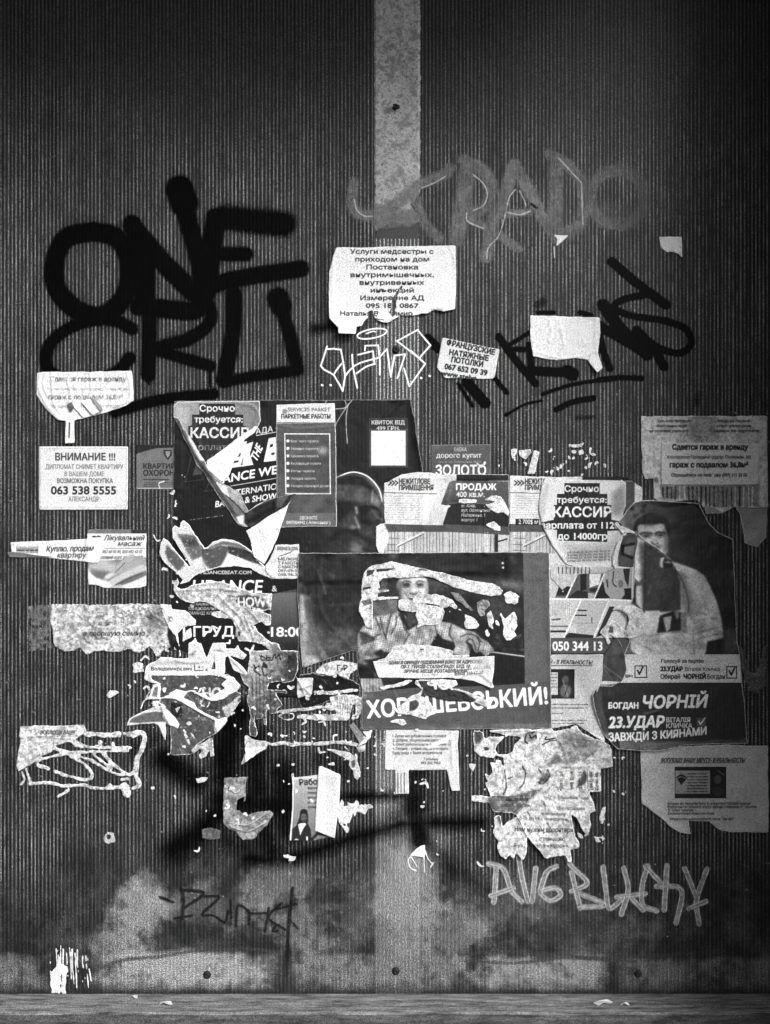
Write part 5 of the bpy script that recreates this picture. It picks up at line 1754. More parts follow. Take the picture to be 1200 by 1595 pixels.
s.add(kj(655, 540, 680, 520, 690, 480, 715, 520, 715, 570, 760, 570, 765, 510, 790, 530, 840, 530, 860, 485, 890, 520, 900, 560, 920, 540, 950, 560, 960, 530, 990, 555, 1020, 530, 1070, 570, 1000, 600, 970, 665, 900, 640, 870, 620, 850, 690, 830, 680, 840, 620, 810, 700, 790, 760, 750, 760, 780, 830, 770, 870, 745, 885, 710, 820, 670, 770, 645, 690), .8)
s.sub(kj(700, 765, 740, 770, 755, 800, 720, 790), .4)
s.mottle(.05, 5).wr(1.2, 9).fray(.3, 3, .7).done(g=1.05)
for lab, pts in (('small white crumpled scrap under the job flyer', kj(0, 1140, 60, 1130, 100, 1150, 160, 1150, 165, 1175, 130, 1210, 70, 1215, 80, 1180, 30, 1170)),
                 ('tiny white chip of paper above the folded job flyer', kj(535, 75, 600, 42, 610, 78, 560, 82)),
                 ('small white scrap under the dark letter fragments', kz(312, 634, 372, 632, 355, 652, 322, 660)),
                 ('tiny grey torn scrap beside the lower left spray blotch', kz(340, 875, 380, 865, 430, 880, 425, 915, 380, 925, 345, 915)),
                 ('tiny ring-shaped white scrap alone on the lower left panel', p2(325, 150, 335, 132, 355, 135, 360, 160, 340, 170, 330, 165)),
                 ('tiny white scrap with a tail between the wrinkled and the outline notices', w6(665, 740, 690, 705, 720, 700, 745, 715, 710, 735, 680, 755)),
                 ('tiny white chip beside the lower right of the outline notice', w6(940, 1300, 962, 1300, 965, 1315, 945, 1320)),
                 ('tiny white chip just right of the wrinkled notice', k2(150, 765, 175, 755, 195, 770, 180, 795, 160, 790)),
                 ('small white scrap below the main poster beside its lower edge', P2(655, 1140, 650, 1150, 660, 1152, 664, 1143)),
                 ('tiny white scrap left of the big torn white mass', P2(732, 1190, 742, 1190, 736, 1202, 732, 1196)),
                 ('white pointed scrap at the right of the big torn white mass', P2(932, 1272, 938, 1258, 944, 1255, 942, 1268, 944, 1276, 934, 1278)),
                 ('small oval white scrap low right of the big torn white mass', P2(925, 1302, 932, 1304, 937, 1312, 930, 1312)),
                 ('small bright oval scrap touching the big torn white mass', P2(900, 1297, 906, 1300, 909, 1306, 903, 1307))):
    xs, ys = [p[0] for p in pts], [p[1] for p in pts]
    s = Sheet('paper_scrap', lab, 'paper scrap', (min(xs) - 2, min(ys) - 2, max(xs) + 2, max(ys) + 2), val=.42 if 'grey' in lab or 'ring' in lab else .82)
    s.add(pts, 1.2)
    if 'ring' in lab:
        s.sub(P2(166, 1300, 173, 1299, 173, 1306, 168, 1308), .5)
        s.c[:] = .7
    s.mottle(.16, 3).wr(1, 5).done(g=.9)

# flecks of paper far too many to count
r_ = random.Random(77)
s = Sheet('paper_flecks', None, None, (190, 690, 990, 1350), S=1.6, val=.84, kind='stuff')
for (mx, my, sx, sy, n_) in ((300, 1090, 70, 60, 60), (480, 1130, 70, 60, 60), (850, 1230, 80, 70, 70), (275, 880, 12, 70, 34), (880, 712, 50, 16, 40), (400, 1250, 70, 40, 22), (560, 1150, 40, 60, 30), (640, 1250, 80, 50, 16)):
    for i in range(n_):
        x, y = r_.gauss(mx, sx), r_.gauss(my, sy)
        if not (196 < x < 985 and 696 < y < 1345):
            continue
        a_ = r_.uniform(0, 6.3)
        l_ = r_.uniform(.8, 4.5) if r_.random() < .8 else r_.uniform(5, 11)
        s.addL([(x, y), (x + l_ * math.cos(a_), y + l_ * math.sin(a_)), (x + l_ * 1.5 * math.cos(a_ + .7), y + l_ * 1.5 * math.sin(a_ + .7))], r_.uniform(1.2, 3.2), 1.6)
s.mottle(.2, 4)
s.done(g=1.15, back=False, ripple=0, drape=True)

# ================================================================ right half, the lowest papers first
k10 = Tz(780, 630, 2.857)     # crop 780..1200, 630..900
k11 = Tz(840, 850, 3.333)     # crop 840..1200, 850..1190
k12 = Tz(940, 770, 5.4545)    # crop 940..1160, 770..1040
k13 = Tz(840, 870, 7.5)       # crop 840..1000, 870..1030
k14 = Tz(730, 1120, 4.8)      # crop 730..980, 1120..1340
k15 = Tz(580, 1120, 3)        # crop 580..980, 1120..1450
k16 = Tz(990, 640, 5.714)     # crop 990..1200, 640..860
k17 = Tz(960, 1130, 5)        # crop 960..1200, 1130..1330
k18 = Tz(590, 725, 5.4545)    # crop 590..810, 725..870

# ---- list notice under the main poster
s = Sheet('list_notice', 'small white notice with a numbered list and hanging tear-off tabs under the big surname poster', NOTE, (594, 1130, 724, 1240), val=.82)
s.add(k15(62, 50, 405, 52, 400, 130, 405, 225, 408, 330, 370, 332, 348, 236, 170, 238, 172, 348, 108, 348, 108, 238, 60, 236), .4)
s.sub(k15(175, 238, 345, 238, 345, 260, 175, 260), .1)
for i, (t, w) in enumerate((('1. Делаю вам доброе питание 4 разовое', 250), ('2. Добрая, общительная работа дома', 268), ('3. Опыт работы и есть в наличии 11', 268), ('4. Главное – умение ходить и готовить', 260), ('Буду рада с Вами встретиться', 230))):
    s.T(t, 612, 1148 + i * 6.6, 3.6, .25, 'l', w / 3, b=.3)
s.T('Татьяна', 671, 1184, 3.5, .25, 'c', 22, b=.2).T('093 203 7953', 671, 1190, 3.4, .2, 'c', 30, b=.3)
s.F(k15(250, 130, 375, 65, 380, 90, 262, 140), .95, .9, .4)
for x in (620, 625, 630):
    s.L(P2(x, 1204, x, 1233), 2, .35, .7, smooth=False, jit=.8)
s.mottle(.06, 9).wr(.9, 18).curl((696, 1205), (718, 1200), .04, 1.5, 6).crease(k15(370, 60, 375, 220), 1.6, 3)
s.done(g=1.4)

# ---- the two real estate posters
def estate(label, box, outline, dx, full):
    s = Sheet('real_estate_poster', label, POST, box, val=.84)
    s.add(outline, .5)
    if not full:
        s.sub(k18(1110, 78, 1140, 70, 1140, 90, 1110, 90), .1)
    D = lambda P: [(x + dx, y) for x, y in P]
    s.F(D(k18(45, 228, 545, 240, 545, 246, 45, 234)), .3)
    for i in range(3):
        s.L(D(k18(85 + i * 28, 130, 108 + i * 28, 148, 85 + i * 28, 168)), 1.8, .15, smooth=False)
    s.T('НЕЖИТЛОВЕ', 622 + dx, 754, 7, .12, 'l', 48, b=.5).T('ПРИМІЩЕННЯ', 622 + dx, 763.5, 7, .12, 'l', 53, b=.5)
    for i in range(11):
        s.lines(601 + dx, 773 + i * 3.6, 58, 1, 3, .9, .55, seed=i, a=.5)
    s.F(D(k18(560, 85, 660, 78, 650, 130, 540, 300, 560, 500, 545, 505, 390, 500)), .8)
    s.R(711 + dx, 739, 793 + dx, 749, .06)
    s.F(D(k18(600, 140, 650, 128, 1105, 135, 1105, 530, 545, 510, 610, 350, 530, 330)), .34)
    s.G(700 + dx, 750, .5, 720 + dx, 778, .2, D(k18(600, 140, 720, 130, 720, 300, 530, 330)))
    s.T('ПРОДАЖ', 711 + dx, 763, 8, .93, 'l', 62, b=.9).T('400 кв.м.', 711 + dx, 774, 7, .9, 'l', 44, b=.5)
    s.F(D(k18(600, 330, 700, 320, 900, 330, 1100, 430, 1100, 520, 545, 500)), .08)
    for i, t in enumerate(('м. Київ,', 'вул. Оболонська', 'Набережна, 1', 'корпус 1')):
        s.T(t, 719 + dx, 790 + i * 7.3, 4.2, .88, 'l', (22, 44, 36, 24)[i], b=.4, sh=.15)
    s.F(D(k18(15, 495, 100, 498, 1105, 520, 1250, 530, 1250, 600, 1105, 592, 600, 565, 30, 565)), .33)
    # facade photograph
    s.F(D(k18(30, 565, 600, 567, 1105, 592, 1105, 760, 0, 760)), .74)
    for i in range(36):
        x = 600 + dx + i * 5
        s.L(P2(x, 829, x + r_.uniform(-1, 1), 862), r_.uniform(.6, 1.8), r_.choice((.3, .42, .9, .5)), .7, smooth=False, jit=.4)
    for y in (838, 848, 857):
        s.L(P2(604 + dx, y, 622 + dx, y + .6), .9, .25, .8)
    s.L(D(k18(165, 680, 380, 572)), 4, .85).L(D(k18(165, 690, 385, 580)), 1.2, .25)
    s.R(771 + dx, 832, 776 + dx, 862, .08).L(D(k18(1000, 650, 1090, 625)), 2.2, .12)
    s.mottle(.06, 5).mottle(.05, 30)
    return s


s = estate('real estate sheet with a sale offer and a facade photo, above the main portrait poster', (590, 728, 800, 900),
           k18(45, 150, 75, 145, 130, 110, 200, 75, 330, 57, 450, 65, 560, 80, 660, 75, 1107, 78, 1115, 300, 1110, 900, 20, 900, 55, 500, 42, 300), 0, False)
s.F(k18(550, 385, 615, 345, 590, 335, 560, 350), .9)
s.add(k18(10, 500, 60, 490, 85, 570, 90, 620, 40, 740, 0, 740, -30, 650, -80, 640, -120, 600, -40, 540), .5)
s.F(k18(10, 490, 55, 500, 90, 580, 85, 640, 30, 760, -10, 760, -30, 660, -90, 645, -130, 620, -120, 590, -40, 540), .86, 1, .3).L(k18(-20, 530, -40, 600, -30, 650), 1, .5, .7).L(k18(50, 500, 88, 575), 1, .45, .7)
s.wr(.9, 35).crease(k18(660, 75, 600, 200, 560, 500), .9, 5).crease(P2(754, 790, 756, 860), 1.2, 2).crease(k18(-100, 610, -10, 560, 60, 510), 2, 5).curl((597, 800), (597, 860), .05, 1.6, 6)
s.torn(.7, .85, 1)
s.done(g=1.6)
for pts in (k18(680, 290, 760, 285, 835, 290, 830, 320, 720, 322, 680, 320), k18(900, 290, 960, 262, 1040, 265, 1075, 310, 1105, 400, 1100, 440, 1060, 400, 1020, 415, 940, 370, 900, 335, 1000, 310), k18(905, 510, 950, 480, 980, 478, 1035, 520, 1035, 555, 980, 540)):
    q = Sheet('torn_edge', None, None, (705, 765, 800, 832), parent=s.obj, val=.9)
    q.add(pts, 1.2).mottle(.1, 4).wr(1.6, 6).fray(.3, 3, .7)
    q.done(g=1.05, ripple=0)

s = estate('second real estate sheet with small photos and a phone number strip, between the portrait posters', (788, 735, 1012, 1034),
           P2(794, 741, 860, 743, 975, 742, 1000, 760, 1002, 1018, 858, 1018, 850, 900, 793, 900), 196, True)
s.R(856, 862, 1004, 1022, .8)
# montage of room photos with slanted white gaps
s.F(k13(130, 160, 200, 120, 330, 100, 450, 170, 310, 465, 150, 460), .76).F(k13(235, 310, 370, 330, 320, 460, 190, 450), .08).E(877, 921, 1.5, 1.2, .8).F(k13(200, 430, 320, 430, 310, 462, 180, 458), .5, .8)
for (x, y) in ((285, 110), (330, 115), (290, 170), (330, 150)):
    s.L(k13(x, y, x, y + 30), 2, .15, .8)
s.L(k13(260, 240, 310, 210, 410, 215), 1.5, .2).L(k13(320, 220, 320, 300), 1.2, .2)
s.F(k13(455, 175, 530, 140, 780, 110, 640, 465, 325, 465), .4).F(k13(480, 180, 550, 150, 550, 360, 480, 380), .05).F(k13(585, 140, 740, 100, 700, 300, 590, 340), .86).F(k13(590, 350, 700, 340, 660, 390, 590, 385), .12).F(k13(330, 460, 440, 370, 560, 385, 590, 465), .14).F(k13(570, 400, 650, 410, 630, 465, 570, 465), .7)
s.F(k13(790, 110, 1085, 110, 1080, 480, 650, 470), .66).F(k13(745, 260, 770, 390, 830, 460, 650, 465), .04).F(k13(980, 120, 1060, 115, 1040, 330, 1000, 250), .15).F(k13(990, 350, 1075, 345, 1075, 480, 960, 470, 1000, 420), .03).E(967, 909, 4, 6, .5).L(k13(870, 150, 860, 280, 900, 330), 2, .3).L(k13(790, 250, 800, 330), 2.2, .2)
s.L(k13(840, 100, 1090, 105), 2, .92).L(k13(130, 470, 830, 480, 1085, 495), 2.2, .95, smooth=False)
s.L(k13(450, 170, 310, 467), 2, .95, smooth=False).L(k13(790, 110, 640, 467), 2, .95, smooth=False)
s.F(k13(135, 490, 480, 490, 300, 850, 135, 860), .78).L(k13(140, 790, 330, 790), 1.6, .3).L(k13(135, 850, 300, 850), 3, .1).R(881, 945, 889, 958, .9)
for i in range(9):
    s.L(k13(160 + i * 24, 520, 160 + i * 24, 660), 1.2, .62, .7, jit=.5)
s.L(k13(150, 715, 240, 705), 2, .3, .8, jit=.8)
s.F(k13(495, 490, 800, 495, 700, 740, 640, 890, 430, 870, 430, 760, 350, 800), .74).L(k13(455, 605, 550, 605), 2, .12).L(k13(420, 662, 548, 662), 2, .12).L(k13(612, 690, 615, 745), 1.3, .3).R(896, 970, 925, 971, .6)
s.F(k13(300, 900, 350, 865, 640, 895, 640, 928, 290, 928), .15).F(k13(820, 560, 880, 560, 720, 900, 660, 920), .2).L(k13(490, 480, 290, 925), 2, .95, smooth=False).L(k13(810, 490, 635, 925), 2, .95, smooth=False)
s.F(k13(135, 925, 1060, 925, 1060, 1115, 135, 1115), .36)
s.T('050 344 13', 861, 1013, 12, .95, 'l', 77, b=1.0)
s.T('2 700$', 808, 816, 6.5, .95, 'l', 26, b=.5) if False else None
s.R(803, 808, 840, 818, .12).T('2 700$ м', 808, 816, 6, .95, 'l', 30, b=.5)
s.wr(1.0, 34).crease(k10(215, 560, 160, 420), 1, 4)
s.done(g=1.7)

s = Sheet('dream_home_flyer', 'printed sheet with a small dark framed photo, between the two portrait posters', 'flyer', (850, 1018, 968, 1170), val=.78)
s.add(k11(60, 565, 330, 560, 320, 700, 280, 800, 330, 930, 340, 1020, 190, 925, 60, 950), .6)
s.T('МЕЧТУ - В РЕАЛЬНОСТЬ!', 921, 1034, 5, .15, 'r', 84, b=.4, sh=.2).L(k11(60, 622, 270, 620), .9, .2)
s.R(856, 1042, 895, 1088, .08).R(857, 1047, 869, 1082, .78).lines(858, 1050, 10, 5, 5, 1, .3)
s.E(881, 1058, 5, 6, .35, 1, 1).E(881, 1076, 9, 11, .45, 1, 2).L(k11(120, 690, 150, 790), 1.4, .7, .6, jit=1).L(k11(165, 690, 130, 780), 1.4, .1, .8, jit=1)
s.lines(859, 1097, 62, 2, 5.5, 1.3, .3, seed=3).lines(859, 1111, 20, 1, 4, 1.2, .4).lines(860, 1122, 56, 2, 4.5, 1.2, .35, seed=5)
s.mottle(.05, 12).wr(1.2, 24).curl((925, 1122), (942, 1155), .05, 1.6, 8)
s.F(k11(190, 930, 230, 950, 340, 1000, 345, 1022, 240, 985), .95)
s.done(g=1.5)

# ---- big torn white mass
s = Sheet('torn_paper_mass', 'big layered mass of torn white papers with faint volunteer text, under the posters at right', 'torn paper', (732, 1124, 980, 1340), val=.84)
s.add(k14(35, 85, 80, 82, 110, 100, 115, 150, 160, 130, 240, 130, 300, 115, 145, 90, 160, 75, 400, 72, 480, 78, 625, 65, 640, 90, 760, 70, 800, 40, 850, 110, 1000, 165, 1060, 200, 1070, 350, 985, 370, 985, 535, 895, 535, 930, 620, 940, 680,
         900, 700, 912, 780, 885, 860, 850, 830, 800, 730, 755, 700, 790, 850, 820, 920, 820, 950, 760, 970, 765, 1060, 735, 1060, 720, 1010, 570, 1030, 520, 960, 480, 920, 440, 870, 430, 1000, 400, 1040, 350, 990, 340, 1040, 300, 1010, 280, 1040, 230, 1010, 205, 950, 220, 910,
         180, 850, 200, 800, 185, 730, 240, 710, 250, 800, 300, 760, 370, 720, 330, 700, 190, 690, 150, 620, 20, 610, 22, 570, 170, 575, 140, 510, 120, 470, 150, 470, 115, 390, 160, 420, 180, 380, 155, 310, 200, 330, 200, 300, 240, 305, 265, 360, 262, 290, 200, 270, 180, 285, 90, 280, 40, 240), 1.0)
s.sub(k14(200, 240, 210, 190, 270, 130, 400, 130, 340, 190, 330, 240, 290, 260, 220, 260), 1)
s.sub(k14(660, 480, 680, 500, 700, 540, 685, 540), .5)
s.F(k14(35, 85, 105, 82, 115, 120, 95, 165, 60, 190, 40, 150), .35, 1, 2, r=1).F(k14(110, 205, 150, 210, 155, 230, 120, 232), .2)
s.F(k14(400, 120, 480, 85, 510, 90, 500, 150, 430, 180), .62).L(k14(430, 120, 420, 160, 440, 180), 2.2, .06).L(k14(455, 115, 470, 140, 500, 120, 505, 140), 2.2, .06).L(k14(490, 90, 475, 100), 2, .06).L(k14(580, 130, 575, 150, 640, 140, 680, 120), 1.8, .08).L(k14(550, 190, 610, 160, 660, 155), 1.4, .1)
s.F(k14(640, 130, 740, 90, 830, 110, 960, 180, 990, 200, 860, 300, 740, 330, 680, 230), .66, 1, 1).F(k14(700, 130, 800, 95, 920, 170, 960, 200, 820, 220, 760, 190), .5, .8, 4)
s.F(k14(860, 300, 980, 210, 1060, 200, 1070, 350, 900, 350), .78).L(k14(860, 300, 960, 225), 2, .25, .8)
s.F(k14(640, 250, 680, 260, 700, 320, 600, 350, 540, 355, 620, 310), .4, .8, 2, r=1)
for p_ in (k14(400, 350, 425, 400, 410, 480, 380, 510), k14(270, 380, 280, 500, 260, 560), k14(520, 370, 540, 400), k14(590, 380, 605, 420, 560, 480, 520, 470), k14(540, 450, 530, 480), k14(300, 440, 330, 430)):
    s.L(p_, 2, .22, .8, jit=1.2)
s.F(k14(560, 400, 600, 400, 590, 460, 520, 480), .3, .8, 2, r=1)
# tear-off tabs with sideways print
for i, x in enumerate((690, 770, 830, 910, 950)):
    s.T(('(093) 28', '093 3218', '(067) 23', '(063) 88', 'Сдаю кв.')[i], 730 + (x + 12) / 4.8, 1120 + 515 / 4.8, 4.2, .25, 'l', 26, b=.4, rot=90) if False else s.T(('(093) 28', '093 3218', '(067) 23', '(063) 88', 'Сдаю кв.')[i], 730 + (x + 12) / 4.8, 1120 + 520 / 4.8, 3.8, .25, 'l', 27, b=.4, rot=-90)
s.L(k14(885, 370, 890, 535), 1, .4).F(k14(860, 380, 885, 420, 870, 480, 800, 500, 840, 430), .25, .9, 1, r=1)
# grey folded strip
s.F(k14(22, 570, 300, 578, 560, 510, 480, 580, 400, 660, 240, 800, 250, 720, 330, 700, 200, 690, 150, 640, 140, 605, 20, 610), .5, 1, 1).L(k14(140, 575, 300, 578, 450, 572), 1.2, .25).F(k14(22, 570, 130, 575, 150, 605, 22, 612), .84).T('Внимание', 788, 1247, 5, .15, 'l', 34, b=.5, sh=.2).T('здоров. собак', 779, 1256, 4, .25, 'l', 46, b=.3)
s.F(k14(200, 690, 330, 700, 400, 650, 330, 740, 240, 800), .26, .9, 1.5)
for t, x, y, w, h in (('получаем постоянно помощь', 760, 672, 210, 4.2), ('www.best.org', 630, 712, 175, 4.2), ('с 10 до 19 с понедельн.', 560, 750, 360, 4), ('Объявление фонда', 780, 592, 220, 3.6), ('Нам нужны волонтери', 560, 835, 430, 6), ('с помощью', 620, 900, 190, 5), ('Рук. отдела «хворь»', 540, 948, 400, 4.6)):
    s.T(t, 730 + x / 4.8, 1120 + y / 4.8, h, .12 if h > 5 else .28, 'c', w / 4.8, b=.45, wear=.3)
for p_ in (k14(530, 790, 560, 850), k14(580, 770, 620, 830, 560, 840), k14(430, 870, 380, 760, 360, 730), k14(440, 690, 460, 720), k14(560, 610, 570, 650)):
    s.L(p_, 1.3, .25, .8, jit=.5)
s.mottle(.1, 9, 5).mottle(.06, 3)
for p_ in (k14(145, 90, 400, 80, 640, 100), k14(640, 120, 700, 200, 740, 330), k14(860, 300, 980, 210), k14(400, 650, 560, 510), k14(240, 800, 400, 650), k14(360, 720, 430, 860, 520, 960), k14(755, 700, 800, 900), k14(330, 240, 340, 130, 480, 85), k14(270, 400, 270, 560), k14(700, 350, 900, 350)):
    s.crease(p_, 2.0, 3.2)
s.wr(2.4, 14).curl((925, 1185), (955, 1160), .05, 1.5, 6)
s.torn(.8, .95, 2).fray(.35, 3, .8)
s.done(g=1.25)

# ---- right edge: lower sheet
s = Sheet('dream_notice', 'pale printed sheet with a framed dark card, low at the right edge, its corner curling', NOTE, (990, 1150, 1202, 1304), val=.72)
s.add(k17(190, 180, 540, 160, 820, 150, 1180, 158, 1185, 830, 1000, 830, 900, 830, 800, 810, 720, 745, 560, 740, 575, 840, 500, 828, 420, 785, 340, 710, 260, 650, 195, 600), .7)
s.T('ВОПЛОЩУ ВАШУ МЕЧТУ- В РЕАЛЬНОСТЬ!', 1095, 1186.5, 5, .12, 'c', 130, b=.5, sh=.2).L(k17(340, 290, 995, 288), .9, .25)
s.R(1051, 1194, 1131, 1243, .10).R(1052, 1200, 1106, 1236, .6)
s.F(k17(465, 400, 500, 365, 545, 385, 550, 410, 505, 462), .08).L(k17(468, 392, 505, 375, 548, 395), 1.4, .7).L(k17(470, 412, 505, 398, 546, 414), 1.2, .6)
for i in range(7):
    s.lines(1071, 1205 + i * 4.6, 32, 1, 4, 1.3, .12, seed=i + 4)
s.E(1118, 1214, 6, 7, .35, 1, 1.5).E(1118, 1232, 9, 8, .25, 1, 2).L(k17(790, 350, 840, 385), 1.4, .6, .7)
for i, w in enumerate((128, 138, 40, 72)):
    s.T(('Кожен ви звертаєтесь в агенство Глобал красні', 'Работаю по всьому місту якісно і швидко оформлю', 'Офіційно гарантую', 'Безкоштовна консультація')[i], 1040, 1253 + i * 5.1, 3.3, .2, 'l', w, b=.35, sh=.1)
s.T('Агентство нерухомості телефон 067', 1043, 1277, 3.3, .2, 'l', 100, b=.3)
s.mottle(.05, 18).mottle(.03, 4)
s.crease(k17(440, 440, 440, 600), 1.2, 2.5).wr(1.0, 32).curl(k17(195, 560, 575, 800)[0], k17(195, 560, 575, 800)[1], .06, 1.6, 9).crease(k17(200, 590, 380, 680, 560, 760), 1.5, 5)
s.torn(.6, .85, 1)
s.done(g=1.7)

# ---- right edge: upper sheets
s = Sheet('church_notice', 'large pale sheet with shredded tabs behind the flat garage notice at the right edge', NOTE, (990, 642, 1202, 800), val=.80)
s.add(k16(45, 48, 500, 45, 700, 48, 1168, 46, 1172, 700, 1175, 860, 930, 860, 880, 850, 760, 920, 700, 860, 600, 860, 540, 790, 400, 800, 270, 820, 165, 780, 160, 600, 85, 612, 60, 560), .7)
s.F(k16(500, 50, 720, 50, 730, 240, 600, 285, 460, 250, 440, 150), .62, .8, 4)
for (y, l, lw, r, rw) in ((102, 350, 300, 870, 290), (146, 320, 270, 880, 310), (190, 295, 340, 895, 400)):
    s.T({102: 'Сеть аптек приглашает', 146: 'ответственных людей', 190: 'не умеющих учиться в'}[y], 990 + l / 5.714, 640 + y / 5.714, 3.7, .2, 'c', lw / 5.714, b=.4)
    s.T({102: 'товар на первый', 146: 'опыт желателен,', 190: 'заявки по зарплате'}[y], 990 + r / 5.714, 640 + y / 5.714, 3.7, .2, 'c', rw / 5.714, b=.4)
s.F(k16(210, 660, 1100, 660, 1100, 850, 700, 860, 560, 780, 240, 780), .5, .7, 1)
for i in range(22):
    x = 240 + i * 38
    s.L(k16(x, 680, x + r_.uniform(-8, 8), 760 + min(90, i * 8)), r_.uniform(1, 3.2), r_.choice((.1, .15, .9, .85, .2)), .8, jit=.7)
s.E(1022, 748, 3, 5, .4, .7).mottle(.06, 16).mottle(.05, 4)
s.crease(k16(60, 560, 85, 350, 90, 80), 1.2, 4).crease(k16(160, 600, 110, 400), 1.0, 4).wr(.9, 24).crease(k16(480, 700, 540, 780, 590, 800), 1.8, 2.5)
for i in range(9):
    s.crease(k16(240 + i * 95, 670, 250 + i * 95, 830), 1.4, 2.2)
s.torn(.6, .88, 1).fray(.12, 4, .8)
s.done(g=1.6)
s = Sheet('garage_notice', 'flat pale garage rental notice pasted on a larger sheet at the right edge', NOTE, (1022, 680, 1190, 762), val=.82)
s.add(k16(228, 285, 560, 288, 1095, 292, 1100, 400, 1090, 655, 700, 660, 225, 656), .3)
for t, x, y, w, h, v, b in (('Сдается гараж в аренду', 660, 345, 670, 7, .12, .8), ('Кооператив Полярный (адрес Полярная, 30)', 650, 425, 740, 4.2, .25, .4), ('гараж с подвалом 36,8м²', 650, 503, 695, 7, .12, .8), ('Обращайтесь по телефону (097) 111 33 55', 650, 585, 670, 4.2, .2, .5)):
    s.T(t, 990 + x / 5.714, 640 + y / 5.714, h, v, 'c', w / 5.714, b=b)
s.mottle(.04, 20).mottle(.03, 4).wr(.7, 34).curl((1040, 760), (1028, 690), .02, 1.5, 3)
s.torn(.5, .9, .6).done(g=1.8)

# ---- bits stuck above the right cashier sheet
for i, pts in enumerate((k10(45, 197, 75, 195, 72, 215, 52, 245), k10(80, 205, 130, 200, 135, 215, 112, 245, 85, 232), k10(150, 205, 175, 210, 148, 310, 118, 312), k10(300, 178, 345, 178, 375, 168, 360, 190, 320, 195),
                         k10(345, 205, 365, 200, 370, 220, 350, 224), k10(262, 268, 282, 262, 270, 290, 260, 288), k10(388, 262, 400, 262, 398, 285, 386, 280), k10(455, 262, 470, 265, 468, 285, 458, 280))):
    xs, ys = [p[0] for p in pts], [p[1] for p in pts]
    lab = ('small white triangular scrap above the second real estate sheet', 'white ragged scrap right of the triangular one above the second real estate sheet', 'slanting white sliver standing on the second real estate sheet',
           'flat white sliver topmost above the right cashier notice', 'small white square chip under the topmost sliver', 'tiny slanted chip above the middle of the right cashier notice', 'tiny upright chip above the right part of the cashier notice', 'tiny chip farthest right above the right cashier notice')[i]
    s = Sheet('paper_scrap', lab, 'paper scrap', (min(xs) - 2, min(ys) - 2, max(xs) + 2, max(ys) + 2), val=.84)
    s.add(pts, .8).mottle(.08, 3).wr(1, 5).fray(.25, 3, .6).done(g=.95)

# ---- right cashier sheet
s = Sheet('cashier_notice', 'curled white cashier job notice with a stepped black text block, beside the pale-coat portrait', NOTE, (832, 738, 984, 900), val=.84)
s.add(k10(195, 330, 360, 335, 530, 330, 555, 350, 556, 450, 540, 500, 560, 570, 520, 640, 500, 720, 400, 740, 290, 712, 275, 690, 230, 630, 185, 540, 168, 480, 170, 430, 180, 370), .5)
s.F(k10(283, 350, 440, 350, 440, 398, 474, 398, 474, 447, 492, 447, 492, 513, 530, 520, 545, 560, 474, 563, 474, 612, 250, 605, 250, 558, 180, 552, 180, 525, 236, 513, 236, 447, 250, 447, 250, 398, 283, 398), .11)
s.T('Срочно', 906, 766, 8.2, .92, 'c', 53, b=.7).T('требуется:', 906, 783, 7.8, .92, 'c', 77, b=.7).T('КАССИР', 907, 805, 13, .92, 'c', 90, b=1.2).T('зарплата от 1120', 843, 823, 8.4, .92, 'l', 121, b=.8).T('до 14000гр', 907, 840, 8.4, .92, 'c', 77, b=.8)
s.F(k10(200, 350, 215, 350, 190, 520, 230, 620, 215, 600, 172, 500, 172, 420), .7, .7, 1.5)
s.F(k10(490, 400, 550, 350, 556, 460, 520, 500, 492, 490), .55, .8, 4).F(k10(540, 540, 520, 640, 470, 700, 300, 700, 290, 620, 480, 620), .66, .8, 5)
s.L(k10(360, 332, 530, 334), 2.4, .08)
for i in range(4):
    s.T('с 8 смену до 18 отп. тел. 066 07 91'[i:], 884, 862 + i * 4.4, 2.8, .35, 'l', 66, b=.3, rot=-2)
for x in (885, 900, 916, 932):
    s.L(P2(x, 755, x + 2, 838), .9, .45, .45)
s.mottle(.04, 9).wr(1.3, 20).crease(k10(380, 360, 390, 450, 370, 560), 1.4, 3).crease(k10(195, 340, 175, 450, 200, 560, 270, 680), 1.4, 4)
s.curl(k10(556, 380, 480, 330)[0], k10(556, 380, 480, 330)[1], .03, 1.6, 6).curl(k10(540, 400, 520, 640)[0], k10(540, 400, 520, 640)[1], .05, 1.6, 8)
s.done(g=1.5)
s = Sheet('torn_paper', 'small torn white building-photo strip under the curled right cashier notice', 'torn paper', (852, 872, 958, 934), val=.76)
s.add(k11(55, 130, 90, 90, 140, 100, 200, 110, 300, 105, 390, 110, 395, 118, 350, 140, 200, 150, 120, 230, 60, 170), 1.0)
for i in range(9):
    s.L(P2(870 + i * 6, 884, 870 + i * 6, 893), 1.6, .2, .8, jit=.5)
s.mottle(.1, 4).wr(1, 10).done(g=1.2)

# ================================================================ main portrait poster
s = Sheet('portrait_poster', 'large landscape poster of a smiling man in a plaid shirt above a huge white surname', POST, (458, 852, 864, 1144), val=.10)
s.add(k6(70, 58, 400, 58, 700, 55, 1132, 54, 1138, 400, 1143, 800, 700, 806, 338, 810, 340, 640, 320, 560, 318, 480, 300, 470, 88, 545, 80, 460, 66, 250), .4)
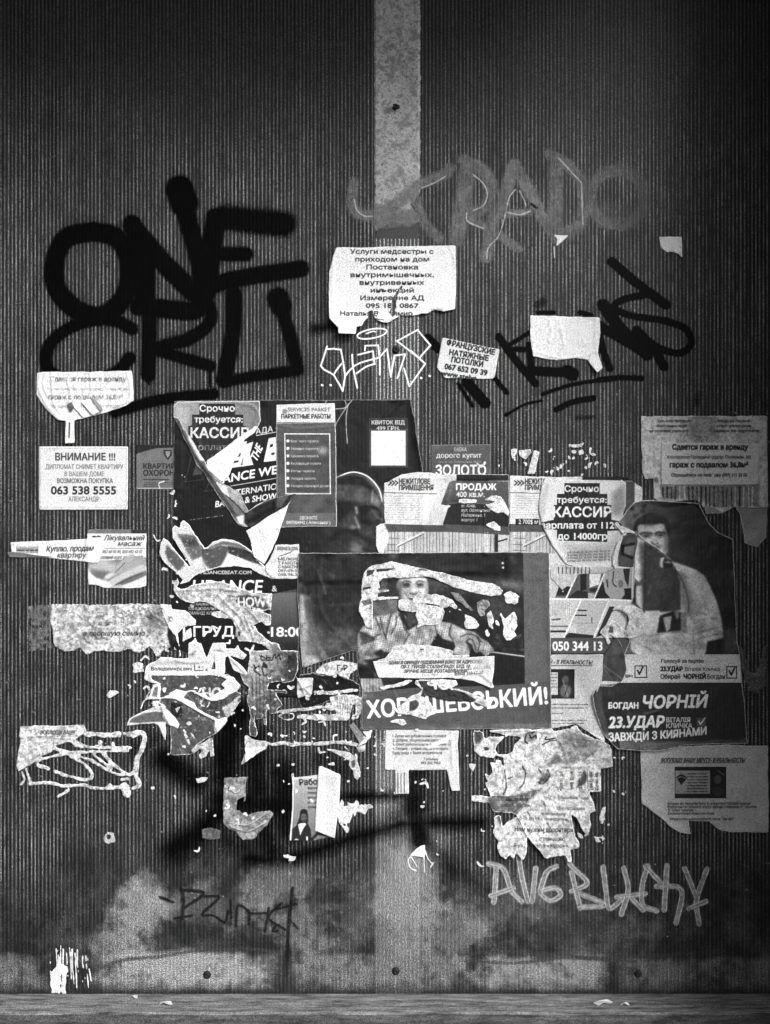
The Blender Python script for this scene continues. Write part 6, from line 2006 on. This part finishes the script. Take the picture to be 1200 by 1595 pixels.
# dim blurred trees
s.mottle(.05, 34, 4).mottle(.03, 10)
s.c = np.clip(s.c, .03, 1)
s.F(k6(70, 230, 330, 250, 330, 480, 90, 540), .26, .9, 10).mottle(.09, 22).mottle(.05, 9).F(k6(80, 330, 330, 400, 330, 480, 88, 540), .42, .7, 12).F(k6(75, 230, 90, 235, 110, 380, 165, 520, 130, 545, 88, 545, 80, 460), .78, .9, 2.5)
for (x, y, rx, ry, v, a_) in ((490, 884, 14, 30, .22, .6), (520, 905, 20, 26, .16, .6), (560, 1010, 34, 20, .34, .6), (500, 1000, 26, 26, .3, .6), (480, 870, 18, 14, .16, .6), (645, 872, 30, 10, .2, .6), (590, 878, 26, 9, .18, .7), (550, 868, 20, 8, .2, .5),
                              (612, 867, 4, 3, .6, .8), (690, 870, 16, 14, .16, .7), (730, 880, 26, 14, .1, .7), (520, 950, 40, 30, .12, .6), (700, 918, 40, 14, .3, .5), (770, 905, 60, 6, .4, .7), (790, 906, 14, 10, .5, .7), (808, 912, 10, 11, .5, .7), (770, 895, 50, 10, .1, .6)):
    s.E(x, y, rx, ry, v, a_, 6)
s.L(k6(150, 130, 170, 180, 185, 230), 3, .4, .7, 1.5).L(k6(100, 285, 330, 270), 4, .28, .6, 2).F(k6(70, 250, 100, 270, 110, 400, 140, 530, 90, 545, 78, 460), .55, .55, 5)
s.E(783, 877, 1.9, 1.9, .95, 1, .6).E(783.5, 884, 1.9, 1.9, .95, 1, .6)
s.F(k8(340, 560, 430, 480, 560, 480, 640, 540, 740, 560, 830, 600, 830, 760, 600, 760, 400, 700), .30, .8, 3).F(k6(840, 330, 1025, 320, 1025, 490, 860, 470), .06, .7, 8)
for i in range(60):
    x, y = r_.uniform(755, 815), r_.uniform(985, 1015)
    s.E(x, y, r_.uniform(1, 4), r_.uniform(1, 3), r_.choice((.05, .3, .5, .12)), .6, 1.2)
# table edge and dark foreground
s.F(k6(860, 475, 1028, 498, 1030, 612, 640, 625, 500, 640, 500, 520, 700, 480), .06).L(k6(860, 474, 1028, 497), 2.2, .75, smooth=False).L(k6(640, 420, 720, 455, 780, 470), 2, .7)
# older print showing inside the torn arch
s.F(k7(220, 525, 495, 520, 500, 690, 300, 690, 225, 720), .42, 1, .5).F(k7(290, 290, 500, 285, 490, 490, 270, 490), .2, 1, 1).F(k7(310, 300, 380, 300, 370, 400, 300, 400), .42, .8, 1.5).F(k7(275, 415, 395, 405, 390, 435, 280, 440), .7, .8, .8).F(k7(830, 290, 950, 300, 1040, 370, 1060, 430, 860, 440), .34, .8, 2)
# man: head, hair, shirt
s.F(k7(540, 130, 640, 110, 740, 120, 820, 180, 830, 280, 850, 330, 800, 300, 780, 260, 540, 270, 520, 300, 490, 260, 500, 180), .22, 1, 1, smooth=True)
s.F(k7(505, 300, 540, 270, 660, 265, 790, 280, 820, 330, 830, 420, 800, 520, 740, 590, 660, 620, 590, 590, 530, 510, 500, 420, 480, 380), .76, 1, 1.2, smooth=True)
s.F(k7(500, 330, 545, 330, 545, 470, 600, 570, 540, 520, 500, 440), .35, .7, 2, smooth=True).F(k7(790, 300, 830, 330, 820, 470, 780, 540, 800, 420), .45, .7, 2)
s.F(k7(560, 275, 780, 275, 780, 300, 560, 305), .8, .6, 2)
for ex in (590, 740):
    s.L(k7(ex - 46, 338, ex - 10, 314, ex + 44, 328), 1.6, .2, .8, .9).E(550 + ex / 7.06, 910.3, 6, 4, .35, .7, 2).E(550 + ex / 7.06, 910.8, 4.6, 2.2, .12, .8, .8).E(550 + ex / 7.06, 910.6, 2.2, 1.5, .8, .8, .5).E(550 + ex / 7.06, 910.6, 1.2, 1.3, .04, 1, .4).L(k7(ex - 38, 380, ex, 392, ex + 36, 380), 1.2, .4, .7)
s.F(k7(645, 330, 675, 330, 690, 430, 640, 430), .84, .6, 1.5).F(k7(618, 440, 650, 452, 680, 450, 712, 438, 704, 462, 665, 470, 630, 462), .24, .9, 1.1).L(k7(610, 420, 600, 445, 580, 465), 1.2, .4, .6, .8).L(k7(722, 420, 735, 445, 748, 462), 1.2, .42, .6, .8)
s.F(k7(580, 470, 620, 490, 700, 500, 740, 480, 700, 530, 640, 530), .18, .9, .8, smooth=True).L(k7(600, 486, 660, 500, 720, 488), 1.6, .9, .9).L(k7(570, 440, 585, 470, 600, 480), 1.2, .35, .7).L(k7(745, 440, 752, 465), 1.2, .4, .7)
s.F(k7(500, 470, 560, 520, 640, 560, 740, 540, 800, 470, 820, 560, 660, 640, 520, 560), .42, .6, 2, smooth=True).L(k7(500, 300, 495, 380, 520, 480), 2, .3, .5, 1)
shirt = k7(60, 890, 100, 830, 200, 720, 300, 690, 430, 680, 500, 650, 580, 700, 610, 860, 700, 800, 960, 760, 1080, 780, 1240, 860, 1480, 980, 1560, 1080, 1460, 1150, 1300, 1000, 1120, 990, 900, 930, 840, 1050, 500, 1100, 350, 1100, 300, 1160, 80, 1190, 50, 1050)
s.F(shirt, .76, 1, .6)
sc = s.cov(shirt)
X, Y = s.xy()
pl = (np.sin(X * 1.7 + Y * .35 + 2 * s.nz(40, 2)) > .1) * .14 + (np.sin(Y * 1.8 - X * .3 + 2 * s.nz(40, 2)) > .2) * .10 + (s.nz(9, 4) - .5) * .5
s.c = s.c - sc * pl
for p_ in (k7(300, 720, 330, 850, 370, 960), k7(420, 690, 380, 830, 360, 950), k7(480, 700, 470, 800, 420, 900), k7(250, 720, 300, 850), k7(80, 880, 200, 940, 300, 900), k7(100, 1010, 230, 960), k7(900, 800, 930, 900, 1000, 980), k7(1080, 800, 1060, 900, 1100, 960), k7(620, 900, 560, 1000), k7(540, 720, 560, 820, 600, 880)):
    s.L(p_, 2.2, .2, .75, 1.0)
s.F(k7(500, 670, 545, 650, 600, 780, 620, 860, 590, 850, 520, 720), .12, 1, .8).F(k7(590, 665, 680, 680, 720, 740, 660, 800, 620, 850, 600, 760), .3, 1, .8)
s.F(k7(60, 880, 120, 870, 260, 950, 240, 970, 110, 1000), .2, .8, 1.5).F(k7(230, 1110, 310, 1065, 360, 1120, 350, 1160, 300, 1160), .15, 1, 1)
# cuffed forearm and hand, dark gap
s.F(k7(930, 890, 1040, 1010, 1150, 1010, 1190, 960, 1400, 1000, 1350, 1080, 1100, 1080, 880, 1030), .05, 1, .8)
s.F(k8(100, 760, 200, 800, 330, 830, 420, 930, 400, 1020, 340, 1040, 260, 960, 150, 1000, 110, 900), .66, 1, .6, smooth=True)
for p_ in (k8(180, 880, 260, 850, 340, 870, 380, 940, 360, 1030), k8(230, 930, 290, 900, 330, 960, 340, 1020), k8(350, 860, 400, 930)):
    s.L(p_, 1.6, .2, .8)
s.F(k8(240, 920, 300, 960, 330, 1040, 260, 1070), .05).F(k8(110, 1020, 150, 960, 220, 940, 265, 980, 270, 1070, 120, 1060), .74, 1, .8, smooth=True)
s.L(k8(170, 985, 215, 1000), .9, .5, .7).L(k8(160, 1010, 210, 1025), .9, .5, .7)
s.F(k6(330, 590, 420, 590, 440, 650, 340, 650), .66)
s.c = s.c - s.cov(k6(330, 590, 420, 590, 440, 650, 340, 650)) * (np.sin(X * 1.3) > .1) * .14
s.L(k6(322, 528, 370, 520, 400, 515), 1.4, .1)
s.F(k7(640, 620, 900, 760, 1000, 800, 900, 900, 700, 900), .5, .35, 4).F(k7(80, 1000, 220, 1010, 260, 1060, 240, 1140, 70, 1150), .55, .4, 4).F(k8(120, 900, 300, 960, 330, 1040, 250, 1000), .5, .4, 2)
s.photo(.7, .2)
# bands of flat colour
s.F(k6(1022, 52, 1140, 50, 1140, 620, 1030, 615), .42).F(k6(300, 656, 560, 630, 880, 622, 1030, 612, 1150, 600, 1150, 820, 320, 820), .37)
s.mottle(.035, 8)
s.T('ХОРОШЕВСЬКИЙ!', 573, 1118, 22, .97, 'l', 281, b=1.7, rot=-4.6)
s.wr(1.2, 50).wr(.4, 10)
s.crease(k6(160, 58, 163, 300, 300, 470), .6, 5).curl((472, 900), (484, 1040), .05, 1.7, 16).crease(k6(100, 260, 120, 400, 180, 530), 2.4, 9).crease(k6(470, 640, 500, 700, 560, 760), .8, 4)
s.torn(.6, .8, .8)
s.done(g=1.8, gloss=.4)
MAIN = s


def stuck(name, pts, v=.88, r=1.0, fr=.35, paint=None, box=None, wr=1.5, parent=None, lift=.4):
    xs, ys = [p[0] for p in pts], [p[1] for p in pts]
    q = Sheet(name, None, None, box or (min(xs) - 3, min(ys) - 3, max(xs) + 3, max(ys) + 3), parent=parent or MAIN.obj, val=v)
    q.add(pts, r)
    q.mottle(.08, 6).mottle(.08, 2.5)
    if paint:
        paint(q)
    q.wr(wr, 8)
    if fr:
        q.fray(fr, 3, .7)
    q.done(g=1.1, lift=lift, ripple=0)


def pa(q):
    q.F(k7(260, 185, 400, 175, 470, 180, 380, 205, 260, 215), .25).F(k7(155, 200, 240, 190, 220, 240, 150, 265), .3).F(k7(110, 390, 200, 375, 190, 400, 110, 415), .25).F(k7(85, 540, 190, 510, 215, 560, 130, 590), .45).F(k7(730, 180, 800, 190, 820, 205, 720, 200), .4)
    q.L(k7(220, 560, 215, 840), 1.2, .98).L(k7(530, 130, 535, 260), 1, .95)
    q.crease(k7(240, 260, 215, 400, 210, 820), 2, 4)


# the long torn arch of residue round the head
stuck('torn_residue', k7(120, 215, 170, 170, 210, 145, 300, 135, 420, 100, 500, 115, 700, 165, 860, 200, 1000, 230, 1150, 270, 1280, 310, 1420, 330, 1540, 350, 1610, 380, 1650, 420, 1620, 470, 1500, 480, 1350, 450, 1200, 410, 1100, 385,
                         900, 285, 820, 270, 540, 280, 420, 288, 330, 290, 280, 330, 300, 390, 270, 400, 290, 440, 400, 410, 400, 430, 280, 450, 270, 490, 500, 490, 500, 515, 220, 525, 220, 850, 150, 830, 110, 750, 65, 650, 70, 570, 95, 500, 95, 380), .86, .8, .3, pa)
stuck('torn_residue', k7(500, 520, 560, 510, 640, 530, 660, 500, 700, 460, 760, 450, 850, 470, 900, 450, 980, 480, 1080, 520, 1150, 600, 1130, 630, 1060, 590, 1010, 610, 960, 590, 880, 570, 800, 560, 760, 570, 860, 590, 980, 600, 1010, 650, 990, 720,
                         960, 800, 860, 810, 780, 800, 700, 830, 720, 760, 690, 700, 700, 650, 660, 660, 600, 650, 520, 640, 500, 600), .86, .9, .4)
stuck('torn_residue', k7(1090, 450, 1160, 480, 1210, 540, 1180, 550, 1120, 520), .8, .8, .3)
stuck('torn_residue', k8(70, 410, 180, 440, 240, 520, 310, 600, 290, 610, 200, 540, 120, 490, 100, 450), .55, 1.2, .5)
stuck('torn_residue', k8(360, 520, 420, 490, 470, 520, 490, 560, 430, 600, 440, 650, 390, 660, 360, 610), .66, 1.6, .6)
for pts in (k8(215, 640, 260, 650, 330, 690, 375, 750, 350, 795, 240, 795, 220, 740, 235, 700), k8(635, 440, 700, 405, 750, 425, 800, 465, 775, 480, 780, 530, 740, 550, 710, 530, 670, 535, 640, 495, 655, 470), k8(450, 640, 490, 600, 520, 680, 530, 720, 510, 750, 530, 810, 490, 780, 470, 730),
            k8(590, 650, 610, 635, 640, 700, 700, 640, 740, 610, 770, 680, 770, 760, 740, 820, 760, 870, 690, 920, 650, 920, 625, 870, 630, 780, 610, 700), k8(535, 710, 560, 700, 595, 750, 580, 780, 550, 750), k8(430, 820, 460, 790, 490, 850, 480, 885, 450, 870),
            k8(150, 580, 180, 590, 195, 610, 165, 600), k8(60, 610, 85, 615, 70, 630)):
    stuck('paper_residue', pts, .93, 1.0, .3)
# torn patches over the surname
kk = k9
stuck('torn_residue', kk(355, 280, 365, 262, 400, 255, 520, 255, 600, 262, 610, 285, 570, 300, 650, 320, 760, 365, 795, 390, 780, 415, 740, 400, 700, 385, 660, 385, 560, 380, 400, 340, 395, 350, 440, 370, 470, 420, 480, 455, 435, 470, 425, 488, 350, 465, 260, 455, 240, 430, 285, 400,
                         340, 350, 385, 335, 405, 310), .88, .8, .3,
      lambda q: (q.F(kk(400, 345, 560, 385, 700, 385, 720, 375, 650, 330, 420, 270, 395, 270, 410, 300), .22, 1, .5), q.T('ЧОР', 666, 1072, 11, .94, 'l', 50, b=1.6, rot=2), q.F(kk(380, 262, 440, 262, 420, 300, 400, 300), .3),
                 q.F(kk(330, 385, 370, 370, 390, 395, 370, 430, 330, 440), .35), q.L(kk(330, 380, 370, 372, 390, 400, 370, 430), 1.8, .95), q.L(kk(420, 345, 450, 420, 480, 450), 1.8, .95)))
stuck('torn_residue', kk(150, 300, 240, 280, 330, 255, 350, 262, 300, 290, 220, 305, 175, 318), .85, .8, .3)
stuck('torn_residue', kk(215, 500, 250, 485, 300, 488, 315, 510, 290, 525, 255, 508), .86, 1, .3)
stuck('torn_residue', kk(355, 545, 380, 538, 388, 560, 365, 562), .9, .8, .2)
# the hidden sheet edge above the strip notice
stuck('torn_layer', kk(240, 60, 330, 50, 500, 62, 590, 90, 580, 110, 680, 112, 680, 126, 120, 148, 190, 130), .84, .5, .1, lambda q: q.L(kk(395, 80, 410, 78), 1.6, .1))

s = Sheet('garage_strip_notice', 'white curled strip with italic garage rental text glued across the main portrait poster', NOTE, (578, 1016, 776, 1076), val=.86)
s.add(kk(115, 148, 400, 135, 680, 125, 825, 116, 822, 200, 810, 270, 822, 298, 808, 305, 700, 262, 580, 245, 400, 248, 150, 243), .3)
for i, (t, x, w) in enumerate((('ЗДАМ В ОРЕНДУ ПІДЗЕМНИЙ БОКС ЗА АДРЕСОЮ:', 480, 545), ('ПР-Т. ГЕРОЇВ СТАЛІНГРАДУ, БУД. 10', 480, 400), ('ЗРУЧНЕ МІСЦЕ РОЗТАШУВАННЯ', 480, 365))):
    s.T(t, 550 + x / 3.75, 990 + (163 + i * 26) / 3.75, 4.2, .18, 'c', w / 3.75, b=.5, sh=.2, rot=-.6)
s.T('Тел. 067', 656, 1053.5, 4, .3, 'l', 26, b=.4, sh=.2, wear=.6).T('8(050) 310-17-20', 708, 1052, 4, .22, 'l', 44, b=.4, sh=.2, rot=-4).T('84 (067) 231', 728, 1044, 3.4, .4, 'l', 34, b=.3, sh=.2, rot=-7)
s.F(kk(690, 130, 780, 122, 780, 200, 720, 220), .76, .7, 5).mottle(.03, 8)
s.wr(1.0, 22).curl((745, 1064), (752, 1016), .05, 1.6, 8).curl((588, 1030), (594, 1056), .05, 1.6, 6).curl((640, 1053), (770, 1060), .05, 1.5, 6).crease(kk(600, 245, 720, 215, 810, 270), 2, 4)
s.done(g=1.4, lift=.6)

# ================================================================ election poster
s = Sheet('election_poster', 'large poster of a dark-haired man in a pale coat with two ticked boxes', POST, (914, 772, 1170, 1172), val=.20)
s.add(k12(120, 235, 250, 72, 300, 52, 400, 50, 560, 60, 700, 58, 820, 85, 832, 130, 900, 250, 960, 312, 1100, 382, 1105, 500, 1110, 700, 1130, 1000, 1140, 1360, 1150, 1480), .4) if False else None
s.add(P2(962, 813, 986, 783, 996, 780, 1013, 779, 1050, 781, 1088, 784, 1093, 794, 1105, 816, 1118, 829, 1142, 840, 1144, 900, 1148, 1000, 1152, 1020, 1155, 1062, 1160, 1100, 1164, 1157, 1120, 1158, 1068, 1160, 1040, 1166, 1020, 1169, 990, 1168, 960, 1165,
         939, 1143, 927, 1110, 921, 1081, 930, 1066, 952, 1068, 968, 1060, 974, 1042, 972, 1018, 980, 1000, 975, 960, 986, 930, 988, 880, 990, 832, 975, 822), .35)
s.G(970, 800, .46, 1090, 800, .12, a=1)
s.mottle(.08, 26, 4).F(k12(600, 90, 820, 90, 900, 250, 1100, 380, 1100, 560, 800, 500, 650, 300), .05, .85, 9)
s.F(k12(550, 540, 900, 560, 1110, 700, 1120, 1000, 900, 800, 700, 600), .24, .6, 14)
for (x, y) in ((240, 120), (345, 100), (270, 180), (330, 140)):
    s.E(940 + x / 5.4545, 770 + y / 5.4545, 4, 2.6, .12, .8, 1.5, -25)
# head
s.F(k12(258, 260, 280, 215, 350, 170, 430, 155, 500, 175, 550, 230, 560, 300, 555, 360, 520, 320, 500, 250, 300, 260, 300, 330, 262, 320), .06, 1, .7, smooth=True)
s.L(k12(258, 260, 290, 205, 360, 165, 430, 152, 500, 172), 1.2, .5, .7)
s.F(k12(298, 262, 400, 270, 500, 250, 530, 300, 548, 370, 545, 440, 540, 500, 500, 500, 440, 470, 370, 420, 300, 350), .84, 1, .8, smooth=True)
s.F(k12(500, 260, 535, 310, 548, 370, 545, 500, 510, 490, 520, 380), .45, .8, 2)
s.F(k12(310, 348, 345, 330, 410, 330, 412, 355, 385, 372, 335, 374), .42, .9, 2.4, smooth=True).F(k12(442, 342, 470, 326, 520, 328, 524, 348, 490, 362, 452, 364), .42, .9, 2.4, smooth=True).F(k12(335, 352, 365, 345, 398, 354, 365, 362), .10, .9, .7).F(k12(458, 345, 485, 338, 508, 346, 485, 354), .10, .9, .7)
s.L(k12(308, 340, 345, 325, 408, 334), 2.6, .12, .9, .9).L(k12(440, 336, 470, 322, 522, 328), 2.6, .12, .9, .9).F(k12(300, 270, 520, 255, 530, 290, 420, 300, 305, 300), .72, .6, 2)
s.F(k12(415, 350, 440, 345, 455, 400, 420, 400), .8, .7, 1.4).L(k12(410, 410, 430, 425, 462, 415), 2, .2, .8, 1).F(k12(430, 440, 470, 430, 490, 450, 460, 462), .25, .8, 1).L(k12(330, 385, 350, 395), 1.4, .35, .6)
# coat, torn dark middle, arms
s.F(k12(556, 560, 650, 590, 790, 640, 860, 690, 910, 790, 960, 900, 1000, 1050, 1020, 1220, 900, 1250, 860, 1365, 300, 1365, 230, 1330, 225, 1200, 300, 1100, 330, 1000, 340, 900, 340, 400, 460, 470), .84, 1, .6)
s.F(k12(640, 640, 700, 700, 760, 900, 770, 1100, 700, 1000, 650, 900), .55, .8, 2).L(k12(600, 610, 680, 760, 720, 900, 725, 1000), 1.8, .2, .8).L(k12(655, 940, 700, 990), 1.6, .8, .8)
s.F(k12(345, 395, 460, 465, 560, 570, 620, 650, 650, 740, 655, 980, 600, 990, 330, 1010, 330, 900, 340, 740), .27)
s.F(k12(480, 560, 560, 550, 595, 600, 500, 630), .2).F(k12(480, 540, 515, 530, 500, 580, 560, 570, 590, 605, 530, 590, 495, 630, 475, 600), .85, r=.6).F(k12(505, 580, 590, 590, 585, 620, 510, 625), .06)
s.F(k12(285, 365, 330, 390, 345, 400, 340, 700, 300, 745, 250, 700, 265, 480), .86).F(k12(280, 780, 330, 770, 340, 900, 330, 980, 280, 930, 265, 830), .86).L(k12(330, 720, 400, 770, 385, 840), 1.4, .6, .8, jit=.6).F(k12(250, 740, 275, 760, 270, 930, 245, 920), .1)
s.F(k12(350, 990, 480, 985, 455, 1170, 360, 1195, 335, 1130), .84).F(k12(480, 1030, 600, 990, 655, 1000, 655, 1155, 455, 1175), .10).F(k12(505, 1045, 580, 1030, 565, 1150, 530, 1165), .72).F(k12(595, 990, 645, 990, 640, 1050, 620, 1070), .5).F(k12(655, 1000, 720, 1005, 700, 1150, 655, 1155), .62)
for p_ in (k12(760, 1100, 850, 1060, 960, 1050), k12(780, 1180, 860, 1160, 980, 1130), k12(800, 1230, 900, 1200, 1010, 1180), k12(230, 1230, 420, 1330), k12(300, 1100, 360, 1200, 500, 1180, 700, 1160), k12(760, 1150, 770, 1360), k12(800, 1000, 880, 1020)):
    s.L(p_, 1.8, .5, .8, 1.2)
s.F(k12(880, 1250, 1020, 1225, 1020, 1360, 870, 1360), .16)
s.F(k12(1020, 1150, 1135, 1130, 1140, 1365, 1020, 1365), .4, .8, 3)
s.F(k12(700, 700, 760, 900, 780, 1100, 790, 1360, 840, 1360, 830, 1100, 800, 900), .6, .6, 5).F(k12(860, 720, 900, 850, 960, 1000, 1010, 1180, 900, 1200, 890, 1000), .62, .5, 6).F(k12(230, 1200, 330, 1150, 520, 1230, 760, 1200, 760, 1260, 500, 1290, 300, 1280), .66, .5, 5)
s.F(k12(300, 400, 350, 420, 360, 740, 340, 980, 330, 1000), .18, .6, 2).F(k12(420, 560, 520, 700, 500, 960, 400, 980, 420, 760), .34, .5, 6)
s.photo(.9, .16)
# pale band with ticked boxes
s.R(966, 1019, 1160, 1063, .86)
for (x, y, w) in ((989, 1037, 18), (1132, 1038, 15)):
    for a_, b_ in (((x, y), (x + w, y)), ((x + w, y), (x + w, y + 18)), ((x + w, y + 18), (x, y + 18)), ((x, y + 18), (x, y))):
        s.L([a_, b_], 1.4, .12, smooth=False)
    s.L(P2(x + 4, y + 7, x + 7, y + 13, x + 12, y + 2), 2.4, .1, smooth=False)
s.T('вич', 974, 1055, 4.5, .2, 'l', 11, b=.4)
s.T('Голосуй за партію', 1030, 1032, 4.4, .2, 'l', 66, b=.5).T('23.УДАР', 1029, 1045, 6, .1, 'l', 34, b=.9).T('Віталія Кличка', 1067, 1045, 5, .3, 'l', 54, b=.3)
s.T('Обирай', 1029, 1057, 6, .15, 'l', 30, b=.5).T('ЧОРНІЙ', 1065, 1057, 6, .12, 'l', 34, b=.9).T('Богдан', 1102, 1057, 6, .2, 'l', 27, b=.4)
s.F(P2(915, 1064, 966, 1063.5, 1160, 1063, 1170, 1180, 915, 1180), .20)
s.F(k11(280, 720, 320, 715, 345, 900, 380, 1040, 330, 980, 285, 850), .45, .6, 3)
s.T('БОГДАН', 948, 1103, 7.5, .93, 'l', 46, b=1.2).T('ЧОРНІЙ', 1000, 1103, 16, .95, 'l', 99, b=1.7, sh=.18, rot=-1)
s.T('23.УДАР', 948, 1133, 14.5, .93, 'l', 85, b=1.7, sh=.15, rot=-.5).T('ВІТАЛІЯ', 1038, 1124.5, 6, .85, 'l', 37, b=.7).T('КЛИЧКА', 1038, 1133.5, 6, .85, 'l', 40, b=.7)
s.R(1085, 1118, 1099, 1131, .4).L(P2(1088, 1123, 1091, 1128, 1098, 1118), 2, .9, smooth=False)
s.T('ЗАВЖДИ З КИЯНАМИ', 948, 1153, 10, .92, 'l', 152, b=1.2, bend=-.00042)
s.L(P2(1120, 1158, 1164, 1157.5), 1.5, .7)
s.mottle(.03, 6)
s.crease(k12(265, 325, 350, 400, 460, 470, 560, 560), 1.6, 2).wr(1.3, 40).wr(.4, 9).crease(k11(330, 620, 350, 850, 400, 1040), 2.0, 6)
s.crease(k11(540, 880, 620, 860), 1.0, 3).crease(k11(420, 830, 440, 1000), 1.0, 4).curl((1080, 1160), (938, 1138), .05, 1.6, 10).curl((938, 1140), (936, 1070), .08, 1.6, 12).curl((1093, 790), (1142, 842), .05, 1.5, 6).curl((985, 1165), (1168, 1146), .02, 1.5, 6).curl((975, 822), (1000, 779), .03, 1.5, 6)
s.torn(.8, .8, 1)
s.done(g=1.7, gloss=.35)
ELE = s
q = Sheet('rolled_edge', None, None, (916, 985, 980, 1072), parent=s.obj, val=.34)
q.add(k11(395, 470, 420, 500, 440, 560, 452, 640, 430, 700, 400, 718, 320, 720, 295, 700, 300, 620, 340, 560), .4)
q.mottle(.06, 7).L(k11(310, 600, 360, 640, 430, 690), 2, .6, .6, 1).L(k11(325, 620, 380, 700), 1.6, .55, .6, 1).F(k11(300, 700, 430, 705, 400, 722, 310, 722), .8).L(k11(400, 470, 435, 540, 452, 640), 1, .7)
q.wr(2.0, 12).bump(955, 1030, 16, 6, 34)
q.done(g=1.3, lift=.8, ripple=0)
# crumpled torn white pieces between photo montage and portrait
s = Sheet('torn_paper', 'crumpled white torn paper loop at the left shoulder of the election portrait', 'torn paper', (930, 936, 1012, 1072), val=.86)
s.add(k13(700, 860, 760, 790, 840, 710, 900, 740, 940, 790, 1000, 835, 1040, 720, 1020, 660, 960, 610, 910, 590, 850, 600, 850, 570, 930, 545, 1010, 560, 1080, 530, 1200, 600, 1230, 700, 1200, 900, 1060, 925, 900, 920, 830, 890, 800, 920, 820, 980, 790, 1010, 780, 940, 740, 900), .8)
s.mottle(.08, 6).F(k13(820, 790, 860, 800, 860, 870, 800, 860), .4).torn(.8, .95, 2)
s.wr(2.6, 10).crease(k13(850, 580, 1000, 600, 1060, 720, 1020, 860), 3, 6).crease(k13(720, 860, 850, 740), 2, 4).bump(975, 955, 14, 4)
s.fray(.2, 3, .7).done(g=1.1)
s = Sheet('torn_paper', 'tall pale sliver of curled paper left of the election portrait head', 'torn paper', (950, 806, 994, 906), val=.85)
s.add(k12(80, 255, 110, 240, 140, 265, 265, 320, 262, 335, 170, 320, 150, 400, 130, 480, 120, 560, 100, 640, 75, 600, 68, 520, 110, 420, 165, 340, 120, 290), .6)
s.wr(2, 12).crease(k12(150, 330, 100, 480, 80, 600), 3, 4).done(g=1.1)
s = Sheet('torn_paper', 'grey torn patch with dark angular printed shapes beside the election portrait head', 'torn paper', (958, 830, 1006, 890), val=.36)
s.add(k12(165, 350, 270, 335, 290, 400, 255, 560, 250, 620, 130, 610, 130, 500), .6)
s.F(k12(145, 430, 265, 405, 262, 430, 175, 445, 175, 500, 250, 530, 245, 555, 145, 515), .06).F(k12(178, 448, 262, 435, 250, 522, 175, 498), .5).mottle(.05, 5).wr(1, 12)
s.done(g=1.3)
# residue near the shelf and bottom
for nm, lab, P, v, w in (('fibre_residue', 'white upright wood-like fibres at the bottom left corner above the ledge', None, .86, None),):
    s = Sheet(nm, lab, 'paper residue', (72, 1454, 150, 1552), val=v)
    for i in range(15):
        x = 79 + i * 4.2 + r_.uniform(-1, 1)
        y0 = 1462 + abs(i - 6) * 3.2 + r_.uniform(0, 14)
        s.addL(P2(x, y0, x + r_.uniform(-1, 2), 1500, x + 1 + i * .25, r_.uniform(1515, 1547)), r_.uniform(.8, 2.2), .8)
    s.add(P2(80, 1515, 92, 1500, 104, 1505, 104, 1547, 80, 1547), 1.5)
    s.mottle(.15, 5, 3, 5).holes(.6, 4, 6).wr(1, 5, ax=4)
    s.done(g=1.0)
s = Sheet('scribble_residue', 'small white triangular scribble of scraped paper on the strip below the list notice', 'paper residue', (630, 1310, 682, 1362), val=.9)
s.add(k15(175, 635, 215, 600, 235, 588, 245, 600, 240, 645, 200, 640), .6)
for p_ in (k15(245, 590, 242, 650, 245, 715), k15(240, 590, 260, 650, 285, 680), k15(185, 635, 168, 660, 180, 695, 205, 708), k15(285, 670, 272, 692), k15(180, 640, 210, 690)):
    s.addL(p_, 1.8, .5)
s.mottle(.08, 4).wr(1, 6).done(g=.95)

bpy.data.objects.remove(_to)
